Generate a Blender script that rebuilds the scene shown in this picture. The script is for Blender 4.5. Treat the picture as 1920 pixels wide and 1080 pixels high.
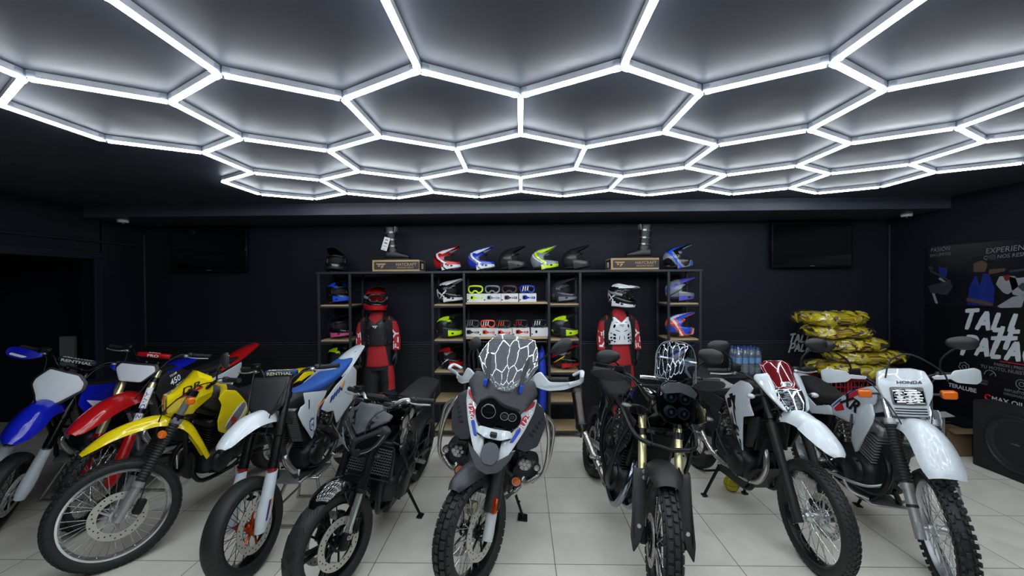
import bpy, math, random
from math import sin, cos, tan, pi, radians, sqrt, atan2
from mathutils import Vector, Matrix
from mathutils.bvhtree import BVHTree

for o in list(bpy.data.objects):
    bpy.data.objects.remove(o, do_unlink=True)
SC = bpy.context.scene
COL = SC.collection
random.seed(7)

# ---------------------------------------------------------------- camera, world, exposure
CAM_H = 1.85
cam_data = bpy.data.cameras.new('camera')
cam_data.sensor_width = 36.0
cam_data.lens = 36.0 * 757.8 / 1920.0
cam_data.clip_start = 0.05
cam = bpy.data.objects.new('camera', cam_data)
COL.objects.link(cam)
yaw, pit, rol = -.0225, -.0086, -.0066
f_ = Vector((sin(yaw)*cos(pit), cos(yaw)*cos(pit), sin(pit)))
r_ = Vector((cos(yaw), -sin(yaw), 0))
u_ = r_.cross(f_)
r2 = cos(rol)*r_ + sin(rol)*u_
u2 = -sin(rol)*r_ + cos(rol)*u_
cam.matrix_world = Matrix(((r2.x, u2.x, -f_.x, 0), (r2.y, u2.y, -f_.y, 0), (r2.z, u2.z, -f_.z, CAM_H), (0, 0, 0, 1)))
SC.camera = cam
SC.view_settings.view_transform = 'Standard'
SC.view_settings.look = 'None'
SC.view_settings.gamma = 1.0
SC.view_settings.use_curve_mapping = False
SC.view_settings.exposure = 0.0
TUBE_POWER = 31.0          # emission of the LED diffusers
world = bpy.data.worlds.new('world')
SC.world = world
world.use_nodes = True
bg = world.node_tree.nodes['Background']
bg.inputs['Color'].default_value = (0.75, 0.85, 1.0, 1)
bg.inputs['Strength'].default_value = 0.10

# ---------------------------------------------------------------- materials
def lin(h):
    h = h.lstrip('#')
    out = []
    for i in (0, 2, 4):
        c = int(h[i:i+2], 16)/255
        out.append(c/12.92 if c <= .04045 else ((c+.055)/1.055)**2.4)
    return (*out, 1)

MATS = {}
def mat(name, hexc, rough=.45, metal=0.0, coat=0.0, var=.12, scale=18, bump=0.0, spec=.5):
    """principled surface whose roughness and tone vary slightly with a noise"""
    if name in MATS: return MATS[name]
    m = bpy.data.materials.new(name); m.use_nodes = True
    nt = m.node_tree; b = nt.nodes['Principled BSDF']
    c = lin(hexc)
    tc = nt.nodes.new('ShaderNodeTexCoord'); nz = nt.nodes.new('ShaderNodeTexNoise')
    nz.inputs['Scale'].default_value = scale; nz.inputs['Detail'].default_value = 4
    nt.links.new(tc.outputs['Object'], nz.inputs['Vector'])
    mr = nt.nodes.new('ShaderNodeMapRange')
    mr.inputs['To Min'].default_value = max(.02, rough*(1-var*2)); mr.inputs['To Max'].default_value = min(1, rough*(1+var*2))
    nt.links.new(nz.outputs['Fac'], mr.inputs['Value']); nt.links.new(mr.outputs['Result'], b.inputs['Roughness'])
    mx = nt.nodes.new('ShaderNodeMix'); mx.data_type = 'RGBA'
    mx.inputs[6].default_value = (*[x*(1-var*.6) for x in c[:3]], 1); mx.inputs[7].default_value = (*[min(1, x*(1+var*.6)) for x in c[:3]], 1)
    nt.links.new(nz.outputs['Fac'], mx.inputs[0]); nt.links.new(mx.outputs[2], b.inputs['Base Color'])
    b.inputs['Metallic'].default_value = metal
    b.inputs['Coat Weight'].default_value = coat; b.inputs['Coat Roughness'].default_value = .008
    b.inputs['Specular IOR Level'].default_value = spec
    if bump:
        bp = nt.nodes.new('ShaderNodeBump'); bp.inputs['Strength'].default_value = bump; bp.inputs['Distance'].default_value = .004
        nt.links.new(nz.outputs['Fac'], bp.inputs['Height']); nt.links.new(bp.outputs['Normal'], b.inputs['Normal'])
    MATS[name] = m
    return m

def clear_mat(name, tint='#ffffff', refl=.12, rough=.04, haze=0):
    """thin clear plastic: transparent film with a glossy coat seen more at grazing angles"""
    if name in MATS: return MATS[name]
    m = bpy.data.materials.new(name); m.use_nodes = True
    nt = m.node_tree; nt.nodes.remove(nt.nodes['Principled BSDF'])
    out = nt.nodes['Material Output']
    tr = nt.nodes.new('ShaderNodeBsdfTransparent'); tr.inputs['Color'].default_value = lin(tint)
    gl = nt.nodes.new('ShaderNodeBsdfGlossy'); gl.inputs['Roughness'].default_value = rough
    lw = nt.nodes.new('ShaderNodeLayerWeight'); lw.inputs['Blend'].default_value = .35
    mr = nt.nodes.new('ShaderNodeMapRange'); mr.inputs['To Min'].default_value = refl*.5; mr.inputs['To Max'].default_value = min(.9, refl*4)
    nt.links.new(lw.outputs['Fresnel'], mr.inputs['Value'])
    nz = nt.nodes.new('ShaderNodeTexNoise'); nz.inputs['Scale'].default_value = 9
    ad = nt.nodes.new('ShaderNodeMath'); ad.operation = 'MULTIPLY_ADD'; ad.inputs[1].default_value = refl*.5
    nt.links.new(nz.outputs['Fac'], ad.inputs[0]); nt.links.new(mr.outputs['Result'], ad.inputs[2])
    mx = nt.nodes.new('ShaderNodeMixShader')
    nt.links.new(ad.outputs[0], mx.inputs[0]); nt.links.new(tr.outputs[0], mx.inputs[1]); nt.links.new(gl.outputs[0], mx.inputs[2])
    if haze:
        df = nt.nodes.new('ShaderNodeBsdfDiffuse'); df.inputs['Color'].default_value = (.7, .73, .76, 1)
        m2 = nt.nodes.new('ShaderNodeMixShader'); m2.inputs[0].default_value = haze
        nt.links.new(mx.outputs[0], m2.inputs[1]); nt.links.new(df.outputs[0], m2.inputs[2]); mx = m2
    nt.links.new(mx.outputs[0], out.inputs['Surface'])
    MATS[name] = m
    return m

RUBBER = mat('tyre rubber', '#17181a', .62, bump=.15, scale=60)
GROOVE = mat('tyre groove', '#060607', .9)
BLACKP = mat('matte black plastic', '#1a1b1e', .5, bump=.1, scale=90)
BLACKG = mat('gloss black paint', '#0b0b0d', .12, coat=.9)
BLACKM = mat('black painted metal', '#131417', .38, metal=.3)
DARKGR = mat('dark grey plastic', '#33353a', .42)
MIDGR = mat('grey plastic', '#6a6d72', .45)
ALU = mat('brushed aluminium', '#c6c8cb', .34, metal=.75)
CASTAL = mat('cast alloy', '#a3a4a6', .42, metal=.6, bump=.1, scale=70)
ENGDK = mat('dark engine casing', '#2a2c30', .4, metal=.6)
CHROME = mat('chrome', '#e0e2e4', .12, metal=.85)
STEEL = mat('stainless steel', '#bdbbb6', .24, metal=.8)
GOLD = mat('gold anodised fork', '#dcd3a4', .24, metal=.7)
WHITEP = mat('gloss white plastic', '#c3cbd1', .32, coat=.8)
WHITEM = mat('satin white plate', '#c6cad2', .4)
YELLOWP = mat('gloss yellow plastic', '#e8cf10', .16, coat=.6)
REDP = mat('gloss red plastic', '#b01418', .18, coat=.6)
BLUEP = mat('gloss blue plastic', '#1420b8', .18, coat=.6)
BLUESEAT = mat('blue seat vinyl', '#24509a', .55, bump=.2, scale=120)
SEATV = mat('black seat vinyl', '#15161a', .6, bump=.2, scale=140)
SEATG = mat('grey seat vinyl', '#8a8b88', .6, bump=.2, scale=140)
ORANGE = mat('amber lens', '#d9660c', .15, coat=.6)
ORANGEM = mat('orange anodised hub', '#b8481c', .3, metal=.7)
REDM = mat('red anodised metal', '#b02030', .3, metal=.6)
REDDEC = mat('red decal', '#b3202c', .3)
BLUEDEC = mat('blue decal', '#2046b8', .3)
NAVYDEC = mat('navy decal', '#1c2a78', .3)
ORDEC = mat('orange decal', '#e08a24', .3)
BLACKDEC = mat('black decal', '#0c0c0e', .35)
GREYDEC = mat('grey decal', '#7d7a86', .35)
WHITEDEC = mat('white decal', '#e8eaee', .35)
LENS = clear_mat('clear lamp glass', '#f2f5f8', .22)
LAMPDK = mat('dark lamp glass', '#0d0e10', .06, coat=1)
REFLECT = mat('lamp reflector', '#eceef0', .38, metal=.7)
SCREEN = clear_mat('clear windscreen', '#d5dade', .07, .008, .10)
SCREENT = clear_mat('tinted windscreen', '#b9c0c8', .06, .008)
SCREENR = mat('dark red screen', '#5e0f16', .07, coat=1)
MESHM = mat('radiator core', '#1c1d20', .5, metal=.6, bump=.6, scale=300)

# ---------------------------------------------------------------- mesh builder
class G:
    def __init__(s): s.v = []; s.f = []; s.fm = []; s.m = 0
    def add(s, vs, fs, m=None):
        o = len(s.v); s.v += [tuple(v) for v in vs]
        s.f += [tuple(i+o for i in f) for f in fs]; s.fm += [s.m if m is None else m]*len(fs)
        return s
    def box(s, c, d, R=None, b=.004, m=None):
        """chamfered box: centre, full size, rotation matrix"""
        h = [x/2 for x in d]; b = min(b, *(x*.45 for x in h))
        vs = []; idx = {}
        for sx in (-1, 1):
            for sy in (-1, 1):
                for sz in (-1, 1):
                    for ax in range(3):
                        p = [sx*(h[0]-b), sy*(h[1]-b), sz*(h[2]-b)]
                        p[ax] = (sx, sy, sz)[ax]*h[ax]
                        idx[(sx, sy, sz, ax)] = len(vs); vs.append(Vector(p))
        fs = []
        for ax in range(3):
            a, c2 = [(1, 2), (2, 0), (0, 1)][ax]
            for sg in (-1, 1):
                q = []
                for sa, sb in ((-1, -1), (1, -1), (1, 1), (-1, 1)):
                    k = [0, 0, 0]; k[ax] = sg; k[a] = sa; k[c2] = sb
                    q.append(idx[(*k, ax)])
                fs.append(q if sg > 0 else q[::-1])
            for sa in (-1, 1):
                for sb in (-1, 1):
                    k0 = [0, 0, 0]; k0[ax] = -1; k0[a] = sa; k0[c2] = sb
                    k1 = list(k0); k1[ax] = 1
                    q = [idx[(*k0, a)], idx[(*k1, a)], idx[(*k1, c2)], idx[(*k0, c2)]]
                    fs.append(q if sa*sb < 0 else q[::-1])
        for sx in (-1, 1):
            for sy in (-1, 1):
                for sz in (-1, 1):
                    q = [idx[(sx, sy, sz, i)] for i in range(3)]
                    fs.append(q if sx*sy*sz > 0 else q[::-1])
        if R is not None: vs = [R @ v for v in vs]
        C = Vector(c)
        return s.add([v+C for v in vs], fs, m)
    def tube(s, path, r, n=10, closed=False, m=None, flat=1.0):
        P = [Vector(p) for p in path]; N = len(P)
        R = list(r) if hasattr(r, '__len__') else [r]*N
        vs = []; fs = []
        up = None
        for i in range(N):
            if closed: t = P[(i+1) % N]-P[i-1]
            else: t = P[min(i+1, N-1)]-P[max(i-1, 0)]
            if t.length < 1e-9: t = Vector((0, 0, 1))
            t.normalize()
            if up is None:
                up = Vector((0, 0, 1)) if abs(t.z) < .9 else Vector((0, 1, 0))
            a = up-t*up.dot(t)
            if a.length < 1e-6: a = t.orthogonal()
            a.normalize(); up = a; b = t.cross(a)
            for k in range(n):
                an = 2*pi*k/n
                vs.append(P[i]+a*(cos(an)*R[i])+b*(sin(an)*R[i]*flat))
        L = N if closed else N-1
        for i in range(L):
            j = (i+1) % N
            for k in range(n):
                k2 = (k+1) % n
                fs.append((i*n+k, i*n+k2, j*n+k2, j*n+k))
        if not closed:
            fs.append(tuple(range(n))[::-1]); fs.append(tuple((N-1)*n+k for k in range(n)))
        return s.add(vs, fs, m)
    def cyl(s, p0, p1, r0, r1=None, n=20, m=None, b=0):
        p0, p1 = Vector(p0), Vector(p1); r1 = r0 if r1 is None else r1
        if b:
            d = (p1-p0).normalized()*b
            return s.tube([p0, p0+d, p1-d, p1], [r0-b, r0, r1, r1-b], n, m=m)
        return s.tube([p0, p1], [r0, r1], n, m=m)
    def lathe(s, prof, c=(0, 0, 0), ax='y', n=48, m=None, closed=False):
        """profile of (radius, along-axis); closed joins last to first"""
        C = Vector(c); vs = []; fs = []; K = len(prof)
        for i in range(n):
            a = 2*pi*i/n
            for r, h in prof:
                p = {'y': (r*cos(a), h, r*sin(a)), 'z': (r*cos(a), r*sin(a), h), 'x': (h, r*cos(a), r*sin(a))}[ax]
                vs.append(C+Vector(p))
        for i in range(n):
            j = (i+1) % n
            for k in range(K if closed else K-1):
                k2 = (k+1) % K
                fs.append((i*K+k, j*K+k, j*K+k2, i*K+k2))
        return s.add(vs, fs, m)
    def loft(s, rings, cap=True, m=None, closed=True):
        n = len(rings[0]); vs = [v for r in rings for v in r]; fs = []
        for i in range(len(rings)-1):
            for k in range(n if closed else n-1):
                k2 = (k+1) % n
                fs.append((i*n+k, i*n+k2, (i+1)*n+k2, (i+1)*n+k))
        if cap and closed:
            fs.append(tuple(range(n))[::-1]); fs.append(tuple((len(rings)-1)*n+k for k in range(n)))
        return s.add(vs, fs, m)
    def shell(s, rows, t, m=None):
        """open sheet of rows of points given thickness t along its normals"""
        A = [[Vector(p) for p in r] for r in rows]; nu, nv = len(A), len(A[0])
        B = []
        for i in range(nu):
            rr = []
            for j in range(nv):
                du = A[min(i+1, nu-1)][j]-A[max(i-1, 0)][j]; dv = A[i][min(j+1, nv-1)]-A[i][max(j-1, 0)]
                n_ = du.cross(dv)
                if n_.length < 1e-12: n_ = Vector((0, 0, 1))
                rr.append(A[i][j]-n_.normalized()*t)
            B.append(rr)
        vs = [p for r in A for p in r]+[p for r in B for p in r]; o = nu*nv; fs = []
        for i in range(nu-1):
            for j in range(nv-1):
                a, b, c, d = i*nv+j, i*nv+j+1, (i+1)*nv+j+1, (i+1)*nv+j
                fs.append((a, d, c, b)); fs.append((a+o, b+o, c+o, d+o))
        for i in range(nu-1):
            for j, fl in ((0, 0), (nv-1, 1)):
                a, d = i*nv+j, (i+1)*nv+j
                fs.append((a, a+o, d+o, d) if not fl else (a, d, d+o, a+o))
        for j in range(nv-1):
            for i, fl in ((0, 1), (nu-1, 0)):
                a, d = i*nv+j, i*nv+j+1
                fs.append((a, a+o, d+o, d) if not fl else (a, d, d+o, a+o))
        return s.add(vs, fs, m)
    def plate(s, poly, S, nrm, t=.004, sm=0, lip=.3, m=None, c=None):
        """panel with outline poly in (u,v) laid on surface S(u,v), thickness t against direction nrm"""
        P = crc(poly, sm) if sm else dens(poly, 2)
        n = len(P); N = Vector(nrm).normalized()
        cu, cv = c or (sum(p[0] for p in P)/n, sum(p[1] for p in P)/n)
        vs = []; fs = []
        rings = [(1, -t), (1, -t*lip), (.965, 0), (.8, 0), (.55, 0), (.28, 0)]
        for k, off in rings:
            for (u, v) in P:
                vs.append(Vector(S(cu+(u-cu)*k, cv+(v-cv)*k))+N*off)
        L = len(rings); vs.append(Vector(S(cu, cv)))
        for i in range(L-1):
            for k in range(n):
                k2 = (k+1) % n
                fs.append((i*n+k, i*n+k2, (i+1)*n+k2, (i+1)*n+k))
        for k in range(n): fs.append(((L-1)*n+k, (L-1)*n+(k+1) % n, L*n))
        o = len(vs)
        for k in (.97, .6, .25):
            for (u, v) in P: vs.append(Vector(S(cu+(u-cu)*k, cv+(v-cv)*k))-N*t)
        vs.append(Vector(S(cu, cv))-N*t)
        for k in range(n):
            k2 = (k+1) % n
            fs.append((k2, k, o+k, o+k2))
            for q in range(2): fs.append((o+q*n+k2, o+q*n+k, o+(q+1)*n+k, o+(q+1)*n+k2))
            fs.append((o+2*n+k2, o+2*n+k, o+3*n))
        return s.add(vs, fs, m)
    def ball(s, c, r, nu=16, nv=10, m=None):
        rx, ry, rz = r if hasattr(r, '__len__') else (r, r, r); c = Vector(c); rings = []
        for i in range(1, nv):
            e = -pi/2+pi*i/nv
            rings.append([c+Vector((rx*cos(e)*cos(2*pi*k/nu), ry*cos(e)*sin(2*pi*k/nu), rz*sin(e))) for k in range(nu)])
        return s.loft(rings, True, m)
    def merge(s, o, M=None, m=None):
        return s.add([(M @ Vector(v)) if M else v for v in o.v], o.f, m)

def crc(P, k=6):
    """closed Catmull-Rom"""
    n = len(P); out = []
    for i in range(n):
        p0, p1, p2, p3 = P[i-1], P[i], P[(i+1) % n], P[(i+2) % n]
        for j in range(k):
            t = j/k
            out.append(tuple(.5*(2*b+(c-a)*t+(2*a-5*b+4*c-d)*t*t+(3*b-a-3*c+d)*t**3) for a, b, c, d in zip(p0, p1, p2, p3)))
    return out
def cr(P, k=6):
    """open Catmull-Rom through tuples of any length"""
    n = len(P); out = []
    for i in range(n-1):
        p0, p1, p2, p3 = P[max(i-1, 0)], P[i], P[i+1], P[min(i+2, n-1)]
        for j in range(k):
            t = j/k
            out.append(tuple(.5*(2*b+(c-a)*t+(2*a-5*b+4*c-d)*t*t+(3*b-a-3*c+d)*t**3) for a, b, c, d in zip(p0, p1, p2, p3)))
    out.append(tuple(P[-1]))
    return out
def dens(P, k=2):
    """straight-edged outline with slightly rounded corners"""
    n = len(P); out = []
    for i in range(n):
        a, b, c = P[i-1], P[i], P[(i+1) % n]
        l0 = sqrt(sum((x-y)**2 for x, y in zip(a, b))); l1 = sqrt(sum((x-y)**2 for x, y in zip(c, b)))
        d0 = min(.012, l0*.3)/max(l0, 1e-6); d1 = min(.012, l1*.3)/max(l1, 1e-6)
        q0 = tuple(y+(x-y)*d0 for x, y in zip(a, b)); q1 = tuple(y+(x-y)*d1 for x, y in zip(c, b))
        md = tuple((x+2*y+z)/4 for x, y, z in zip(q0, b, q1))
        out += [q0, md, q1]
        out.append(tuple((x+y)/2 for x, y in zip(b, c)))
    return out
def side(y0, sg=1, ax=0, az=0, xc=0, zc=0, bul=0, rx=.3, rz=.3):
    """panel surface on the flank: (x,z) -> point"""
    def S(x, z): return (x, sg*(y0+ax*(x-xc)+az*(z-zc)+bul*(1-((x-xc)/rx)**2-((z-zc)/rz)**2)), z)
    return S
def front(x0, tilt=0, zc=0, cy=0, cz=0):
    """surface facing forward: (y,z) -> point"""
    def S(y, z): return (x0-tilt*(z-zc)-cy*y*y-cz*(z-zc)**2, y, z)
    return S
def sell(w, h, n=2.4, k=24, hb=None):
    """superellipse ring offsets (y,z)"""
    out = []
    for i in range(k):
        a = 2*pi*i/k; c, s_ = cos(a), sin(a)
        hh = h if s_ >= 0 else (hb if hb is not None else h)
        out.append((w*math.copysign(abs(c)**(2/n), c), hh*math.copysign(abs(s_)**(2/n), s_)))
    return out
def body(g, st, k=24, sub=4, m=None):
    """lengthwise body from stations (x, z, half width, height above, height below, squareness)"""
    S = cr([tuple(map(float, a)) for a in st], sub); rings = []
    for x, z, w, ht, hb, n in S:
        rings.append([(x, a, z+b) for a, b in sell(max(w, .002), max(ht, .002), max(n, 1.2), k, max(hb, .002))])
    return g.loft(rings, True, m)
def fender(g, st, t=.004, sub=12, nv=27, m=None):
    """mudguard: stations (x, z, half width, edge drop, crown)"""
    S = cr([tuple(map(float, a)) for a in st], sub); rows = []
    for i, (x, z, w, d, c) in enumerate(S):
        a, b = S[max(i-1, 0)], S[min(i+1, len(S)-1)]
        tx, tz = b[0]-a[0], b[1]-a[1]; L = sqrt(tx*tx+tz*tz) or 1
        nx, nz = -tz/L, tx/L
        if nz < 0 and abs(nz) > .3: nx, nz = -nx, -nz
        row = []
        for j in range(nv):
            q = -1+2*j/(nv-1)
            o = c*(1-q*q)-d*abs(q)**3
            row.append((x+nx*o, w*q, z+nz*o))
        rows.append(row)
    return g.shell(rows, t, m)

def build(name, g, mats, parent=None, T=None, ang=38, label=None, loc=None, rot=None):
    me = bpy.data.meshes.new(name)
    vs = [tuple(T @ Vector(v)) for v in g.v] if T is not None else g.v
    me.from_pydata(vs, [], g.f)
    if not isinstance(mats, (list, tuple)): mats = [mats]
    for m in mats: me.materials.append(m)
    if len(mats) > 1: me.polygons.foreach_set('material_index', g.fm)
    me.polygons.foreach_set('use_smooth', [True]*len(me.polygons))
    me.update()
    me.set_sharp_from_angle(angle=radians(ang))
    o = bpy.data.objects.new(name, me); COL.objects.link(o)
    if parent: o.parent = parent
    if loc: o.location = loc
    if rot: o.rotation_euler = rot
    if label: o['label'] = label
    return o
def tag(o, label, cat, group=None, kind=None):
    o['label'] = label; o['category'] = cat
    if group: o['group'] = group
    if kind: o['kind'] = kind
    return o
def empty(name, loc, rot=(0, 0, 0), label=None, cat=None, group=None):
    o = bpy.data.objects.new(name, None); COL.objects.link(o)
    o.location = loc; o.rotation_euler = rot; o.empty_display_size = .1
    if label: tag(o, label, cat, group)
    return o
def struct(name, g, mats, **k):
    o = build(name, g, mats, **k); o['kind'] = 'structure'; return o

_txt = {}
def text_raw(s, bold=.0, shear=0.0, space=1.0):
    key = (s, bold, shear, space)
    if key not in _txt:
        cu = bpy.data.curves.new('lettering', 'FONT'); cu.body = s; cu.size = 1
        cu.align_x = 'CENTER'; cu.align_y = 'CENTER'; cu.offset = bold; cu.shear = shear; cu.space_character = space
        cu.resolution_u = 3
        ob = bpy.data.objects.new('lettering', cu); COL.objects.link(ob)
        dg = bpy.context.evaluated_depsgraph_get(); dg.update()
        me = ob.evaluated_get(dg).to_mesh()
        vs = [(v.co.x, v.co.y) for v in me.vertices]; fs = [tuple(p.vertices) for p in me.polygons]
        ob.evaluated_get(dg).to_mesh_clear()
        bpy.data.objects.remove(ob); bpy.data.curves.remove(cu)
        _txt[key] = (vs, fs)
    return _txt[key]
def lettering(g, s, size, S, uv, nrm, dirx=1, ang=0, bold=.02, shear=0, off=.0015, sx=1.0, m=None, space=1.0):
    """lay lettering on surface S; dirx=-1 where the surface's u runs right to left for the reader"""
    vs, fs = text_raw(s, bold, shear, space); N = Vector(nrm).normalized(); out = []
    for a, b in vs:
        a *= size*sx; b *= size
        x = a*cos(ang)-b*sin(ang); y = a*sin(ang)+b*cos(ang)
        out.append(Vector(S(uv[0]+dirx*x, uv[1]+y))+N*off)
    return g.add(out, fs, m)

# ---------------------------------------------------------------- room
def tile_mat():
    m = bpy.data.materials.new('floor tile'); m.use_nodes = True; nt = m.node_tree; b = nt.nodes['Principled BSDF']
    geo = nt.nodes.new('ShaderNodeNewGeometry'); sp = nt.nodes.new('ShaderNodeSeparateXYZ'); nt.links.new(geo.outputs['Position'], sp.inputs[0])
    def M(op, a, c=None):
        n = nt.nodes.new('ShaderNodeMath'); n.operation = op
        for i, x in enumerate((a, c)):
            if x is None: continue
            if isinstance(x, (int, float)): n.inputs[i].default_value = x
            else: nt.links.new(x, n.inputs[i])
        return n.outputs[0]
    def grout(ax, off):
        q = M('DIVIDE', M('SUBTRACT', sp.outputs[ax], off), .6)
        fr = M('FRACT', q)
        return M('LESS_THAN', M('MINIMUM', fr, M('SUBTRACT', 1.0, fr)), .0042), M('FLOOR', q)
    gx, ix = grout(0, .213); gy, iy = grout(1, 2.66)
    g = M('MAXIMUM', gx, gy)
    cell = nt.nodes.new('ShaderNodeCombineXYZ'); nt.links.new(ix, cell.inputs[0]); nt.links.new(iy, cell.inputs[1])
    wn = nt.nodes.new('ShaderNodeTexWhiteNoise'); nt.links.new(cell.outputs[0], wn.inputs['Vector'])
    av = nt.nodes.new('ShaderNodeVectorMath'); av.operation = 'MULTIPLY_ADD'; av.inputs[1].default_value = (9, 9, 9)
    nt.links.new(wn.outputs['Color'], av.inputs[0]); nt.links.new(geo.outputs['Position'], av.inputs[2])
    nz = nt.nodes.new('ShaderNodeTexNoise'); nz.inputs['Scale'].default_value = 2.6; nz.inputs['Detail'].default_value = 7; nz.inputs['Distortion'].default_value = 1.2
    nt.links.new(av.outputs[0], nz.inputs['Vector'])
    rp = nt.nodes.new('ShaderNodeValToRGB')
    for e, (p, c) in zip(rp.color_ramp.elements, ((.35, '#d9d4c8'), (.62, '#e6e1d6'))): e.position = p; e.color = lin(c)
    nt.links.new(nz.outputs['Fac'], rp.inputs[0])
    mx = nt.nodes.new('ShaderNodeMix'); mx.data_type = 'RGBA'; mx.inputs[7].default_value = lin('#5a5955')
    nt.links.new(g, mx.inputs[0]); nt.links.new(rp.outputs[0], mx.inputs[6]); nt.links.new(mx.outputs[2], b.inputs['Base Color'])
    b.inputs['Roughness'].default_value = .42
    return m
FLOORM = tile_mat()
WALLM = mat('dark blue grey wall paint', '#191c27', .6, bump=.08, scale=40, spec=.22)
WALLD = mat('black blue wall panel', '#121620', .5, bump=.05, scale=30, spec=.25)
def ceiling_mat():
    m = mat('charcoal ceiling paint', '#343845', .5, var=.18, scale=3.0, bump=.0); nt = m.node_tree; b = nt.nodes['Principled BSDF']
    geo = nt.nodes.new('ShaderNodeNewGeometry'); mp = nt.nodes.new('ShaderNodeMapping'); mp.inputs['Scale'].default_value = (1.0, 2.6, 1.0); mp.inputs['Rotation'].default_value = (0, 0, .35)
    nz = nt.nodes.new('ShaderNodeTexNoise'); nz.inputs['Scale'].default_value = 1.6; nz.inputs['Detail'].default_value = 9; nz.inputs['Roughness'].default_value = .68; nz.inputs['Distortion'].default_value = 1.6
    nt.links.new(geo.outputs['Position'], mp.inputs['Vector']); nt.links.new(mp.outputs['Vector'], nz.inputs['Vector'])
    bp = nt.nodes.new('ShaderNodeBump'); bp.inputs['Strength'].default_value = .10; bp.inputs['Distance'].default_value = .012
    nt.links.new(nz.outputs['Fac'], bp.inputs['Height']); nt.links.new(bp.outputs['Normal'], b.inputs['Normal'])
    return m
CEILM = ceiling_mat()
SLATM = mat('dark slat panel', '#12141b', .6)
RAILM = mat('dark aluminium rail', '#6f7480', .3, metal=.7)

XL, XR_, YB = -5.09, 4.78, 5.39
ZC, ZB, YBEAM = 2.80, 2.662, 4.60
g = G(); g.box(((XL-3+XR_+.3)/2, 1.6, -.05), (XR_+.3-XL+3.2, 8.6, .1), b=0.001); struct('floor', g, FLOORM)
g = G(); g.box(((XL-.3+XR_+.3)/2, 1.6, ZC+.05), (XR_-XL+.6, 8.6, .1), b=.001); struct('ceiling', g, CEILM)
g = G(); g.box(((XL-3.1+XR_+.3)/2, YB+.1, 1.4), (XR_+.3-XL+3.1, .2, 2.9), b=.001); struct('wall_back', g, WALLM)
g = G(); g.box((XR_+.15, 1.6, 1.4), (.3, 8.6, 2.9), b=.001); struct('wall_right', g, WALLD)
# left wall: pier beside the back wall, lintel over a wide opening, front pier
g = G()
g.box((XL-.12, 5.09, 1.4), (.24, .62, 2.9), b=.001)
g.box((XL-.12, 2.6, 2.5), (.24, 4.4, .62), b=.001)
g.box((XL-.12, -1.2, 1.4), (.24, 3.2, 2.9), b=.001)
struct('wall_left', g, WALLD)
g = G()   # casing round the opening
g.box((XL+.012, 4.74, 1.1), (.03, .09, 2.2), b=.004); g.box((XL+.012, 2.6, 2.23), (.03, 4.36, .09), b=.004)
g.box((XL+.012, 2.6, 2.40), (.03, 5.4, .03), b=.004)
struct('trim_1', g, WALLM)
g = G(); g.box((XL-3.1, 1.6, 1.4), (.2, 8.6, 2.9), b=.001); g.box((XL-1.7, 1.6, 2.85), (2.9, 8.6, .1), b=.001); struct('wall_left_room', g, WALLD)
g = G(); g.box(((XL+XR_)/2, -2.75, 1.4), (XR_-XL+.6, .1, 2.9), b=.001); struct('wall_front', g, WALLM)
g = G(); g.box(((XL+XR_)/2, (YBEAM+YB)/2, (ZC+ZB)/2), (XR_-XL-.002, YB-YBEAM-.002, ZC-ZB-.001), b=.002); struct('trim_2', g, CEILM)
# lower slatted wainscot with an aluminium rail on top
g = G()
for k in range(26): g.box(((XL+XR_)/2, YB-.008, .03+.04*k), (XR_-XL-.01, .012, .0385), b=.0015)
struct('trim_3', g, SLATM)
g = G(); g.box(((XL+XR_)/2, YB-.012, 1.06), (XR_-XL-.01, .022, .010), b=.002); g.box(((XL+XR_)/2, YB-.012, 1.085), (XR_-XL-.01, .022, .008), b=.002); struct('trim_4', g, RAILM)
g = G(); g.box((XL+.006, YB-.04, 1.8), (.012, .02, 1.5), b=.002); g.box((XR_-.006, YB-.04, 1.8), (.012, .02, 1.6), b=.002); struct('trim_5', g, mat('dark corner bead', '#2c2f37', .5))

# ---------------------------------------------------------------- hexagonal LED light rig
def emit_mat():
    m = bpy.data.materials.new('lit LED diffuser'); m.use_nodes = True; nt = m.node_tree
    b = nt.nodes['Principled BSDF']; b.inputs['Base Color'].default_value = (.9, .92, .95, 1)
    b.inputs['Emission Color'].default_value = (.88, .95, 1.0, 1); b.inputs['Emission Strength'].default_value = TUBE_POWER
    return m
LEDM = emit_mat()
HOUSM = mat('tube housing', '#b9bcc4', .45)
CONNM = clear_mat('clear connector plastic', '#eef2f6', .2)
CAPM = mat('frosted connector core', '#c9d0da', .3)
def lat(i, y): return Vector(((i*.8660254+.0056)*.5, (y+3.4419)*.5, 0))
edges = {}; verts = {}
for r in range(-3, 3):
    par = (0 if r % 2 else 1)
    for ic in (range(-5, 8, 2) if par else range(-4, 9, 2)):
        V = [(ic-1, 1.5*r+.5), (ic, 1.5*r), (ic+1, 1.5*r+.5), (ic+1, 1.5*r+1.5), (ic, 1.5*r+2), (ic-1, 1.5*r+1.5)]
        for a in range(6):
            p, q = V[a], V[(a+1) % 6]
            edges[tuple(sorted((p, q)))] = 1
            verts.setdefault(p, set()).add(q); verts.setdefault(q, set()).add(p)
rig = empty('hexagonal_led_light', (0, 2.5, ZC), label='honeycomb of lit white LED tubes fixed under the dark ceiling', cat='ceiling light')
ZT = 2.7537
OFF = Vector((0, 2.5, ZC))
HS = [(-.0125, .0), (-.0125, .029), (.0125, .029), (.0125, .0)]
DS = [(-.0125, 0), (-.0132, -.005), (-.011, -.0105), (-.0055, -.0142), (0, -.015), (.0055, -.0142), (.011, -.0105), (.0132, -.005), (.0125, 0)]
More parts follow.
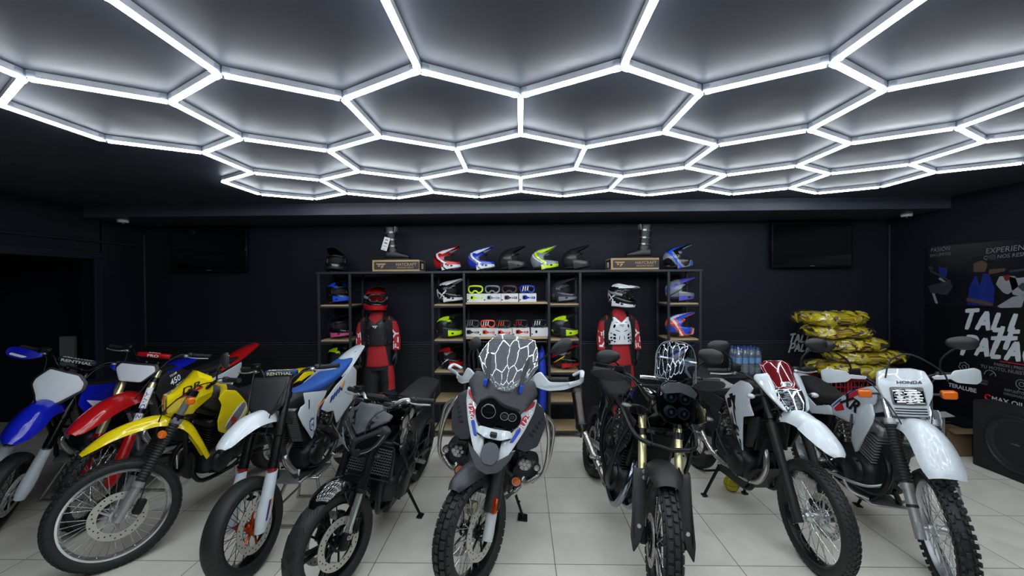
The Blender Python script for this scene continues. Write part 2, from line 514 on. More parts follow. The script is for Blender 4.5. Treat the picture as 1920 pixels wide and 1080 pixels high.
def sweep(g, a, b, sec, z0, cap):
    d = (b-a).normalized(); n = Vector((-d.y, d.x, 0)); a = a+d*cap; b = b-d*cap
    g.loft([[p+n*s_[0]+Vector((0, 0, z0+s_[1]))-OFF for s_ in sec] for p in (a, b)])
tube_far, diff_far = G(), G()
for p, q in sorted(edges):
    a, b = lat(*p), lat(*q)
    vis = max(p[1], q[1]) > -.98
    gh = G() if vis else tube_far; gd = G() if vis else diff_far
    sweep(gh, a, b, HS, ZT+.015, .012); sweep(gd, a, b, DS, ZT+.015, .021)
    if vis:
        t = build('light_tube', gh, HOUSM, rig); build('diffuser', gd, LEDM, t, label='glowing white underside of the tube')
t = build('light_tube', tube_far, HOUSM, rig); t['kind'] = 'stuff'
d = build('diffuser', diff_far, LEDM, t); d['kind'] = 'stuff'
conn = G()
nvis = 0
for p, nb in sorted(verts.items()):
    gg = G() if p[1] > -.98 else conn
    c = lat(*p)-OFF
    for q in nb:
        d = (lat(*q)-lat(*p)).normalized()
        R = Matrix.Rotation(atan2(d.y, d.x), 3, 'Z')
        gg.box(c+d*.022+Vector((0, 0, ZT+.0215)), (.042, .030, .040), R, b=.003, m=0)
    gg.cyl(c+Vector((0, 0, ZT+.004)), c+Vector((0, 0, ZT+.046)), .007, n=10, m=1)
    if p[1] > -.98: build('connector', gg, [CONNM, CAPM], rig)
o = build('connector', conn, [CONNM, CAPM], rig); o['kind'] = 'stuff'

# ---------------------------------------------------------------- motorcycle toolkit
SPOKEM = mat('steel spoke', '#c3c5c8', .25, metal=.9)
BLKSPK = mat('black spoke', '#3c3d40', .3, metal=.7)
BLACKALU = mat('black anodised', '#18191c', .28, metal=.5)
DISCM = mat('brake disc steel', '#b9b6ae', .38, metal=.6)
HOLEM = mat('drilled hole', '#0b0b0c', .8)
BRAKEM = mat('caliper black', '#1c1c1e', .4, metal=.4)

class Bike:
    def __init__(s, name, pose, geo, label):
        s.D, s.w, s.WB, rk, s.tr, s.Dr, s.wr = geo
        s.al = radians(rk); s.rf = s.D/2
        x, y, th, lean, st, pt = pose
        s.root = empty(name, (x, y, .003), (radians(lean), radians(pt), radians(th)), label, 'motorcycle', 'motorcycles parked in a row')
        a = Vector((-sin(s.al), 0, cos(s.al))); p = Vector((s.tr, 0, 0))
        s.T = Matrix.Translation(p) @ Matrix.Rotation(radians(st), 4, a) @ Matrix.Translation(-p)
        s.pose = pose
    def p(s, name, g, mats, st=0, parent=None, label=None, ang=38):
        return build(name, g, mats, parent or s.root, s.T if st else None, ang, label)
    def hx(s, z): return s.tr-tan(s.al)*z            # steering axis
    def lx(s, z): return -(z-s.rf)*tan(s.al)         # fork leg line
    def leg(s, z, y): return Vector((s.lx(z), y, z))
    def to_local(s, P):
        x, y, th, lean, st, pt = s.pose
        M = Matrix.Translation((x, y, .003)) @ Matrix.Rotation(radians(th), 4, 'Z') @ Matrix.Rotation(radians(pt), 4, 'Y') @ Matrix.Rotation(radians(lean), 4, 'X')
        return M.inverted() @ Vector(P)

def wheel(b, fr, rim_r, tread='trail', rimm=ALU, hubm=CASTAL, spk=SPOKEM, ns=36, cast=None, disc=(.13, (1,)), spm=None, tyre_l=None, cdisc=None):
    D, w = (b.D, b.w) if fr else (b.Dr, b.wr)
    R = D/2; C = Vector((0 if fr else -b.WB, 0, R)); st = 1 if fr else 0
    hw = w*.30 if fr else w*.33
    g = G()
    g.lathe([(rim_r-.004, -hw-.004), (rim_r+.012, -hw-.003), (rim_r+.012, -hw+.004), (rim_r, -hw+.012), (rim_r, hw-.012), (rim_r+.012, hw-.004), (rim_r+.012, hw+.003), (rim_r-.004, hw+.004), (rim_r-.012, hw*.55), (rim_r-.016, 0), (rim_r-.012, -hw*.55)], C, 'y', 64, closed=True)
    if cast:
        for k in range(cast):
            for dl in (-.11, .11):
                a = 2*pi*k/cast
                p0 = C+Vector((cos(a)*.04, 0, sin(a)*.04)); p1 = C+Vector((cos(a+dl)*(rim_r-.008), 0, sin(a+dl)*(rim_r-.008)))
                g.tube([p0, (p0+p1)/2, p1], [.017, .012, .012], 8, flat=1.3)
    wh = b.p('front_wheel' if fr else 'rear_wheel', g, rimm, st)
    # tyre
    h = R-rim_r; kh = {'knob': .016, 'block': .011, 'trail': .005, 'slick': 0, 'street': 0}[tread]
    Rt = R-kh; ht = Rt-rim_r
    half = [(rim_r+.004, hw), (rim_r+.25*ht, w*.43), (rim_r+.55*ht, w*.485), (rim_r+.78*ht, w*.44), (rim_r+.92*ht, w*.31), (rim_r+.985*ht, w*.15), (rim_r+ht, 0)]
    prof = [(r, -y) for r, y in half]+[(r, y) for r, y in half[-2::-1]]
    g = G(); g.lathe(prof, C, 'y', 84)
    def surf(y):
        for (r0, y0), (r1, y1) in zip(half[2:], half[3:]):
            if y1 <= abs(y) <= y0: t = (y0-abs(y))/(y0-y1+1e-9); return r0+(r1-r0)*t
        return half[2][0]
    def knob(a, y, la, lw, hgt, tilt=0, m=0):
        r = surf(y); r2_ = surf(min(abs(y)+.01, w*.48)) if abs(y) > .004 else r
        slope = 0 if abs(y) < .004 else atan2(r-r2_, .01)*(1 if y > 0 else -1)
        Rm = Matrix.Rotation(-(a-pi/2), 3, 'Y') @ Matrix.Rotation(-slope, 3, 'X') @ Matrix.Rotation(tilt, 3, 'Z')
        n = Rm @ Vector((0, 0, 1))
        g.box(C+Vector((cos(a)*r, y, sin(a)*r))+n*(hgt/2-.001), (la, lw, hgt+.002), Rm, b=.003, m=m)
    if tread == 'block':
        N = 40
        for k in range(N):
            a = 2*pi*k/N
            knob(a, -w*.15, .040, w*.26, kh); knob(a+pi/N, w*.15, .040, w*.26, kh)
            knob(a+pi/N, -w*.40, .042, w*.17, kh); knob(a, w*.40, .042, w*.17, kh)
    elif tread == 'knob':
        N = 46
        for k in range(N):
            a = 2*pi*k/N
            if k % 2: knob(a, 0, .026, w*.26, kh)
            knob(a+pi/N, -w*.25, .024, w*.17, kh); knob(a+pi/N, w*.25, .024, w*.17, kh)
            knob(a, -w*.42, .027, w*.13, kh); knob(a, w*.42, .027, w*.13, kh)
    elif tread == 'trail':
        N = 56
        for k in range(N):
            a = 2*pi*k/N
            knob(a, -w*.11, .026, w*.17, kh, .5); knob(a+pi/N, w*.11, .026, w*.17, kh, -.5)
            knob(a+pi/N, -w*.31, .026, w*.15, kh, .3); knob(a, w*.31, .026, w*.15, kh, -.3)
    elif tread == 'street':
        N = 16
        for k in range(N):
            a = 2*pi*k/N
            for sg in (-1, 1):
                for q in range(4): knob(a+q*.035+(.19 if sg > 0 else 0), sg*w*(.10+.09*q), .040, .0045, .0022, sg*.5, m=1)
    b.p('tire', g, [RUBBER, GROOVE], st, wh, tyre_l)
    # hub and spokes
    hr = .04 if fr else .05
    g = G(); g.lathe([(.012, -.062), (.022, -.058), (hr*.7, -.045), (hr, -.038), (hr, -.030), (hr*.62, -.022), (hr*.62, .022), (hr, .030), (hr, .038), (hr*.7, .045), (.022, .058), (.012, .062)], C, 'y', 28)
    g.cyl(C+Vector((0, -.105, 0)), C+Vector((0, .105, 0)), .011, n=12)
    b.p('hub', g, hubm, st, wh)
    if not cast:
        g = G()
        for k in range(ns):
            a = 2*pi*k/ns; sg = 1 if k % 2 else -1; cr_ = .55 if (k//2) % 2 else -.55
            p0 = C+Vector((cos(a+cr_)*hr*.93, sg*.034, sin(a+cr_)*hr*.93)); p1 = C+Vector((cos(a)*(rim_r-.008), sg*.006, sin(a)*(rim_r-.008)))
            g.tube([p0, p1], .0021, 5)
            d = (p0-p1).normalized(); g.tube([p1, p1+d*.016], .0034, 6)
        b.p('spokes', g, spk, st, wh)
    if disc:
        rd, sides = disc
        for sd in sides:
            y = sd*.066; g = G(); ri = rd*.70
            g.lathe([(ri, y-.0025), (rd, y-.0025), (rd, y+.0025), (ri, y+.0025)], C, 'y', 60, closed=True, m=0)
            for k in range(30):
                a = 2*pi*k/30; rr = ri+(rd-ri)*(.28+.22*(k % 3)); p = C+Vector((cos(a)*rr, y, sin(a)*rr))
                g.cyl(p-Vector((0, .003, 0)), p+Vector((0, .003, 0)), .0048, n=7, m=1)
            for k in range(6):
                a = 2*pi*k/6+.2; q = a+.35
                g.tube([C+Vector((cos(a)*.036, sd*.05, sin(a)*.036)), C+Vector((cos(q)*(ri+.004), y, sin(q)*(ri+.004)))], .0065, 7, m=2)
            g.lathe([(.030, y-.004), (.046, y-.004), (.046, y+.004), (.030, y+.004)], C, 'y', 26, closed=True, m=2)
            b.p('brake_disc', g, [cdisc or DISCM, HOLEM, spm or hubm], st, wh)
    return wh

def caliper(b, z=.30, dx=-.075, sd=1, m=BRAKEM, dz=.0):
    c = Vector((dx, sd*.072, z+dz)); g = G()
    g.box(c, (.05, .05, .095), Matrix.Rotation(-.4, 3, 'Y'), b=.008)
    g.box(c+Vector((.006, sd*.022, 0)), (.034, .014, .07), Matrix.Rotation(-.4, 3, 'Y'), b=.005)
    g.cyl(c+Vector((0, sd*.02, .02)), c+Vector((0, sd*.034, .02)), .012, n=12); g.cyl(c+Vector((.008, sd*.02, -.02)), c+Vector((.008, sd*.034, -.02)), .012, n=12)
    g.tube(cr([tuple(c+Vector((0, sd*.02, .045))), tuple(c+Vector((-.02, sd*.05, .14))), tuple(b.leg(b.rf+.3, sd*.125)), tuple(b.leg(.80, sd*.11))], 5), .0035, 6)
    return b.p('brake_caliper', g, m, 1)

def legs(b, yy, segs, mats, lugs=True, lugm=0, name='fork_leg'):
    """two fork legs from segments (z0, z1, r0, r1, material)"""
    out = []
    for sg in (1, -1):
        g = G()
        for z0, z1, r0, r1, m in segs: g.cyl(b.leg(z0, sg*yy), b.leg(z1, sg*yy), r0, r1, 18, m=m, b=.003 if r0 == r1 else 0)
        if lugs:
            c = Vector((0, sg*yy, b.rf))
            g.box(c+Vector((-.004, 0, .008)), (.05, .034, .075), Matrix.Rotation(-b.al, 3, 'Y'), b=.012, m=lugm)
            g.cyl(c-Vector((0, sg*.022, 0)), c+Vector((0, sg*.026, 0)), .015, n=14, m=lugm)
        out.append(b.p(name, g, mats, 1))
    return out
def clamps(b, zs, yy, m=BLACKALU):
    for z in zs:
        g = G(); x = b.hx(z); R = Matrix.Rotation(-b.al, 3, 'Y')
        g.box((x+.01, 0, z), (.085, .12, .036), R, b=.012)
        for sg in (1, -1):
            g.box((b.lx(z)-.004, sg*yy*.72, z+.004), (.062, yy*.9, .032), R, b=.010)
            g.cyl(b.leg(z-.018, sg*yy), b.leg(z+.018, sg*yy), .036, n=18)
        b.p('triple_clamp', g, m, 1)

def bars(b, h, half, back=.1, rise=.07, m=BLACKALU, pad=None, padtext=None, padcol=None, lever=ALU, gripm=RUBBER, res=True, sw=True, cross=False, xo=0.0, drop=.0):
    xc = b.hx(h)+.02+xo; g = G(); e = half
    pth = []
    for sg in (-1, 1):
        q = [(xc-back, sg*e, h-drop), (xc-back*.72, sg*(e-.13), h-drop*.6), (xc-back*.35, sg*e*.45, h-.004), (xc, sg*.10, h-rise), (xc, sg*.04, h-rise)]
        pth += cr(q if sg < 0 else q[::-1], 6)
    g.tube(pth, .0115, 12)
    for sg in (-1, 1): g.box((xc, sg*.045, h-rise-.016), (.042, .03, .052), b=.007)
    hb = b.p('handlebar', g, m, 1)
    if cross or pad:
        g = G(); g.tube([(xc-.02, -.13, h-.022), (xc-.02, .13, h-.022)], .007, 8); b.p('crossbar', g, m, 1, hb)
    if pad:
        g = G(); S = sell(.024, .021, 3.2, 20)
        g.loft([[(xc-.02+a*k, y, h-.018+c*k) for a, c in S] for y, k in ((-.122, .85), (-.116, 1), (.116, 1), (.122, .85))])
        po = b.p('bar_pad', g, pad, 1, hb)
        if padtext:
            g = G(); lettering(g, padtext, .040, lambda u, v: (xc+.005, u, h-.018+v*.8), (0, 0), (1, 0, 0), bold=.03, sx=1.15, m=0)
            lettering(g, padtext, .040, lambda u, v: (xc-.02+v*.8, u, h+.004), (0, 0), (0, 0, 1), bold=.03, sx=1.15, m=0)
            b.p('pad_lettering', g, padcol or WHITEDEC, 1, po)
    dirs = {}
    for sg in (-1, 1):
        p1 = Vector((xc-back, sg*e, h-drop)); p0 = Vector((xc-back*.72, sg*(e-.125), h-drop*.6)); d = (p1-p0).normalized()
        g = G(); g.tube([p0, p0+d*.006, p0+d*.010, p1-d*.006, p1+d*.002], [.021, .021, .0165, .0165, .018], 14)
        for k in range(9): g.tube([p0+d*(.02+k*.0115), p0+d*(.025+k*.0115)], .0175, 14)
        b.p('grip', g, gripm, 1, hb)
        if lever:
            g = G(); a = p0-d*.035+Vector((.03, 0, -.006))
            g.tube(cr([tuple(a), tuple(a+d*.03+Vector((.026, 0, -.004))), tuple(a+d*.09+Vector((.03, 0, -.008))), tuple(a+d*.15+Vector((.012, 0, -.010))), tuple(a+d*.163+Vector((.012, 0, -.010)))], 5), [.006]*5+[.0055]*14+[.0075]*2, 8, flat=.7)
            g.box(tuple(a-d*.012-Vector((.012, 0, 0))), (.05, .03, .026), b=.006)
            b.p('lever', g, lever, 1, hb)
        if sw:
            g = G(); q = p0-d*.028; g.box(q, (.042, .044, .046), b=.009); g.box(q+Vector((-.022, 0, .004)), (.008, .02, .014), b=.003)
            b.p('switch_box', g, BLACKP, 1, hb)
        if res and sg < 0:
            g = G(); q = p0-d*.055+Vector((.03, 0, .028)); g.box(q, (.045, .065, .036), b=.007); g.box(q+Vector((0, 0, .021)), (.049, .069, .008), b=.003)
            b.p('brake_reservoir', g, BLACKM, 1, hb)
        g = G(); q = p0-d*.04+Vector((.03, 0, -.01))
        g.tube(cr([tuple(q), (xc+.07, sg*.16, h-.03), (b.lx(.95)+.09, sg*.09, .98), (b.lx(.8)+.05, sg*.05, .82)], 6), .0042, 6)
        b.p('cable', g, BLACKP, 1, hb)
        dirs[sg] = (p0, p1, d)
    return hb, dirs, xc

def mirror(b, base, head, w=.085, h=.05, ang=0, m=BLACKP, st=1, round_=2.6):
    base, head = Vector(base), Vector(head)
    g = G(); g.tube(cr([tuple(base), tuple(base+Vector((0, (head-base).y*.12, (head-base).z*.5))), tuple(head-Vector((0.0, (head-base).y*.15, h*.3)))], 6), .0062, 8)
    ms = b.p('mirror_stem', g, BLACKM, st)
    rings = []; sg = 1 if head.y > 0 else -1
    for x, k in ((-.016, .93), (-.012, 1.0), (.0, .96), (.012, .80), (.020, .55), (.025, .25)):
        q = []
        for a, c in sell(w*k, h*k, round_, 28):
            c *= 1-.25*(a*sg < 0)*abs(a)/w
            q.append(head+Vector((x, a*cos(ang)-c*sin(ang), a*sin(ang)+c*cos(ang))))
        rings.append(q)
    g = G(); g.loft(rings); mh = b.p('mirror_housing', g, m, st, ms)
    g = G(); q0 = [head+(Vector(p)-head)*.9+Vector((-.003, 0, 0)) for p in rings[0]]; q1 = [v-Vector((.001, 0, 0)) for v in q0]
    g.loft([q0, q1]); b.p('mirror_glass', g, CHROME, st, ms)
    return ms

def cover(g, c, r, sd, t=.03, m=0, bolts=6):
    c = Vector(c); y = Vector((0, sd, 0))
    g.lathe([(0.001, sd*t), (r*.55, sd*t), (r*.82, sd*t*.8), (r*.95, sd*t*.4), (r, 0)], c, 'y', 28, m=m)
    for k in range(bolts):
        a = 2*pi*k/bolts; p = c+Vector((cos(a)*r*.97, sd*t*.2, sin(a)*r*.97)); g.cyl(p-y*.008, p+y*.012, .008, n=8, m=m)
def engine(b, x, z, m=ENGDK, fin=ENGDK, s=1.0, tilt=.12, wide=.13, twin=False):
    """crankcase lump, finned cylinder and head, round side covers"""
    g = G()
    body(g, [(x-.24*s, z+.02, .07, .05, .05, 3), (x-.20*s, z, wide*.85, .10*s, .10*s, 3), (x, z, wide, .13*s, .13*s, 3), (x+.16*s, z-.01, wide*.95, .11*s, .10*s, 3), (x+.21*s, z-.02, wide*.6, .06, .06, 3)])
    for sd in (1, -1):
        cover(g, (x+.07*s, sd*wide*.93, z-.005), .098*s, sd, .035); cover(g, (x-.12*s, sd*wide*.82, z+.01), .062*s, sd, .03)
        g.box((x-.02, sd*wide*.9, z+.07), (.18*s, .03, .03), b=.01)
        g.tube(cr([(x-.2, sd*wide*.8, z-.08), (x, sd*wide*1.02, z-.11), (x+.16, sd*wide*.9, z-.07)], 5), .009, 8)
    e = b.p('engine', g, m)
    g = G(); R = Matrix.Rotation(tilt, 3, 'Y'); up = R @ Vector((0, 0, 1)); c0 = Vector((x+.09*s, 0, z+.10*s))
    wy = .28 if twin else .17
    for k in range(9): g.box(c0+up*(.012+.0165*k)*s*1.3, (.17*s, wy*s*1.05, .006), R, b=.002)
    g.box(c0+up*.10*s, (.13*s, wy*.8*s, .20*s), R, b=.01)
    g.box(c0+up*.235*s, (.17*s, wy*s, .075*s), R, b=.02)
    for sd in (1, -1):
        g.cyl(c0+up*.235*s+Vector((0, sd*wy*.5*s, 0)), c0+up*.235*s+Vector((0, sd*(wy*.5+.018)*s, 0)), .035*s, n=16)
        g.tube(cr([tuple(c0+up*.25*s+Vector((.03, sd*.06, 0))), tuple(c0+up*.28*s+Vector((.05, sd*.10, .02))), tuple(c0+up*.22*s+Vector((-.12, sd*.11, .04)))], 5), .006, 6)
    b.p('cylinder', g, fin, 0, e)
    # hoses, bolts and small boxes round the case
    rnd = random.Random(int(x*1000)+7)
    for sd in (1, -1):
        for k in range(4):
            p = Vector((x+rnd.uniform(-.25, .2), sd*(wide+.01), z+rnd.uniform(0, .2)))
            q = p+Vector((rnd.uniform(-.2, .2), sd*rnd.uniform(-.04, .02), rnd.uniform(.1, .25)))
            g = G(); g.tube(cr([tuple(p), tuple((p+q)/2+Vector((.03, sd*.03, 0))), tuple(q)], 5), .006+.004*rnd.random(), 7); b.p('engine_hose', g, BLACKP, 0, e)
        g = G(); g.box((x-.17, sd*wide*.8, z+.16), (.09, .05, .07), b=.012); b.p('starter_cover', g, BLACKP, 0, e)
        g = G(); g.box((x-.02, sd*.07, z+.33), (.08, .05, .06), b=.015); b.p('intake_box', g, BLACKP, 0, e)
    return e
def pipe(b, pts, r=.02, m=STEEL, name='exhaust_pipe', n=14, k=7): return b.p(name, G().tube(cr([tuple(p) for p in pts], k), r, n), m)
def muffler(b, p0, p1, r=.055, m=ALU, cap=BLACKP, sq=2.4):
    p0, p1 = Vector(p0), Vector(p1); d = (p1-p0).normalized(); y = Vector((0, 1, 0)); w = d.cross(y).normalized(); y = w.cross(d)
    g = G()
    g.loft([[p0+d*t+y*a*k+w*c*k for a, c in sell(r, r*1.15, sq, 24)] for t, k in ((0, .55), (.05, .95), (.06, 1), ((p1-p0).length-.07, 1), ((p1-p0).length-.065, 1.03))], m=0)
    L = (p1-p0).length
    g.loft([[p0+d*t+y*a*k+w*c*k for a, c in sell(r, r*1.15, sq, 24)] for t, k in ((L-.068, 1.05), (L-.03, 1.05), (L, .62), (L-.012, .4))], m=1)
    g.loft([[p0+d*t+y*a*k+w*c*k for a, c in sell(r, r*1.15, sq, 24)] for t, k in ((.05, 1.06), (.075, 1.06))], m=1)
    return b.p('muffler', g, [m, cap])
def frame(b, paths, r=.016, m=BLACKM, n=10):
    g = G()
    for q in paths: g.tube(cr([tuple(x) for x in q], 5), r, n)
    return b.p('frame', g, m)
def sym(path): return [path, [(x, -y, z) for x, y, z in path]]
def swing(b, px=-.95, pz=.40, m=CASTAL, y=.10):
    g = G(); rr = b.Dr/2
    for sd in (1, -1):
        g.tube([(px, sd*y*.8, pz), (px-.1, sd*y, pz), (-b.WB-.03, sd*y*1.05, rr)], [.035, .032, .02], 10, flat=.6)
        g.box((-b.WB-.01, sd*y*1.06, rr), (.09, .03, .05), b=.008)
    g.cyl((px, -y, pz), (px, y, pz), .025)
    sw = b.p('swingarm', g, m)
    g = G(); c = [(-b.WB+cos(a)*.10, y*.72, rr+sin(a)*.10) for a in [pi/2+.1+pi*k/10 for k in range(11)]]+[(px+.1, y*.72, pz-.05), (px+.15, y*.72, pz), (px+.1, y*.72, pz+.05)]
    g.tube(c, .007, 6, closed=True); g.lathe([(.03, y*.72-.003), (.095, y*.72-.003), (.095, y*.72+.003), (.03, y*.72+.003)], (-b.WB, 0, rr), 'y', 30, closed=True)
    b.p('drive_chain', g, BLACKM)
    g = G(); p0, p1 = Vector((px+.02, 0, pz+.05)), Vector((px-.12, 0, pz+.38)); N = 26
    g.cyl(p0, p1, .02); hel = [p0+(p1-p0)*(k/(N*4))+Matrix.Rotation(2*pi*k/12, 3, (p1-p0)) @ Vector((0, .036, 0)) for k in range(12*8)]
    hel = [p0+(p1-p0)*(.15+.75*k/96)+Matrix.Rotation(2*pi*k/12, 3, (p1-p0)) @ Vector((0, .036, 0)) for k in range(97)]
    g.tube(hel, .0065, 6); b.p('shock_absorber', g, STEEL)
    return sw
def pegs(b, x=-.86, z=.36, m=CASTAL):
    for sd in (1, -1):
        g = G(); g.box((x, sd*.185, z), (.045, .09, .016), b=.004); g.tube([(x, sd*.12, z+.02), (x, sd*.15, z)], .011, 8)
        for k in range(4): g.box((x, sd*(.155+.02*k), z+.012), (.04, .005, .012), b=.001)
        g.tube(cr([(x+.05, sd*.13, z-.01), (x+.10, sd*.17, z-.03), (x+.16, sd*.18, z-.02), (x+.16, sd*.215, z-.02)], 4), .006, 7)
        b.p('footpeg', g, m)
def radiator(b, x, z, w, h, y=0, m=MESHM, t=.035, tilt=0, name='radiator'):
    g = G(); R = Matrix.Rotation(tilt, 3, 'Y')
    g.box((x, y, z), (t, w, h), R, b=.006, m=0)
    n = max(4, int(h/.012))
    for k in range(n):
        g.box(Vector((x, y, z))+R @ Vector((t*.5, 0, -h/2+h*(k+.5)/n)), (.006, w*.86, .003), R, b=.0005, m=1)
    for sg in (1, -1): g.box(Vector((x, y, z))+R @ Vector((.004, sg*w*.47, 0)), (t*1.05, w*.10, h*1.02), R, b=.008, m=1)
    return b.p(name, g, [m, BLACKM])
def stand(b, foot, top, m=BLACKM, name='side_stand', pad=(.07, .045)):
    """foot given in the room, top in the bike"""
    f = b.to_local(foot); t = Vector(top); g = G()
    g.tube([t, f+Vector((0, 0, .012))], [.013, .010], 10); g.box(f+Vector((0, 0, .007)), (pad[0], pad[1], .010), b=.003)
    g.tube([t+(f-t)*.6, t+(f-t)*.6+Vector((.03, .03, 0))], .005, 6)
    return b.p(name, g, m)
def lamp_round(b, c, r, st=0, m=BLACKP, n=8, name='fog_light', d=(1, 0, 0), lensm=None):
    c = Vector(c); g = G()
    g.lathe([(0.001, -.05), (r*.6, -.045), (r*.95, -.02), (r*1.06, 0), (r*1.06, .012), (r*.94, .014), (r*.92, .006)], c, 'x', 28)
    o = b.p(name, g, m, st)
    g = G(); g.lathe([(r*.92, .004), (0.001, .002)], c, 'x', 24, m=0)
    pts = [(0, 0)]+[(cos(a)*r*.56, sin(a)*r*.56) for a in [2*pi*k/6 for k in range(6)]] if n == 7 else [(0, 0)]
    for a, q in pts: g.lathe([(r*.26 if n == 7 else r*.8, .010), (r*.2 if n == 7 else r*.5, .004), (0.001, .0)], c+Vector((.004, a, q)), 'x', 12, m=1)
    b.p('lamp_reflector', g, [BLACKP, REFLECT], st, o)
    g = G(); g.lathe([(r*.95, .010), (r*.5, .016), (0.001, .018)], c, 'x', 24); b.p('lamp_glass', g, lensm or LENS, st, o)
    return o
def indicator(b, base, head, st=1, w=.05, h=.032, m=ORANGE, square=True):
    base, head = Vector(base), Vector(head); g = G(); g.tube([base, head], .008, 8)
    o = b.p('indicator', g, BLACKP, st); g = G()
    if square:
        g.box(head, (.05, w, h), b=.008)
    else: g.ball(head, (.03, w*.5, h*.6), 16, 10)
    b.p('indicator_lens', g, m, st, o); return o
def plates(b, name, poly, y0, m, both=True, sm=0, t=.005, st=0, parent=None, label=None, **k):
    out = []
    for sg in ((1, -1) if both else (1,)):
        S = side(y0, sg, **k); g = G(); pl = poly if sg > 0 else poly[::-1]
        g.plate(poly, S, (0, sg, 0), t, sm); out.append(b.p(name, g, m, st, parent, label))
    return out

# ---------------------------------------------------------------- the three motocross style bikes on the left
def fork_guard(b, yy, z0, z1, r, m, sg, foot=True):
    g = G(); rows = []
    for z, k in ((z1, 1), (z1-.02, 1.02), ((z0+z1)/2, 1.06), (z0+.06, 1.2), (z0, 1.25)):
        c = b.leg(z, sg*yy); row = []
        for j in range(13):
            a = radians(-115+230*j/12)+(.5*sg)
            row.append((c.x+cos(a)*r*k, c.y+sin(a)*r*k, c.z))
        rows.append(row)
    if foot:
        c = b.leg(z0-.07, sg*yy); rows.append([(c.x+cos(radians(-115+230*j/12)+.5*sg)*r*.9+.004, c.y+sin(radians(-115+230*j/12)+.5*sg)*r*.9, c.z) for j in range(13)])
    g.shell(rows, .004)
    return b.p('fork_guard', g, m, 1)

def lift_stand(loc, rot, label, h=.36, top=(.24, .30), foot=(.40, .44), m=STEEL):
    e = empty('lift_stand', loc, (0, 0, rot), label, 'bike stand', 'lift stands under the motocross bikes')
    g = G(); g.box((0, 0, h-.012), (top[0], top[1], .02), b=.004); g.box((0, 0, h), (top[0]*.8, top[1]*.85, .006), b=.001)
    build('stand_top', g, BLACKM if m is None else m, e)
    for sy in (1, -1):
        g = G(); r = .0125
        g.tube(cr([(top[0]*.45, sy*top[1]*.45, h-.02), (foot[0]*.5, sy*foot[1]*.5, .025), (foot[0]*.5-.03, sy*foot[1]*.5, .0135), (-foot[0]*.5+.03, sy*foot[1]*.5, .0135), (-foot[0]*.5, sy*foot[1]*.5, .025), (-top[0]*.45, sy*top[1]*.45, h-.02)], 3), r, 10)
        build('stand_leg', g, m, e)
    for sx in (1, -1):
        for t in (.35,):
            g = G(); x = sx*(top[0]*.45*t+foot[0]*.5*(1-t)); yy_ = top[1]*.45*t+foot[1]*.5*(1-t)
            g.tube([(x, -yy_, h*t), (x, yy_, h*t)], .009, 8); build('stand_rung', g, m, e)
    return e

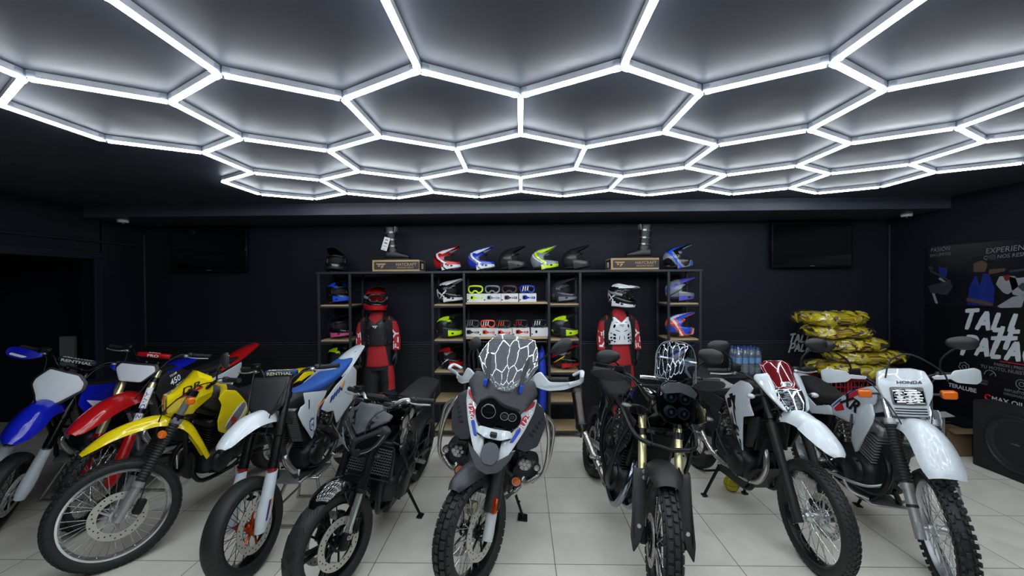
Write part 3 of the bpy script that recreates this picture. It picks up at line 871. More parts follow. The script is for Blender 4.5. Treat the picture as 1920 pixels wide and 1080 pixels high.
def mx(b, c):
    W = b.WB
    wheel(b, 1, c['rim_f'], c['tread'], c['rim'], c['hub'], c['spk'], disc=(.13 if b.D > .65 else .15, (1,)), cdisc=DISCM, spm=c['hub'])
    wheel(b, 0, c['rim_r'], c['tread_r'], c['rim'], c['hub'], c['spk'], disc=(.11, (-1,)))
    caliper(b, .33, -.085, 1)
    yy = .108
    legs(b, yy, [(b.rf-.02, .42, .026, .026, 2), (.42, .60, .024, .024, 1), (.597, .612, .031, .031, 3), (.612, .80, c['ro'], c['ro'], 0), (.80, 1.13, c['ro']-.003, c['ro']-.003, 0), (1.13, 1.14, .02, .02, 3)], [c['leg'], CHROME, c.get('lower', BLACKALU), c['seal']], lugm=2)
    for sg in (1, -1): fork_guard(b, yy, b.rf+.05, c.get('gtop', .60), .036, c['guard'], sg)
    clamps(b, (.82, 1.05), yy)
    bars(b, c['bh'], .40, .12, .075, BLACKALU, c['pad'], c.get('padtext'), c.get('padcol'), cross=True)
    # front fender
    g = G(); fender(g, c['ffend'], .004); b.p('front_fender', g, c['fcol'], 1)
    # number plate and its carrier
    S = front(c['px'], .5, 1.05, .8, .3); nrm = (1, 0, .5)
    g = G(); g.plate([(y*1.13, 1.05+(z-1.05)*1.14-.006) for y, z in c['plate']], front(c['px']-.008, .5, 1.05, .8, .3), nrm, .01, 0); np_ = b.p('number_plate', g, c['pback'], 1)
    g = G(); g.plate(c['plate'], S, nrm, .005, 0); b.p('plate_panel', g, c['pcol'], 1, np_)
    # shrouds, tank, seat, side panels, tail
    for sg in (1, -1):
        S = side(.172, sg, .05, .03, -.5, .85, .014, .3, .25); g = G(); pl = c['shroud'] if sg > 0 else c['shroud'][::-1]
        g.plate(pl, S, (0, sg, 0), .006, 0, c=c.get('shc')); sh = b.p('shroud', g, c['scol'])
        for fn in c.get('shdec', ()): fn(b, sh, S, sg)
        S2 = side(.152, sg, .0, .03, -1.0, .8, .014, .4, .3); g = G(); pl = c['side'] if sg > 0 else c['side'][::-1]
        g.plate(pl, S2, (0, sg, 0), .006, 0, c=c.get('sdc')); sp_ = b.p('side_panel', g, c['sidecol'])
        for fn in c.get('sidec', ()): fn(b, sp_, S2, sg)
        radiator(b, -.42, .80, .10, .27, sg*.10, CASTAL, .03, .25)
    g = G(); body(g, [(-.40, .93, .05, .05, .08, 2.6), (-.50, .95, .10, .07, .13, 2.8), (-.68, .93, .11, .05, .12, 2.8), (-.84, .90, .08, .03, .08, 2.6)]); g.cyl((-.50, 0, 1.0), (-.50, 0, 1.04), .035, n=18)
    b.p('fuel_tank', g, BLACKP)
    g = G(); body(g, c['seat']); b.p('seat', g, c['seatcol'])
    g = G(); fender(g, c['rfend'], .005); rf = b.p('rear_fender', g, c['rcol'])
    for fn in c.get('rdec', ()): fn(b, rf)
    engine(b, -.70, .49, ENGDK, ENGDK, .88, .10, .12)
    pipe(b, [(-.58, 0, .66), (-.42, .03, .62), (-.36, .05, .56), (-.43, .07, .44), (-.60, -.10, .42), (-.85, -.14, .52), (-1.10, -.15, .74)], .021, c.get('pipe', STEEL))
    muffler(b, (-1.05, -.15, .74), (-1.48, -.16, .90), .05, ALU)
    frame(b, sym([(-.32, .03, .92), (-.45, .10, .80), (-.85, .12, .60), (-.98, .11, .46), (-.85, .10, .35)])+sym([(-.31, .03, .78), (-.40, .05, .52), (-.47, .08, .38), (-.85, .10, .345)])+sym([(-.80, .08, .84), (-1.15, .10, .86), (-1.45, .08, .95)])+sym([(-.97, .10, .50), (-1.25, .10, .80)]), .017, c['frame'])
    g = G(); g.box((-.62, 0, .352), (.36, .2, .02), Matrix.Rotation(0, 3, 'Y'), b=.006); g.box((-.44, 0, .40), (.02, .18, .10), Matrix.Rotation(-.5, 3, 'Y'), b=.006)
    b.p('skid_plate', g, c.get('skid', CASTAL))
    swing(b, -.95, .40, CASTAL); pegs(b)
    g = G(); g.tube(cr([(-.95, .08, .62), (-1.0, .16, .40), (-.98, .19, .33)], 4), .008, 8); b.p('kick_lever', g, ALU)

# --- white supermoto
hu = Bike('motorcycle', (-1.765, 2.555, -92.6, 2, -3, 2.5), (.60, .12, 1.47, 25, .10, .62, .15), 'white supermoto bike with blue seat raised on a steel stand')
def hu_sh(b, o, S, sg):
    d = -sg
    g = G(); crown = [(-.055, .0), (-.055, .075), (-.030, .045), (-.018, .09), (0, .055), (.018, .09), (.030, .045), (.055, .075), (.055, 0), (.045, -.055), (0, -.09), (-.045, -.055)]
    P = lambda q, k, u0, v0: [(u0+d*a*k, v0+c*k) for a, c in q]
    N = (0, sg, 0)
    Sd = lambda u, v: Vector(S(u, v))+Vector((0, sg*.002, 0))
    g.plate(P(crown, .62, -.50, .775), Sd, N, .001, 0, m=0)
    g.plate(P(crown, .46, -.50, .772), lambda u, v: Vector(S(u, v))+Vector((0, sg*.0035, 0)), N, .001, 0, m=1)
    lettering(g, 'H', .055, S, (-.50, .768), N, d, 0, .03, 0, .0055, m=0)
    lettering(g, '450', .03, S, (-.535, .70), N, d, .9*d, .02, 0, .002, m=0)
    g.plate([(-.60, .88), (-.73, .90), (-.735, .885), (-.615, .865), (-.585, .80), (-.60, .80)], Sd, N, .001, 0, m=2)
    g.plate([(-.615, .862), (-.715, .884), (-.70, .868), (-.635, .85), (-.60, .77), (-.60, .80)], lambda u, v: Vector(S(u, v))+Vector((0, sg*.003, 0)), N, .001, 0, m=0)
    b.p('decal', g, [NAVYDEC, WHITEDEC, ORDEC], 0, o)
    g = G(); g.plate([(-.47, .97), (-.485, .97), (-.475, .90), (-.462, .90)], Sd, N, .002); b.p('air_slot', g, BLACKP, 0, o)
def hu_sd(b, o, S, sg):
    d = -sg; N = (0, sg, 0); g = G(); Sd = lambda u, v: Vector(S(u, v))+Vector((0, sg*.002, 0))
    for k in range(4): g.plate([(-.80-.045*k, .83+.012*k), (-.83-.045*k, .835+.012*k), (-.865-.045*k, .885+.012*k), (-.83-.045*k, .88+.012*k)], Sd, N, .001, m=0)
    g.plate([(-1.0, .905), (-1.07, .96), (-1.075, .925), (-1.03, .885)], Sd, N, .001, m=1); g.plate([(-.98, .90), (-1.0, .905), (-1.03, .885), (-1.0, .87)], Sd, N, .001, m=0)
    b.p('decal', g, [NAVYDEC, ORDEC], 0, o)
def hu_rd(b, o):
    g = G(); lettering(g, '450', .05, lambda u, v: (-1.55+v, u, 1.098-.22*v), (.02, 0), (0, 0, 1), 1, 0, .02, 0, .012); b.p('decal', g, NAVYDEC, 0, o)
mx(hu, dict(rim_f=.218, rim_r=.22, tread='slick', tread_r='slick', rim=BLACKALU, hub=ORANGEM, spk=BLKSPK, leg=BLACKALU, ro=.031, seal=REDM, guard=WHITEP, lower=WHITEP,
    bh=1.20, pad=mat('navy foam pad', '#1d3a6a', .6), padtext='RENTHAL', padcol=mat('pale yellow print', '#e6dfa0', .5),
    ffend=[(-.36, .90, .075, .055, .03), (-.25, .945, .09, .05, .035), (-.10, .955, .095, .035, .03), (.03, .92, .078, .02, .022), (.10, .885, .058, .012, .014), (.13, .868, .03, .006, .008)], fcol=WHITEP,
    px=-.26, plate=[(-.125, 1.17), (.125, 1.17), (.125, 1.02), (.03, .94), (-.03, .94), (-.125, 1.02)], pback=BLACKP, pcol=mat('charcoal headlight cover', '#26282b', .5),
    shroud=[(-.42, 1.04), (-.79, .945), (-.75, .92), (-.62, .88), (-.575, .80), (-.57, .72), (-.51, .655), (-.45, .73), (-.38, .82), (-.33, .91), (-.37, .95), (-.43, .955)], shc=(-.49, .86), scol=WHITEP, shdec=[hu_sh],
    side=[(-.66, .84), (-.92, .945), (-1.15, 1.0), (-1.27, 1.03), (-1.34, .97), (-1.30, .82), (-1.21, .72), (-1.05, .67), (-.91, .62), (-.86, .75), (-.77, .77)], sdc=(-1.02, .84), sidecol=WHITEP, sidec=[hu_sd],
    seat=[(-.42, 1.01, .03, .02, .02, 2.4), (-.50, 1.0, .06, .03, .05, 2.6), (-.80, .975, .085, .03, .06, 2.8), (-1.10, .995, .105, .035, .06, 2.8), (-1.38, 1.045, .09, .03, .05, 2.6), (-1.50, 1.07, .06, .02, .03, 2.4)], seatcol=BLUESEAT,
    rfend=[(-1.15, 1.0, .10, .05, .01), (-1.35, 1.05, .105, .045, .012), (-1.55, 1.10, .09, .03, .012), (-1.72, 1.125, .065, .015, .008), (-1.77, 1.13, .05, .008, .004)], rcol=WHITEP, rdec=[hu_rd], frame=mat('frame grey', '#3a3c42', .4, metal=.4)))
g = G()
for sg in (1,):
    for k, (mz, mm) in enumerate(((.0, 0), (.014, 1))):
        c0, c1 = hu.leg(.34, .115+.034), hu.leg(.46, .115+.034)
        g.box((c0+c1)/2+Vector((.020-mz, .0, 0)), (.013, .003, .12), Matrix.Rotation(-hu.al, 3, 'Y'), b=.001, m=mm)
hu.p('fork_decal', g, [NAVYDEC, ORDEC], 1)
lift_stand((-1.74, 3.26, 0), .03, 'bare steel lift stand under the white supermoto bike', .345, (.26, .26), (.42, .44))

# --- red motocross bike
cf = Bike('motorcycle', (-3.345, 3.06, -93, -1, 19, 1), (.69, .09, 1.48, 27, .11, .67, .12), 'red motocross bike with white number plate and gold forks')
def cf_sh(b, o, S, sg):
    N = (0, sg, 0); g = G()
    lettering(g, '450', .075, S, (-.53, 1.0), N, -sg, .3 if sg > 0 else -.3, .02, .1, .003); lettering(g, 'TEAM', .028, S, (-.51, 1.055), N, -sg, .3 if sg > 0 else -.3, .01, .1, .003, 1.1); lettering(g, 'ENDURO', .026, S, (-.59, .965), N, -sg, .3 if sg > 0 else -.3, .01, .1, .003, 1.1)
    b.p('decal', g, WHITEDEC, 0, o)
mx(cf, dict(rim_f=.272, rim_r=.25, tread='knob', tread_r='knob', rim=BLACKALU, hub=CASTAL, spk=SPOKEM, leg=GOLD, ro=.030, seal=BLACKALU, guard=REDP, lower=BLACKALU, gtop=.66,
    bh=1.24, pad=REDP, padtext='PRO', ffend=[(-.38, .90, .075, .05, .03), (-.22, .945, .092, .05, .035), (.0, .94, .10, .04, .03), (.16, .90, .088, .03, .025), (.27, .855, .06, .018, .014), (.31, .835, .03, .008, .008)], fcol=REDP,
    px=-.22, plate=[(-.12, 1.19), (.12, 1.19), (.142, 1.15), (.075, 1.065), (-.075, 1.065), (-.142, 1.15)], pback=BLACKP, pcol=WHITEM,
    shroud=[(-.38, 1.05), (-.46, 1.09), (-.62, 1.085), (-.80, 1.0), (-.80, .90), (-.62, .80), (-.55, .70), (-.46, .74), (-.38, .86), (-.34, .94)], scol=BLACKP, shdec=[cf_sh],
    side=[(-.80, .88), (-1.1, .93), (-1.38, .99), (-1.36, .88), (-1.2, .75), (-.95, .68), (-.86, .76)], sidecol=WHITEP,
    seat=[(-.46, 1.03, .05, .02, .03, 2.4), (-.62, 1.0, .075, .03, .05, 2.6), (-.90, .97, .09, .03, .06, 2.8), (-1.15, .985, .10, .03, .05, 2.8), (-1.42, 1.02, .085, .025, .04, 2.6)], seatcol=SEATV,
    rfend=[(-1.15, .98, .10, .05, .01), (-1.40, 1.03, .10, .045, .015), (-1.62, 1.085, .085, .03, .014), (-1.78, 1.12, .06, .012, .008)], rcol=REDP, frame=ALU, pipe=STEEL))
g = G()
for sg in (1,):
    c = cf.leg(.84, sg*.108)
    Sf = lambda u, v, sg=sg: (cf.lx(.86+u)+.031*cos(v/.031+.35*sg), sg*.108+.031*sin(v/.031+.35*sg), .86+u+.015*cos(v/.031))
    for q in range(8):
        pass
    rows = [[Vector(Sf(u, v)) for v in (-.024, -.012, 0, .012, .024)] for u in (-.12, -.04, .04, .13)]
    g.shell(rows, .001, m=0); fd = cf.p('fork_decal', g, WHITEDEC, 1)
    g = G(); lettering(g, 'SHOWA', .044, lambda u, v: Sf(u, v), (0, 0), (1, 0, .5), 1, 0, .015, 0, .002, 1.15); cf.p('fork_lettering', g, mat('violet print', '#4a2a86', .4), 1, fd)
lift_stand((-3.33, 3.80, 0), .0, 'bare steel lift stand under the red motocross bike', .325, (.26, .28), (.44, .46))

# --- blue motocross bike
yz = Bike('motorcycle', (-3.95, 2.93, -92, -3, 34, 0), (.60, .11, 1.46, 27, .11, .62, .14), 'blue motocross bike with white number plate at far left')
def yz_sh(b, o, S, sg):
    g = G(); Sd = lambda u, v: Vector(S(u, v))+Vector((0, sg*.002, 0))
    g.plate([(-.42, .90), (-.60, .84), (-.56, .77), (-.50, .80)], Sd, (0, sg, 0), .001); b.p('decal', g, WHITEDEC, 0, o)
mx(yz, dict(rim_f=.218, rim_r=.22, tread='slick', tread_r='slick', rim=BLACKALU, hub=CASTAL, spk=BLKSPK, leg=mat('smoke black fork tube', '#2b2a2a', .2, metal=.8), ro=.031, seal=BLACKALU, guard=WHITEP, lower=WHITEP,
    bh=1.22, pad=mat('dark navy pad', '#141c40', .6), padtext='RENTHAL', padcol=mat('cream print', '#cfcdb4', .5),
    ffend=[(-.37, .89, .085, .05, .03), (-.24, .93, .105, .06, .04), (-.08, .93, .10, .05, .035), (.03, .875, .10, .05, .035), (.12, .81, .08, .03, .02), (.17, .765, .035, .01, .008)], fcol=BLUEP,
    px=-.22, plate=[(-.08, 1.18), (.10, 1.16), (.155, 1.11), (.16, 1.06), (.06, .955), (-.06, .955), (-.075, .99), (-.13, 1.06), (-.13, 1.10)], pback=BLACKP, pcol=WHITEM,
    shroud=[(-.40, 1.02), (-.80, .97), (-.78, .89), (-.60, .80), (-.52, .70), (-.44, .76), (-.36, .88)], scol=BLUEP, shdec=[yz_sh],
    side=[(-.80, .88), (-1.1, .92), (-1.36, .96), (-1.34, .86), (-1.15, .74), (-.92, .68)], sidecol=BLUEP,
    seat=[(-.46, 1.01, .05, .02, .03, 2.4), (-.62, .98, .075, .03, .05, 2.6), (-.95, .95, .09, .03, .06, 2.8), (-1.40, .98, .085, .025, .04, 2.6)], seatcol=SEATV,
    rfend=[(-1.15, .95, .10, .05, .01), (-1.40, .99, .10, .045, .015), (-1.62, 1.02, .085, .03, .014), (-1.76, 1.04, .06, .012, .008)], rcol=BLUEP, frame=BLACKM))
for sg in (1, -1):
    g = G(); xg = yz.hx(1.22)-.05
    S = front(xg+.07, -.2, 1.2, .0, 0)
    g.plate([(sg*.22, 1.20), (sg*.27, 1.235), (sg*.40, 1.245), (sg*.445, 1.21), (sg*.43, 1.165), (sg*.33, 1.155)], lambda u, v, s=sg: (xg+.075-.5*(abs(u)-.3)**2-.10*max(0, abs(u)-.30), u, v), (1, 0, 0), .012, 3)
    hg = yz.p('hand_guard', g, BLUEP, 1)
    g = G(); g.plate([(sg*.30, 1.185), (sg*.41, 1.195), (sg*.42, 1.175), (sg*.33, 1.168)], lambda u, v: (xg+.078-.5*(abs(u)-.3)**2-.10*max(0, abs(u)-.30), u, v), (1, 0, 0), .001, 0)
    yz.p('decal', g, WHITEDEC, 1, hg)
lift_stand((-3.95, 3.62, 0), 0, 'bare steel lift stand under the blue motocross bike', .31, (.26, .28), (.44, .46))

# ---------------------------------------------------------------- yellow dual-sport
def gaiter(g, b, yy, z0, z1, r=.034, n=22, m=0):
    pts = []; rs = []
    for k in range(n*2+1):
        t = k/(n*2); z = z0+(z1-z0)*t; pts.append(b.leg(z, yy)); rs.append(r if k % 2 else r*.82)
    g.tube(pts, rs, 18, m=m)
dr = Bike('motorcycle', (-2.75, 2.62, -96.2, -12.8, -36, 0), (.69, .09, 1.49, 27, .11, .66, .12), 'yellow dual-sport motorcycle with bright rim and amber signal lamps')
b = dr
wheel(b, 1, .272, 'trail', CHROME, CASTAL, SPOKEM, disc=(.148, (1,)), spm=ALU)
wheel(b, 0, .235, 'trail', CHROME, CASTAL, SPOKEM, disc=(.11, (-1,)))
caliper(b, .37, -.10, 1)
for sg in (1, -1):
    g = G(); g.cyl(b.leg(b.rf-.03, sg*.10), b.leg(.53, sg*.10), .026, .028, 18, m=1, b=.003)
    gaiter(g, b, sg*.10, .53, .88, m=0); g.cyl(b.leg(.51, sg*.10), b.leg(.54, sg*.10), .036, n=18, m=1)
    g.cyl(b.leg(.88, sg*.10), b.leg(1.10, sg*.10), .0225, n=18, m=2)
    g.box(b.leg(.90, sg*.10), (.06, .07, .05), Matrix.Rotation(-b.al, 3, 'Y'), b=.01, m=2); g.box(b.leg(b.rf, sg*.10), (.05, .03, .06), b=.012, m=1)
    b.p('fork_leg', g, [BLACKP, CASTAL, MIDGR], 1)
    g = G(); S = sell(.018, .018, 2, 12)
    g.cyl(b.leg(1.04, sg*.12)+Vector((.02, 0, 0)), b.leg(1.04, sg*.20)+Vector((.02, 0, 0)), .008, n=8)
    o = b.p('indicator', g, BLACKP, 1); g = G(); g.box(b.leg(1.04, sg*.225)+Vector((.02, 0, 0)), (.05, .065, .048), b=.012); b.p('indicator_lens', g, ORANGE, 1, o)
g = G(); g.lathe([(0.001, .02), (.024, .016), (.028, 0), (.02, -.02), (0.001, -.022)], b.leg(.83, .15)+Vector((.05, 0, 0)), 'y', 20); g.tube([b.leg(.84, .11), b.leg(.83, .14)+Vector((.05, 0, 0))], .008, 8, m=1); b.p('side_reflector', g, [ORANGE, BLACKP], 1)
clamps(b, (.92, 1.08), .10)
hb, dirs, xc = bars(b, 1.16, .40, .12, .06, BLACKALU, YELLOWP, 'RACE', BLACKDEC)
mirror(b, (xc-.03, .22, 1.16), (xc-.02, .43, 1.315), .045, .058, round_=6)
g = G(); fender(g, [(-.50, .585, .075, .03, .006), (-.44, .72, .078, .035, .012), (-.36, .85, .082, .04, .02), (-.22, .915, .086, .04, .026), (-.08, .905, .086, .038, .026), (.04, .865, .08, .03, .024), (.13, .81, .066, .018, .016), (.18, .772, .04, .008, .008)], .005)
b.p('front_fender', g, YELLOWP, 1)
# headlight fairing
g = G(); rr_ = []
for x, y0, y1, za, zb, zc_, zd in [(-.228, .045, .052, .965, .985, 1.03, 1.05), (-.236, .055, .075, .94, .97, 1.05, 1.075), (-.30, .045, .092, .895, .96, 1.085, 1.115), (-.375, .04, .105, .895, 1.0, 1.15, 1.195), (-.41, .05, .108, .95, 1.04, 1.19, 1.235), (-.50, .06, .10, 1.03, 1.07, 1.15, 1.18)]:
    rr_.append([Vector((x, y, z)) for y, z in ((-y0, za), (y0, za), (y1, zb), (y1, zc_), (y0*1.1, zd), (-y0*1.1, zd), (-y1, zc_), (-y1, zb))])
g.loft(rr_)
hf = b.p('headlight_fairing', g, YELLOWP, 1)
g = G(); g.plate([(-.058, 1.05), (.058, 1.05), (.062, .955), (-.062, .955)], front(-.229, .0, 1.0), (1, 0, 0), .008, 0); hl = b.p('headlight', g, LAMPDK, 1, hf)
g = G(); g.plate([(-.065, 1.057), (.065, 1.057), (.069, .948), (-.069, .948)], front(-.231, .0, 1.0), (1, 0, 0), .008, 0); b.p('headlight_rim', g, DARKGR, 1, hf)
for sg in (1, -1):
    S = lambda u, v, sg=sg: (u, sg*(.0935+(-.30-u)*.17-.06*max(0, v-1.15)), v); g = G()
    lettering(g, 'DR', .06, S, (-.36, 1.115), (0, sg, 0), -sg, .42*sg if sg < 0 else .42, .014, .35, .004, 1.5, m=0)
    g.plate([(-.27, 1.045), (-.43, 1.128), (-.435, 1.11), (-.32, 1.055)], lambda u, v: Vector(S(u, v))+Vector((0, sg*.003, 0)), (0, sg, 0), .001, m=1, c=(-.35, 1.083))
    b.p('decal', g, [BLACKDEC, REDDEC], 1, hf)
# tank with side shrouds, seat, tail
g = G(); body(g, [(-.44, 1.02, .06, .06, .08, 2.6), (-.52, 1.03, .12, .09, .16, 2.8), (-.66, 1.0, .14, .09, .18, 2.8), (-.82, .94, .12, .05, .12, 2.8), (-.92, .90, .08, .02, .06, 2.6)]); g.cyl((-.60, 0, 1.08), (-.60, 0, 1.11), .04, n=20, m=1)
b.p('fuel_tank', g, [BLACKP, BLACKM])
tp = [(-.44, 1.06), (-.50, 1.11), (-.60, 1.08), (-.70, .98), (-.79, .87), (-.74, .79), (-.56, .74), (-.48, .79), (-.455, .88), (-.475, 1.0)]
for sg in (1, -1):
    S = side(.165, sg, .05, -.05, -.6, .92, .025, .25, .25); g = G(); g.plate(tp if sg > 0 else tp[::-1], S, (0, sg, 0), .008, 0, c=(-.60, .92)); sh = b.p('tank_shroud', g, YELLOWP)
    g = G(); Sd = lambda u, v: Vector(S(u, v))+Vector((0, sg*.002, 0)); Se = lambda u, v: Vector(S(u, v))+Vector((0, sg*.0032, 0)); N = (0, sg, 0)
    g.plate([(-.545, .775), (-.60, .775), (-.70, .86), (-.735, .93), (-.69, .96), (-.60, .90), (-.54, .83)], Sd, N, .001, m=0)
    g.plate([(-.565, .87), (-.585, .88), (-.62, .86), (-.645, .83), (-.61, .785), (-.585, .79), (-.60, .825), (-.575, .845)], Se, N, .001, m=1)
    for pq in ([(-.525, .80), (-.545, .86), (-.62, .94), (-.70, .975), (-.615, .93), (-.55, .86)], [(-.61, .775), (-.70, .845), (-.755, .925), (-.74, .93), (-.69, .855)], [(-.66, .80), (-.725, .86), (-.765, .90), (-.72, .865)]): g.plate(pq, lambda u, v: Vector(S(u, v))+Vector((0, sg*.0042, 0)), N, .001, m=2)
    b.p('decal', g, [GREYDEC, REDDEC, WHITEDEC], 0, sh)
    S2 = side(.12, sg, 0, 0, -1.1, .8, .02, .3, .2); sp_ = [(-.86, .88), (-1.15, .90), (-1.35, .93), (-1.30, .80), (-1.0, .70), (-.90, .76)]; g = G(); g.plate(sp_ if sg > 0 else sp_[::-1], S2, N, .006); b.p('side_panel', g, YELLOWP)
    g = G(); S3 = lambda u, v, sg=sg: (v, sg*(.10+u), 1.02-.0)  # inner yellow strut from bar pad to tank
    g.tube(cr([(-.47, sg*.10, 1.16), (-.50, sg*.14, 1.13), (-.50, sg*.15, 1.04)], 5), [.022]*11, 10, flat=.4); b.p('tank_wing', g, YELLOWP)
g = G(); body(g, [(-.72, .96, .06, .03, .03, 2.4), (-.80, .94, .10, .04, .06, 2.6), (-1.05, .90, .12, .045, .07, 2.8), (-1.35, .93, .12, .045, .06, 2.8), (-1.52, .96, .09, .03, .04, 2.6)]); b.p('seat', g, SEATV)
g = G(); fender(g, [(-1.30, .91, .11, .06, .01), (-1.5, .955, .11, .05, .015), (-1.66, .97, .095, .04, .012), (-1.80, .955, .08, .03, .01)], .005); b.p('rear_fender', g, YELLOWP)
engine(b, -.70, .485, ENGDK, ENGDK, .95, .10, .14)
pipe(b, [(-.56, -.02, .72), (-.42, -.05, .64), (-.37, -.06, .52), (-.46, -.08, .40), (-.75, -.15, .38), (-1.0, -.17, .50)], .019, BLACKM)
muffler(b, (-1.0, -.17, .52), (-1.48, -.19, .72), .055, BLACKM)
frame(b, sym([(-.36, .03, .98), (-.5, .09, .9), (-.9, .12, .78), (-1.0, .12, .48), (-.9, .10, .35)])+[[(-.34, 0, .92), (-.42, 0, .62), (-.46, 0, .42)]]+sym([(-.46, .03, .46), (-.52, .10, .35), (-.9, .10, .34)])+sym([(-.9, .1, .78), (-1.3, .11, .87), (-1.6, .09, .92)]), .017)
swing(b, -.98, .42, ENGDK); pegs(b, -.85, .36); stand(b, (-2.36, 3.45, 0), (-.84, .13, .33))
g = G(); body(g, [(-.50, .44, .05, .08, .08, 3), (-.45, .50, .07, .10, .12, 3), (-.43, .56, .05, .05, .05, 3)]); b.p('horn', g, BLACKM)

# ---------------------------------------------------------------- black naked street bike
mt = Bike('motorcycle', (-1.20, 2.42, -95.4, -9.5, -22, 0), (.60, .12, 1.44, 25, .103, .62, .18), 'all black naked street motorcycle with silver handlebar')
b = mt
wheel(b, 1, .218, 'street', BLACKALU, BLACKALU, cast=5, disc=(.149, (1, -1)), spm=BLACKALU)
wheel(b, 0, .218, 'street', BLACKALU, BLACKALU, cast=5, disc=(.12, (-1,)), spm=BLACKALU)
for sd in (1, -1): caliper(b, .36, -.115, sd)
legs(b, .105, [(b.rf-.02, .36, .027, .027, 1), (.36, .56, .0205, .0205, 2), (.56, .58, .03, .03, 1), (.58, 1.0, .027, .027, 0)], [BLACKALU, BLACKM, CHROME], lugm=1)
for sg in (1, -1):
    g = G()
    for q in range(2): g.lathe([(.006, 0), (.006, .002), (.012, .002), (.012, 0)], b.leg(.345+.03*q, sg*.132)+Vector((.008, 0, 0)), 'y', 18, closed=True)
    b.p('axle_rings', g, ALU, 1)
clamps(b, (.80, .97), .105)
hb, dirs, xc = bars(b, 1.08, .40, .10, .055, ALU, cross=False)
g = G(); g.box((xc+.0, 0, 1.075), (.10, .16, .03), Matrix.Rotation(-.6, 3, 'Y'), b=.008); b.p('instrument_cluster', g, BLACKP, 1)
for sg in (-1, 1): g = G(); g.box((xc+.02, sg*.13, 1.05), (.08, .08, .03), Matrix.Rotation(-.3, 3, 'Y'), b=.01); b.p('dash_bracket', g, BLACKP, 1)
g = G(); fender(g, [(.14, .555, .04, .02, .01), (.10, .60, .066, .03, .02), (.0, .637, .075, .045, .022), (-.10, .63, .078, .06, .022), (-.20, .585, .075, .06, .02), (-.27, .50, .068, .05, .016)], .004)
for sg in (1, -1): g.plate([(-.02, .60), (-.14, .60), (-.16, .50), (-.10, .44), (-.06, .50)], side(.082, sg), (0, sg, 0), .004)
b.p('front_fender', g, BLACKG, 1)
# headlight unit: a pointed mask in three facets per side
g = G(); S = lambda y, z: (-.165-.28*abs(y)-.42*(z-.84)-.3*max(0, z-.97), y, z)
g.plate([(0, .885), (.09, .925), (.19, .975), (.20, 1.005), (.12, 1.03), (.10, 1.06), (-.10, 1.06), (-.12, 1.03), (-.20, 1.005), (-.19, .975), (-.09, .925)], S, (1, 0, .7), .012, 0, c=(0, .95)); vz = b.p('fly_screen', g, mat('grey fly screen', '#4a4c52', .42), 1)
g = G()
for sg in (1, -1): lettering(g, 'MT', .05, lambda u, v, sg=sg: S(u, v), (sg*.085, .965), (1, 0, .7), 1, 1.2*sg, .012, 0, .003, 1.5)
b.p('decal', g, BLACKDEC, 1, vz)
g = G(); S2 = lambda y, z: (-.150-.45*abs(y)-.20*(z-.82)-.6*max(0, .80-z), y, z)
g.plate([(0, .735), (.07, .775), (.15, .82), (.205, .905), (.17, .945), (.09, .905), (0, .865), (-.09, .905), (-.17, .945), (-.205, .905), (-.15, .82), (-.07, .775)], S2, (1, 0, 0), .03, 0); nm = b.p('headlight_mask', g, BLACKP, 1)
for sg in (1, -1):
    g = G(); pl = [(sg*.018, .795), (sg*.022, .835), (sg*.08, .868), (sg*.155, .895), (sg*.165, .875), (sg*.12, .82), (sg*.05, .795)]
    g.plate(pl, lambda u, v: Vector(S2(u, v))+Vector((.006, 0, 0)), (1, 0, 0), .008); b.p('headlight', g, LAMPDK, 1, nm)
    g = G(); g.tube([Vector(S2(u, v))+Vector((.008, 0, 0)) for u, v in ((sg*.05, .772), (sg*.10, .79), (sg*.15, .828), (sg*.19, .89))], .004, 6); b.p('light_strip', g, MIDGR, 1, nm)
    g = G(); g.plate([(sg*.015, .848), (sg*.085, .882), (sg*.165, .91), (sg*.175, .935), (sg*.09, .90), (sg*.0, .862)], lambda u, v: Vector(S2(u, v))+Vector((.007, 0, 0)), (1, 0, 0), .006); b.p('brow', g, DARKGR, 1, nm)
g = G(); S3 = lambda y, z: (-.20-.3*abs(y)+.9*(z-.72), y, z)
g.plate([(-.03, .675), (.03, .675), (.12, .715), (.17, .755), (.10, .75), (0, .735), (-.10, .75), (-.17, .755), (-.12, .715)], S3, (1, 0, -.8), .015); b.p('chin_cowl', g, BLACKP, 1)
# radiator with hexagon grille
radiator(b, -.36, .66, .34, .22, tilt=.1, m=MESHM)
g = G()
for i in range(-9, 10):
    for j in range(10):
        y, z = i*.0175+(.00875 if j % 2 else 0), .565+j*.0205
        R = Matrix.Rotation(.1, 3, 'Y'); p = Vector((-.36, 0, .66))+R @ Vector((.024, y, z-.66))
        for q in range(3):
            a = pi*q/3+pi/6; d = R @ Vector((0, cos(a), sin(a))); e_ = R @ Vector((0, cos(a+pi/2), sin(a+pi/2)))
            g.box(p+d*.009, (.004, .0034, .0105), Matrix((( 1, 0, 0), (0, d.y, e_.y), (0, d.z, e_.z))), b=.0003)
gr = b.p('radiator_grille', g, mat('grille metal', '#8d8f92', .45, metal=.4)); gr['kind'] = 'stuff'
g = G(); g.box((-.335, 0, .775), (.012, .35, .012), b=.003); g.box((-.32, 0, .545), (.012, .35, .012), b=.003)
for sg in (1, -1): g.box((-.33, sg*.175, .66), (.012, .012, .235), b=.003)
b.p('grille_frame', g, BLACKM)
g = G(); body(g, [(-.42, .97, .06, .05, .10, 2.6), (-.48, .97, .12, .07, .13, 2.8), (-.60, .96, .15, .09, .16, 2.8), (-.76, .92, .145, .07, .14, 2.8), (-.88, .86, .10, .03, .10, 2.6)]); g.cyl((-.58, 0, 1.03), (-.58, 0, 1.06), .045, n=20, m=1)
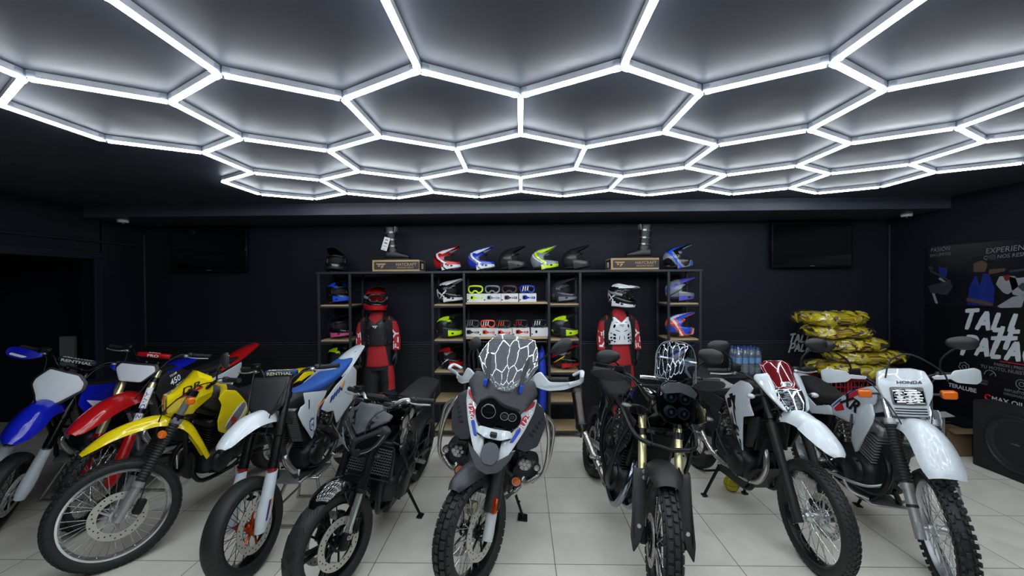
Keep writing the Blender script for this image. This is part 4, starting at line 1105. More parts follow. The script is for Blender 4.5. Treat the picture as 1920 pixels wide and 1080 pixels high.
b.p('fuel_tank', g, [BLACKG, BLACKM])
for sg in (1, -1):
    S = side(.17, sg, .14, 0, -.5, .85, .012, .25, .25); pl = [(-.34, .98), (-.48, 1.0), (-.60, .90), (-.62, .76), (-.50, .66), (-.40, .74), (-.35, .86)]; g = G(); g.plate(pl if sg > 0 else pl[::-1], S, (0, sg, 0), .01); ds = b.p('intake_cover', g, BLACKG)
    g = G()
    for q in range(4): g.plate([(-.44, .80-.035*q), (-.56, .83-.035*q), (-.56, .815-.035*q), (-.45, .785-.035*q)], lambda u, v: Vector(S(u, v))+Vector((0, sg*.003, 0)), (0, sg, 0), .002)
    b.p('vent', g, DARKGR, 0, ds)
    g = G(); g.tube([(-.42, sg*.10, .86), (-.70, sg*.145, .72), (-.95, sg*.13, .50), (-.97, sg*.12, .36)], [.035, .04, .04, .03], 10, flat=.5); b.p('frame_spar', g, BLACKM)
g = G(); body(g, [(-.78, .90, .07, .03, .04, 2.6), (-.88, .865, .13, .035, .05, 2.8), (-1.08, .85, .15, .035, .05, 2.8), (-1.20, .87, .13, .04, .05, 2.8), (-1.40, .90, .12, .04, .04, 2.8), (-1.56, .925, .10, .025, .03, 2.6)]); b.p('seat', g, SEATV)
g = G(); body(g, [(-1.0, .78, .09, .05, .05, 2.6), (-1.4, .83, .10, .04, .05, 2.6), (-1.66, .89, .06, .02, .02, 2.6)]); b.p('tail_fairing', g, BLACKG)
engine(b, -.66, .42, ENGDK, ENGDK, 1.1, .35, .20, True)
for y in (-.11, 0, .11): pipe(b, [(-.50, y, .66), (-.38, y, .58), (-.35, y, .42), (-.44, y*.8, .25), (-.66, y*.6, .20)], .019, ENGDK)
g = G(); g.box((-.75, 0, .20), (.34, .22, .11), b=.03); b.p('exhaust_box', g, BLACKM)
swing(b, -.98, .40, BLACKM, .12); pegs(b, -.98, .40); stand(b, (-.819, 3.20, 0), (-.80, .13, .30))
for sg in (1, -1): indicator(b, (-.36, sg*.15, .80), (-.36, sg*.21, .79), 0, .045, .022, LAMPDK, False)

# ---------------------------------------------------------------- white, red and blue touring bike with tall clear screen
gs = Bike('motorcycle', (-.345, 2.48, -92.0, -10.4, -29, 0), (.66, .12, 1.525, 25.5, .10, .64, .17), 'big white, red and blue touring motorcycle with tall clear windscreen')
b = gs
wheel(b, 1, .250, 'block', BLACKALU, BLACKM, SPOKEM, 40, disc=(.155, (1, -1)), spm=BLACKALU)
wheel(b, 0, .225, 'block', BLACKALU, BLACKM, SPOKEM, 36, disc=(.13, (-1,)))
cal = caliper(b, .40, -.105, 1, GOLD); caliper(b, .40, -.105, -1, GOLD)
g = G(); g.tube([(0, .125, b.rf), (-.05, .118, b.rf+.05), (-.10, .10, b.rf+.075)], [.020, .015, .013], 10); b.p('caliper_bracket', g, mat('silver grey casting', '#c4c7ca', .4, metal=.3), 1)
LG = mat('silver grey casting', '#c4c7ca', .4, metal=.3)
legs(b, .115, [(b.rf-.03, .44, .032, .032, 1), (.44, .50, .033, .033, 2), (.50, .78, .030, .030, 0)], [BLACKP, LG, ORANGE], lugm=1)
for sg in (1, -1): fork_guard(b, .105, .46, .72, .042, BLACKP, sg, False)
clamps(b, (.80, 1.04), .11)
for sg in (1,): g = G(); g.box(b.leg(.49, .142)+Vector((.036, 0, 0)), (.020, .032, .085), Matrix.Rotation(-b.al, 3, 'Y'), b=.004); b.p('side_reflector', g, ORANGEM, 1)
g = G(); fender(g, [(.185, .648, .035, .015, .008), (.14, .68, .060, .03, .018), (.04, .706, .074, .045, .024), (-.08, .705, .078, .05, .026), (-.20, .66, .076, .05, .024), (-.30, .57, .070, .045, .02)], .005); b.p('front_fender', g, DARKGR, 1)
hb, dirs, xc = bars(b, 1.18, .44, .12, .06, BLACKALU, xo=-.02)
# hand guards wrap round the grips
for sg in (1, -1):
    def HS_(u, v, sg=sg): return (xc+.06-1.6*max(0, abs(u)-.30)**1.5-.12*(v-1.2), u, v)
    g = G(); g.plate([(sg*.20, 1.175), (sg*.27, 1.24), (sg*.305, 1.255), (sg*.36, 1.185), (sg*.44, 1.175), (sg*.52, 1.18), (sg*.535, 1.155), (sg*.45, 1.128), (sg*.36, 1.128), (sg*.28, 1.15)], HS_, (1, 0, 0), .014, 0, c=(sg*.34, 1.158)); hg = b.p('hand_guard', g, WHITEP, 1)
    g = G(); g.tube(cr([tuple(Vector(HS_(sg*.47, 1.16))), tuple(Vector(HS_(sg*.53, 1.175))), (xc-.06, sg*.56, 1.22), (xc-.10, sg*.545, 1.245), (xc-.12, sg*.48, 1.215)], 5), [.016]*21, 10, flat=.7); b.p('guard_end', g, WHITEP, 1, hg)
    g = G(); g.plate([(sg*.24, 1.175), (sg*.36, 1.155), (sg*.50, 1.165), (sg*.36, 1.145)], lambda u, v: Vector(HS_(u, v))+Vector((.002, 0, 0)), (1, 0, 0), .002); b.p('guard_rib', g, LG, 1, hg)
mirror(b, (xc-.02, .24, 1.20), (xc-.0, .44, 1.42), .085, .045, .55); mirror(b, (xc-.02, -.22, 1.20), (xc-.05, -.30, 1.42), .05, .06, -.9)
# screen
def SCR(u, v): return (-.145-.50*(v-1.17)-.8*(v-1.17)**2-1.6*abs(u)**1.8, u, v)
g = G(); g.plate([(-.215, 1.33), (-.165, 1.44), (-.10, 1.50), (-.02, 1.515), (.06, 1.50), (.16, 1.50), (.19, 1.44), (.215, 1.33), (.16, 1.25), (.04, 1.175), (-.02, 1.175), (-.15, 1.25)], SCR, (1, 0, .65), .005, 0); ws = b.p('windscreen', g, SCREEN)
for sg in (1, -1):
    g = G(); g.plate([(sg*.10, 1.22), (sg*.125, 1.22), (sg*.150, 1.36), (sg*.138, 1.385), (sg*.122, 1.37)], lambda u, v: Vector(SCR(u, v))+Vector((.008, 0, 0)), (1, 0, .65), .012); b.p('screen_strut', g, BLACKP, 0, ws)
    g = G(); g.box((-.195, sg*.12, 1.20), (.06, .022, .05), b=.004); b.p('screen_bracket', g, BLUEDEC, 0, ws)
# dash cowl, headlight, white wings, beak
def CW(u, v): return (-.12-.45*(v-1.02)-1.2*u*u, u, v)
g = G(); g.plate([(-.24, 1.17), (-.20, 1.25), (-.13, 1.25), (-.10, 1.17), (.10, 1.17), (.13, 1.25), (.20, 1.25), (.24, 1.17), (.20, 1.10), (.14, 1.04), (.11, .98), (-.11, .98), (-.14, 1.04), (-.20, 1.10)], CW, (1, 0, .45), .02, 0, c=(0, 1.09)); b.p('dash_cowl', g, DARKGR)
def HL(u, v): return (-.090-.35*(v-1.0)-.9*u*u, u, v)
g = G(); g.plate([(-.15, 1.03), (-.12, 1.10), (-.05, 1.12), (.0, 1.095), (.05, 1.08), (.125, 1.068), (.155, 1.03), (.14, .975), (.075, .952), (.02, .975), (-.05, .94), (-.12, .965)], HL, (1, 0, .3), .03, 3); hl = b.p('headlight', g, LAMPDK)
g = G()
for (u, v, r_) in ((-.062, 1.04, .046), (.045, 1.03, .026), (.095, 1.03, .026)):
    P = [(u+cos(2*pi*k/20)*r_, v+sin(2*pi*k/20)*r_*.85) for k in range(20)]
    g.tube([Vector(HL(*p))+Vector((.003, 0, 0)) for p in P], .0025, 6, closed=True)
b.p('lamp_rim', g, MIDGR, 0, hl)
g = G(); H2 = lambda u, v: Vector(HL(u, v))+Vector((.004, 0, 0))
g.plate([(-.10, 1.055), (-.085, 1.085), (-.035, 1.085), (-.02, 1.055), (-.03, 1.035), (-.09, 1.035)], H2, (1, 0, .3), .002, 0); b.p('lamp_lens', g, LAMPDK, 0, hl)
for u in (.045, .095): g = G(); g.plate([(u-.02, 1.018), (u-.015, 1.042), (u+.015, 1.042), (u+.02, 1.018)], H2, (1, 0, .3), .002, 0); b.p('lamp_lens', g, mat('lamp lens grey', '#2a2c31', .1, coat=.8), 0, hl)
g = G(); g.tube(cr([tuple(Vector(HL(u, v))+Vector((-.004, 0, 0))) for u, v in ((-.13, 1.09), (-.06, 1.128), (.0, 1.108), (.05, 1.092), (.135, 1.078))], 5), .011, 8); b.p('lamp_brow', g, BLACKP, 0, hl)
g = G()
for q in range(3): g.plate([(-.115, .955-.022*q), (.115, .955-.022*q), (.10, .94-.022*q), (-.10, .94-.022*q)], lambda u, v: Vector(HL(u, v))+Vector((-.01+.006*q, 0, 0)), (1, 0, .4), .008)
b.p('air_duct', g, BLACKP)
for sg in (1, -1):
    def WS(u, v): return (-.10-.62*(v-.86)-.9*max(0, abs(u)-.10)**1.2+.035, u, v)
    pl = [(sg*.05, .775), (sg*.058, .88), (sg*.085, .905), (sg*.135, .96), (sg*.165, 1.10), (sg*.245, 1.12), (sg*.235, 1.04), (sg*.19, .94), (sg*.13, .84), (sg*.085, .775)]
    g = G(); g.plate(pl, WS, (1, sg*.3, .5), .008, 0, c=(sg*.145, .93)); wg = b.p('fairing_wing', g, WHITEP)
    W2 = lambda u, v: Vector(WS(u, v))+Vector((.002, sg*.001, .001)); W3 = lambda u, v: Vector(WS(u, v))+Vector((.0032, sg*.0012, .001))
    g = G(); N = (1, sg*.3, .5)
    g.plate([(sg*.172, 1.088), (sg*.232, 1.108), (sg*.228, 1.075), (sg*.165, 1.04)], W2, N, .001, m=0); g.plate([(sg*.15, .945), (sg*.155, 1.01), (sg*.19, 1.035), (sg*.21, 1.02), (sg*.18, .96)], W2, N, .001, m=0); g.plate([(sg*.105, .88), (sg*.142, .955), (sg*.168, .945), (sg*.125, .875)], W2, N, .001, m=1)
    lettering(g, 'R1250', .044, WS, (sg*.188, 1.0), N, 1, -1.15 if sg < 0 else 1.08, .016, .1, .0045, 1.0, m=2)
    b.p('decal', g, [REDDEC, BLUEDEC, WHITEDEC], 0, wg)
    def DP(u, v): return (-.20-.5*(v-.9)-.9*(abs(u)-.2), u, v)
    pl = [(sg*.15, .90), (sg*.215, 1.0), (sg*.245, 1.09), (sg*.31, 1.04), (sg*.335, .93), (sg*.30, .82), (sg*.22, .80), (sg*.16, .83)]
    g = G(); g.plate(pl, DP, (1, sg*.5, .2), .02, 0); sp_ = b.p('side_fairing', g, DARKGR)
    g = G()
    for q in range(5): g.plate([(sg*(.22+.018*q), .90+.022*q), (sg*(.26+.012*q), .88+.022*q), (sg*(.262+.012*q), .892+.022*q), (sg*(.225+.018*q), .912+.022*q)], lambda u, v: Vector(DP(u, v))+Vector((.004, 0, 0)), (1, 0, 0), .004)
    b.p('vent', g, BLACKP, 0, sp_)
def BK(u, v): return (.06-.55*(v-.80)-1.6*u*u, u, v)
g = G(); g.plate([(-.15, .865), (-.13, .82), (-.07, .752), (0, .735), (.07, .752), (.13, .82), (.15, .865), (.10, .835), (.055, .80), (-.055, .80), (-.10, .835)], BK, (1, 0, .5), .02, 0, c=(0, .775)); bk = b.p('beak', g, DARKGR)
g = G(); g.plate([(-.052, .87), (-.02, .895), (.02, .895), (.052, .87), (.058, .82), (.03, .782), (-.03, .782), (-.058, .82)], lambda u, v: Vector(BK(u, v))+Vector((.012, 0, .004)), (1, 0, .5), .02, 0); b.p('beak_cover', g, mat('slate grey plastic', '#4a4d54', .5), 0, bk)
g = G(); g.plate([(-.05, .90), (.05, .90), (.12, .92), (.10, .955), (-.10, .955), (-.12, .92)], lambda u, v: Vector(BK(u, v))+Vector((-.03, 0, 0)), (1, 0, .5), .01, 0); b.p('beak_deck', g, WHITEP, 0, bk)
g = G(); g.box((-.01, .0, .935), (.03, .045, .03), b=.006); b.p('camera_mount', g, BLACKP, 0, bk)
g = G(); body(g, [(-.34, 1.06, .10, .07, .15, 2.8), (-.46, 1.06, .17, .09, .22, 3), (-.66, 1.02, .19, .08, .22, 3), (-.85, .94, .14, .04, .14, 2.8), (-.95, .89, .09, .02, .08, 2.6)]); b.p('fuel_tank', g, DARKGR)
g = G(); body(g, [(-.80, .93, .08, .03, .04, 2.6), (-.90, .88, .15, .04, .06, 2.8), (-1.12, .87, .17, .04, .06, 2.8), (-1.22, .92, .15, .04, .06, 2.8), (-1.52, .95, .13, .035, .05, 2.8), (-1.64, .97, .09, .02, .03, 2.6)]); b.p('seat', g, SEATV)
engine(b, -.68, .42, ENGDK, ENGDK, 1.1, .2, .17)
for sd in (1, -1):
    g = G(); body(g, [(-.80, .50, .05, .06, .06, 3), (-.72, .50, .06, .09, .09, 3), (-.58, .50, .06, .09, .09, 3), (-.52, .50, .05, .06, .06, 3)])
    for q in range(len(g.v)): v = g.v[q]; g.v[q] = (v[0], sd*(.30+abs(v[1]) if v[1] > 0 else .30-abs(v[1])*2.6), v[2])
    b.p('boxer_cylinder', g, ENGDK)
    pipe(b, [(-.54, sd*.26, .47), (-.44, sd*.20, .38), (-.50, sd*.10, .28), (-.80, sd*.08, .26)], .02, STEEL)
    # crash bars
    g = G(); r_ = .0135
    g.tube(cr([(-.62, sd*.17, .98), (-.45, sd*.26, 1.04), (-.40, sd*.34, .95), (-.41, sd*.385, .78), (-.46, sd*.385, .56), (-.50, sd*.30, .46), (-.55, sd*.15, .42)], 6), r_, 10)
    g.tube(cr([(-.45, sd*.30, .99), (-.50, sd*.40, .90), (-.53, sd*.42, .70), (-.52, sd*.40, .55), (-.48, sd*.36, .52)], 6), r_, 10)
    g.tube(cr([(-.50, sd*.36, .52), (-.38, sd*.27, .50), (-.36, sd*.20, .52), (-.50, sd*.12, .50)], 6), r_, 10)
    b.p('crash_bar', g, STEEL)
    lamp_round(b, (-.31, sd*.235, .665), .052, n=7); lamp_round(b, (-.36, sd*.325, .635), .025, n=1, name='small_lamp')
    o = lamp_round(b, (-.33, sd*.20, .525), .036, n=1, name='indicator', lensm=ORANGE)
pipe(b, [(-.80, -.08, .26), (-1.05, -.15, .38), (-1.2, -.19, .52)], .026); muffler(b, (-1.15, -.19, .50), (-1.60, -.21, .72), .06, DARKGR)
frame(b, sym([(-.34, .06, .95), (-.40, .14, .80), (-.50, .20, .60), (-.70, .16, .38)])+sym([(-.9, .12, .80), (-1.5, .12, .86)]), .016)
g = G(); g.plate([(-.36, .47), (-.50, .30), (-.85, .24), (-.85, .30), (-.52, .36)], side(.10, 1), (0, 1, 0), .2); b.p('skid_plate', g, CASTAL)
swing(b, -1.0, .42, BLACKM, .12); pegs(b, -.95, .38); stand(b, (0.0, 3.185, 0), (-.86, .14, .33), pad=(.10, .075))
g = G(); body(g, [(-1.5, .95, .10, .02, .03, 3), (-1.8, .98, .09, .015, .02, 3)]); b.p('luggage_rack', g, BLACKM)
radiator(b, -.37, .80, .11, .16, .19); radiator(b, -.36, .80, .11, .16, -.19)

# ---------------------------------------------------------------- black adventure bike with gold forks
te = Bike('motorcycle', (.765, 2.36, -87.2, -10.5, -14, 0), (.69, .10, 1.59, 27, .105, .66, .16), 'black adventure motorcycle with gold forks and knobbly front tyre')
b = te
wheel(b, 1, .272, 'block', BLACKALU, BLACKM, mat('polished spoke', '#e3e5e8', .2, metal=.8), 36, disc=(.14, (1, -1)), spm=BLACKALU)
wheel(b, 0, .235, 'block', BLACKALU, BLACKM, SPOKEM, 36, disc=(.12, (-1,)))
for sd in (1, -1): caliper(b, .36, -.10, sd)
legs(b, .11, [(b.rf-.02, .40, .028, .028, 1), (.40, .66, .0215, .0215, 2), (.66, 1.14, .0265, .0265, 0)], [GOLD, BLACKM, CHROME], lugm=1)
for sg in (1, -1):
    S = lambda u, v, sg=sg: (b.lx(v)+.048-.9*(u-sg*.125)**2*6, u, v)
    g = G(); g.plate([(sg*.085, .70), (sg*.165, .70), (sg*.172, .50), (sg*.180, .36), (sg*.165, .29), (sg*.125, .35), (sg*.095, .46)], S, (1, 0, .5), .012, 0); fg = b.p('fork_guard', g, BLACKP, 1)
    g = G(); g.plate([(b.lx(.70)-.01, .70), (b.lx(.70)+.04, .70), (b.lx(.36)+.05, .36), (b.lx(.36)-.04, .36)], side(.168, sg), (0, sg, 0), .006); b.p('guard_side', g, BLACKP, 1, fg)
    g = G()
    for (u, v) in ((.105, .685), (.105, .655), (.135, .42)):
        p = Vector(S(sg*u, v)); g.lathe([(0.001, .006), (.005, .006), (.0055, .008), (.011, .008), (.012, 0)], p, 'x', 16)
    b.p('bolt', g, ALU, 1, fg)
g = G(); fender(g, [(.10, .705, .06, .02, .01), (.04, .735, .085, .035, .02), (-.08, .745, .10, .04, .025), (-.20, .715, .10, .04, .025), (-.30, .64, .09, .04, .02)], .005)
for sg in (1, -1): g.plate([(-.02, .72), (-.16, .73), (-.20, .66), (-.13, .635), (-.05, .66)], side(.105, sg), (0, sg, 0), .006)
b.p('front_fender', g, BLACKP, 1)
clamps(b, (.88, 1.08), .11)
hb, dirs, xc = bars(b, 1.20, .44, .12, .06, BLACKALU, lever=BLACKM, xo=-.02)
g = G(); g.tube([(xc+.02, -.12, 1.20), (xc+.02, .12, 1.20)], .014, 12); b.p('crossbar', g, CHROME, 1, hb)
for sg in (1, -1):
    S = lambda u, v: (xc+.05-1.4*max(0, abs(u)-.30)**1.5, u, v); g = G(); g.plate([(sg*.22, 1.19), (sg*.30, 1.225), (sg*.44, 1.215), (sg*.46, 1.175), (sg*.36, 1.15), (sg*.25, 1.16)], S, (1, 0, 0), .012, 2); b.p('hand_guard', g, BLACKP, 1)
    mirror(b, (xc-.03, sg*.26, 1.21), (xc+.0, sg*.345, 1.315 if sg < 0 else 1.385), .085, .052, sg*-.15)
# face: four round lamps behind a clear nose cover, tall clear screen
def FC(u, v): return (-.09-.30*(v-1.05)-1.5*u*u, u, v)
g = G(); g.plate([(-.115, 1.15), (-.09, 1.225), (0, 1.245), (.09, 1.225), (.115, 1.15), (.10, 1.05), (.05, 1.0), (-.05, 1.0), (-.10, 1.05)], lambda u, v: Vector(FC(u, v))-Vector((.05, 0, 0)), (1, 0, .3), .03, 0); nf = b.p('lamp_housing', g, BLACKG)
for u, v in ((-.045, 1.155), (.045, 1.155), (-.04, 1.07), (.04, 1.07)):
    c = Vector(FC(u, v))-Vector((.035, 0, 0)); g = G(); g.lathe([(0.001, -.005), (.018, .002), (.027, .014)], c, 'x', 20, m=2); g.lathe([(.026, .012), (.028, .02), (.034, .018), (.035, -.02)], c, 'x', 20, m=0); g.lathe([(.012, .006), (.008, .014), (.001, .016)], c, 'x', 14, m=1)
    b.p('headlight', g, [MIDGR, REFLECT, DARKGR], 0, nf)
g = G(); g.plate([(-.12, 1.15), (-.095, 1.235), (0, 1.255), (.095, 1.235), (.12, 1.15), (.105, 1.045), (.05, .99), (-.05, .99), (-.105, 1.045)], FC, (1, 0, .3), .004, 0); b.p('nose_cover', g, SCREENT, 0, nf)
g = G(); g.plate([(-.12, 1.20), (-.06, 1.245), (0, 1.25), (.06, 1.245), (.12, 1.20), (.10, 1.17), (0, 1.195), (-.10, 1.17)], lambda u, v: Vector(FC(u, v))+Vector((.004, 0, .002)), (1, 0, .5), .012); b.p('brow', g, DARKGR, 0, nf)
def TS(u, v): return (-.17-.30*(v-1.22)-.3*(v-1.22)**2-4.5*max(0, abs(u)-.05)**2-.35*abs(u)**1.5, u, v)
g = G(); g.plate([(-.135, 1.25), (-.13, 1.40), (-.10, 1.465), (-.04, 1.49), (.04, 1.49), (.10, 1.465), (.13, 1.40), (.135, 1.25), (.06, 1.215), (-.06, 1.215)], TS, (1, 0, .4), .005, 0); ws = b.p('windscreen', g, SCREENT)
g = G(); P = [(-.135, 1.25), (-.133, 1.33), (-.13, 1.40), (-.10, 1.465), (-.04, 1.49), (.04, 1.49), (.10, 1.465), (.13, 1.40), (.133, 1.33), (.135, 1.25)]
g.tube([TS(*p) for p in cr(P, 4)], .0035, 6); b.p('screen_edge', g, MIDGR, 0, ws)
g = G(); g.box((-.33, 0, 1.29), (.05, .19, .11), Matrix.Rotation(-.3, 3, 'Y'), b=.012, m=0); g.box((-.352, 0, 1.295), (.006, .16, .085), Matrix.Rotation(-.3, 3, 'Y'), b=.003, m=1); b.p('instrument_cluster', g, [BLACKP, LAMPDK])
g = G(); g.tube([(-.24, -.12, 1.38), (-.24, .12, 1.38)], .006, 8); b.p('screen_brace', g, ALU, 0, ws)
for sg in (1, -1):
    S = side(.16, sg, .08, -.05, -.4, 1.0, .02, .3, .2); pl = [(-.12, 1.12), (-.40, 1.16), (-.58, 1.05), (-.66, .92), (-.50, .93), (-.20, 1.0), (-.10, 1.05)]
    g = G(); g.plate(pl if sg > 0 else pl[::-1], S, (0, sg, 0), .01, 0, c=(-.36, 1.05)); b.p('side_fairing', g, BLACKG)
    S = side(.17, sg, .1, 0, -.5, .8, .01, .3, .3); pl = [(-.26, .94), (-.60, .95), (-.66, .72), (-.52, .62), (-.34, .76)]; g = G(); g.plate(pl if sg > 0 else pl[::-1], S, (0, sg, 0), .01); sh = b.p('radiator_shroud', g, BLACKP)
    g = G()
    for q in range(6): g.plate([(-.32, .90-.03*q), (-.56, .92-.035*q), (-.56, .905-.035*q), (-.33, .888-.03*q)], lambda u, v: Vector(S(u, v))+Vector((0, sg*.004, 0)), (0, sg, 0), .003)
    b.p('louvre', g, BLACKG, 0, sh)
    g = G(); r_ = .0145
    g.tube(cr([(-.74, sg*.16, .98), (-.62, sg*.225, .99), (-.42, sg*.235, .96), (-.22, sg*.20, .87), (-.14, sg*.12, .85)], 6), r_, 10)
    g.tube(cr([(-.30, sg*.215, .90), (-.34, sg*.24, .78), (-.38, sg*.25, .62), (-.48, sg*.22, .44), (-.60, sg*.15, .36)], 6), r_, 10)
    g.tube(cr([(-.66, sg*.22, .98), (-.72, sg*.25, .80), (-.72, sg*.24, .58), (-.66, sg*.18, .40)], 6), r_, 10)
    b.p('crash_bar', g, BLACKM)
    indicator(b, (-.28, sg*.17, 1.04), (-.26, sg*.27, 1.035), 0, .07, .022, mat('smoked lens', '#55585c', .15, coat=.6), False)
g = G(); g.tube([(-.14, -.12, .85), (-.12, 0, .84), (-.14, .12, .85)], .0145, 10); b.p('crash_bar', g, BLACKM)
g = G(); body(g, [(-.40, 1.04, .09, .08, .15, 2.8), (-.52, 1.05, .14, .09, .2, 3), (-.72, 1.0, .14, .06, .18, 3), (-.90, .93, .09, .03, .08, 2.6)]); b.p('fuel_tank', g, BLACKG)
g = G(); body(g, [(-.74, 1.0, .06, .03, .04, 2.6), (-.88, .95, .11, .04, .07, 2.8), (-1.10, .90, .14, .04, .08, 2.8), (-1.40, .93, .14, .045, .07, 2.8), (-1.62, .97, .11, .03, .04, 2.6)]); b.p('seat', g, SEATV)
for sg in (1, -1):
    S = side(.14, sg, 0, 0, -1.2, .8, .015, .3, .2); pl = [(-1.00, .86), (-1.22, .90), (-1.26, .70), (-1.20, .60), (-1.02, .64)]; g = G(); g.plate(pl if sg > 0 else pl[::-1], S, (0, sg, 0), .008); b.p('side_panel', g, BLACKG)
g = G(); body(g, [(-1.45, .90, .12, .06, .10, 2.8), (-1.70, .95, .10, .05, .08, 2.8), (-1.85, .97, .06, .02, .04, 2.6)]); g.tube(cr([(-1.4, .15, 1.0), (-1.7, .15, 1.03), (-1.82, .08, 1.03), (-1.82, -.08, 1.03), (-1.7, -.15, 1.03), (-1.4, -.15, 1.0)], 5), .011, 8); b.p('tail_rack', g, BLACKM)
engine(b, -.68, .44, ENGDK, ENGDK, 1.1, .3, .17, True)
BLUESTL = mat('heat blued steel', '#8f95a8', .18, metal=1)
for y in (-.05, .05): pipe(b, [(-.50, y, .68), (-.36, y-.06, .62), (-.32, y-.10, .50), (-.38, y-.11, .36), (-.52, y-.10, .27), (-.80, -.12, .28)], .021, BLUESTL)
pipe(b, [(-.80, -.12, .28), (-1.05, -.18, .38), (-1.22, -.26, .52)], .026, STEEL)
muffler(b, (-1.20, -.27, .50), (-1.52, -.315, .80), .050, mat('dark titanium', '#4a4642', .3, metal=.9), BLACKP)
radiator(b, -.40, .74, .28, .30, tilt=.15)
frame(b, sym([(-.38, .04, 1.0), (-.5, .12, .86), (-.9, .13, .70), (-1.0, .12, .42), (-.85, .1, .27)])+sym([(-.42, .05, .80), (-.48, .10, .40), (-.6, .11, .26), (-.9, .10, .25)])+sym([(-.95, .11, .72), (-1.6, .11, .90)]), .017)
g = G(); g.plate([(-.40, .46), (-.56, .25), (-.92, .22), (-.92, .27), (-.58, .31)], side(.12, 1), (0, 1, 0), .24); b.p('skid_plate', g, ENGDK)
swing(b, -1.05, .42, ALU, .11); pegs(b, -1.0, .38, STEEL); stand(b, (.93, 3.32, 0), (-.95, .14, .33))

# ---------------------------------------------------------------- white dual-sport with dark red screen
xt = Bike('motorcycle', (1.869, 2.626, -86.1, -1.5, -6, 0), (.69, .09, 1.505, 27, .107, .66, .13), 'white dual-sport motorcycle with dark red screen over a clear headlight')
b = xt
wheel(b, 1, .272, 'trail', BLACKALU, ALU, SPOKEM, 36, disc=(.135, (1,)), spm=ALU)
wheel(b, 0, .225, 'trail', BLACKALU, CASTAL, SPOKEM, 36, disc=(.11, (-1,)))
caliper(b, .36, -.09, 1)
legs(b, .105, [(b.rf-.03, .58, .030, .031, 0), (.58, .86, .026, .033, 0), (.86, 1.08, .022, .022, 0)], [BLACKP], lugm=0)
clamps(b, (.90, 1.05), .105)
g = G(); fender(g, [(-.36, .87, .07, .05, .02), (-.28, .91, .088, .055, .025), (-.20, .935, .092, .05, .028)], .005); b.p('fender_base', g, BLACKP, 1)
g = G(); fender(g, [(-.22, .93, .088, .045, .03), (-.12, .957, .092, .045, .032), (-.02, .948, .085, .035, .03), (.03, .935, .095, .03, .028), (.14, .885, .08, .02, .02), (.21, .845, .055, .012, .014), (.235, .825, .03, .006, .006)], .005); b.p('front_fender', g, WHITEP, 1)
hb, dirs, xc = bars(b, 1.17, .40, .11, .06, BLACKALU)
for sg in (1, -1): mirror(b, (xc-.02, sg*.25, 1.17), (xc-.0, sg*.36, 1.375), .082, .046, sg*-.12)
def MK(u, v): return (-.15-.75*(v-1.0)-1.2*u*u-9*max(0, abs(u)-.085)**2, u, v)
for sg in (1, -1):
    g = G(); g.plate([(sg*.082, 1.12), (sg*.09, 1.205), (sg*.155, 1.185), (sg*.165, 1.155), (sg*.13, 1.06), (sg*.085, .985), (sg*.06, .975), (sg*.095, 1.05)], MK, (1, 0, .7), .012, 0, c=(sg*.112, 1.10)); b.p('headlight_cowl', g, WHITEP, 1)
g = G(); LM = lambda u, v: Vector(MK(u, v))-Vector((.03, 0, 0))
g.plate([(-.095, 1.10), (0, 1.105), (.095, 1.10), (.085, 1.03), (.045, .975), (-.045, .975), (-.085, 1.03)], LM, (1, 0, .7), .02, 0); hl = b.p('headlight', g, BLACKP, 1)
g = G(); rn = random.Random(3)
for k in range(60):
    u, v = rn.uniform(-.08, .08), rn.uniform(.985, 1.095)
    if abs(u) > .02+.09*(v-.97)/.12: continue
    p = LM(u, v)+Vector((.008, 0, 0)); g.box(p, (.004, .034, .009), Matrix.Rotation(-.5+rn.uniform(-.3, .3), 3, 'Y') @ Matrix.Rotation(rn.uniform(-.2, .2), 3, 'X'), b=.001)
b.p('lamp_reflector', g, REFLECT, 1, hl)
g = G(); g.plate([(-.095, 1.10), (0, 1.108), (.095, 1.10), (.085, 1.03), (.045, .97), (-.045, .97), (-.085, 1.03)], MK, (1, 0, .7), .004, 0); b.p('lamp_glass', g, LENS, 1, hl)
def RS(u, v): return (-.225-.95*(v-1.10)-1.9*u*u, u, v)
g = G(); g.plate([(-.075, 1.105), (-.105, 1.20), (-.11, 1.25), (-.06, 1.275), (.06, 1.275), (.11, 1.25), (.105, 1.20), (.075, 1.105)], RS, (1, 0, .9), .005, 0); ws = b.p('windscreen', g, SCREENR, 1)
g = G(); g.plate([(-.04, 1.118), (-.03, 1.145), (.035, 1.145), (.042, 1.118)], lambda u, v: Vector(RS(u, v))+Vector((.002, 0, .002)), (1, 0, .9), .002, 0); b.p('badge', g, CHROME, 1, ws)
pl = [(-.79, .90), (-.64, 1.03), (-.53, 1.095), (-.42, 1.10), (-.355, 1.075), (-.395, 1.02), (-.385, .96), (-.325, .885), (-.46, .835), (-.485, .565), (-.59, .68), (-.70, .82)]
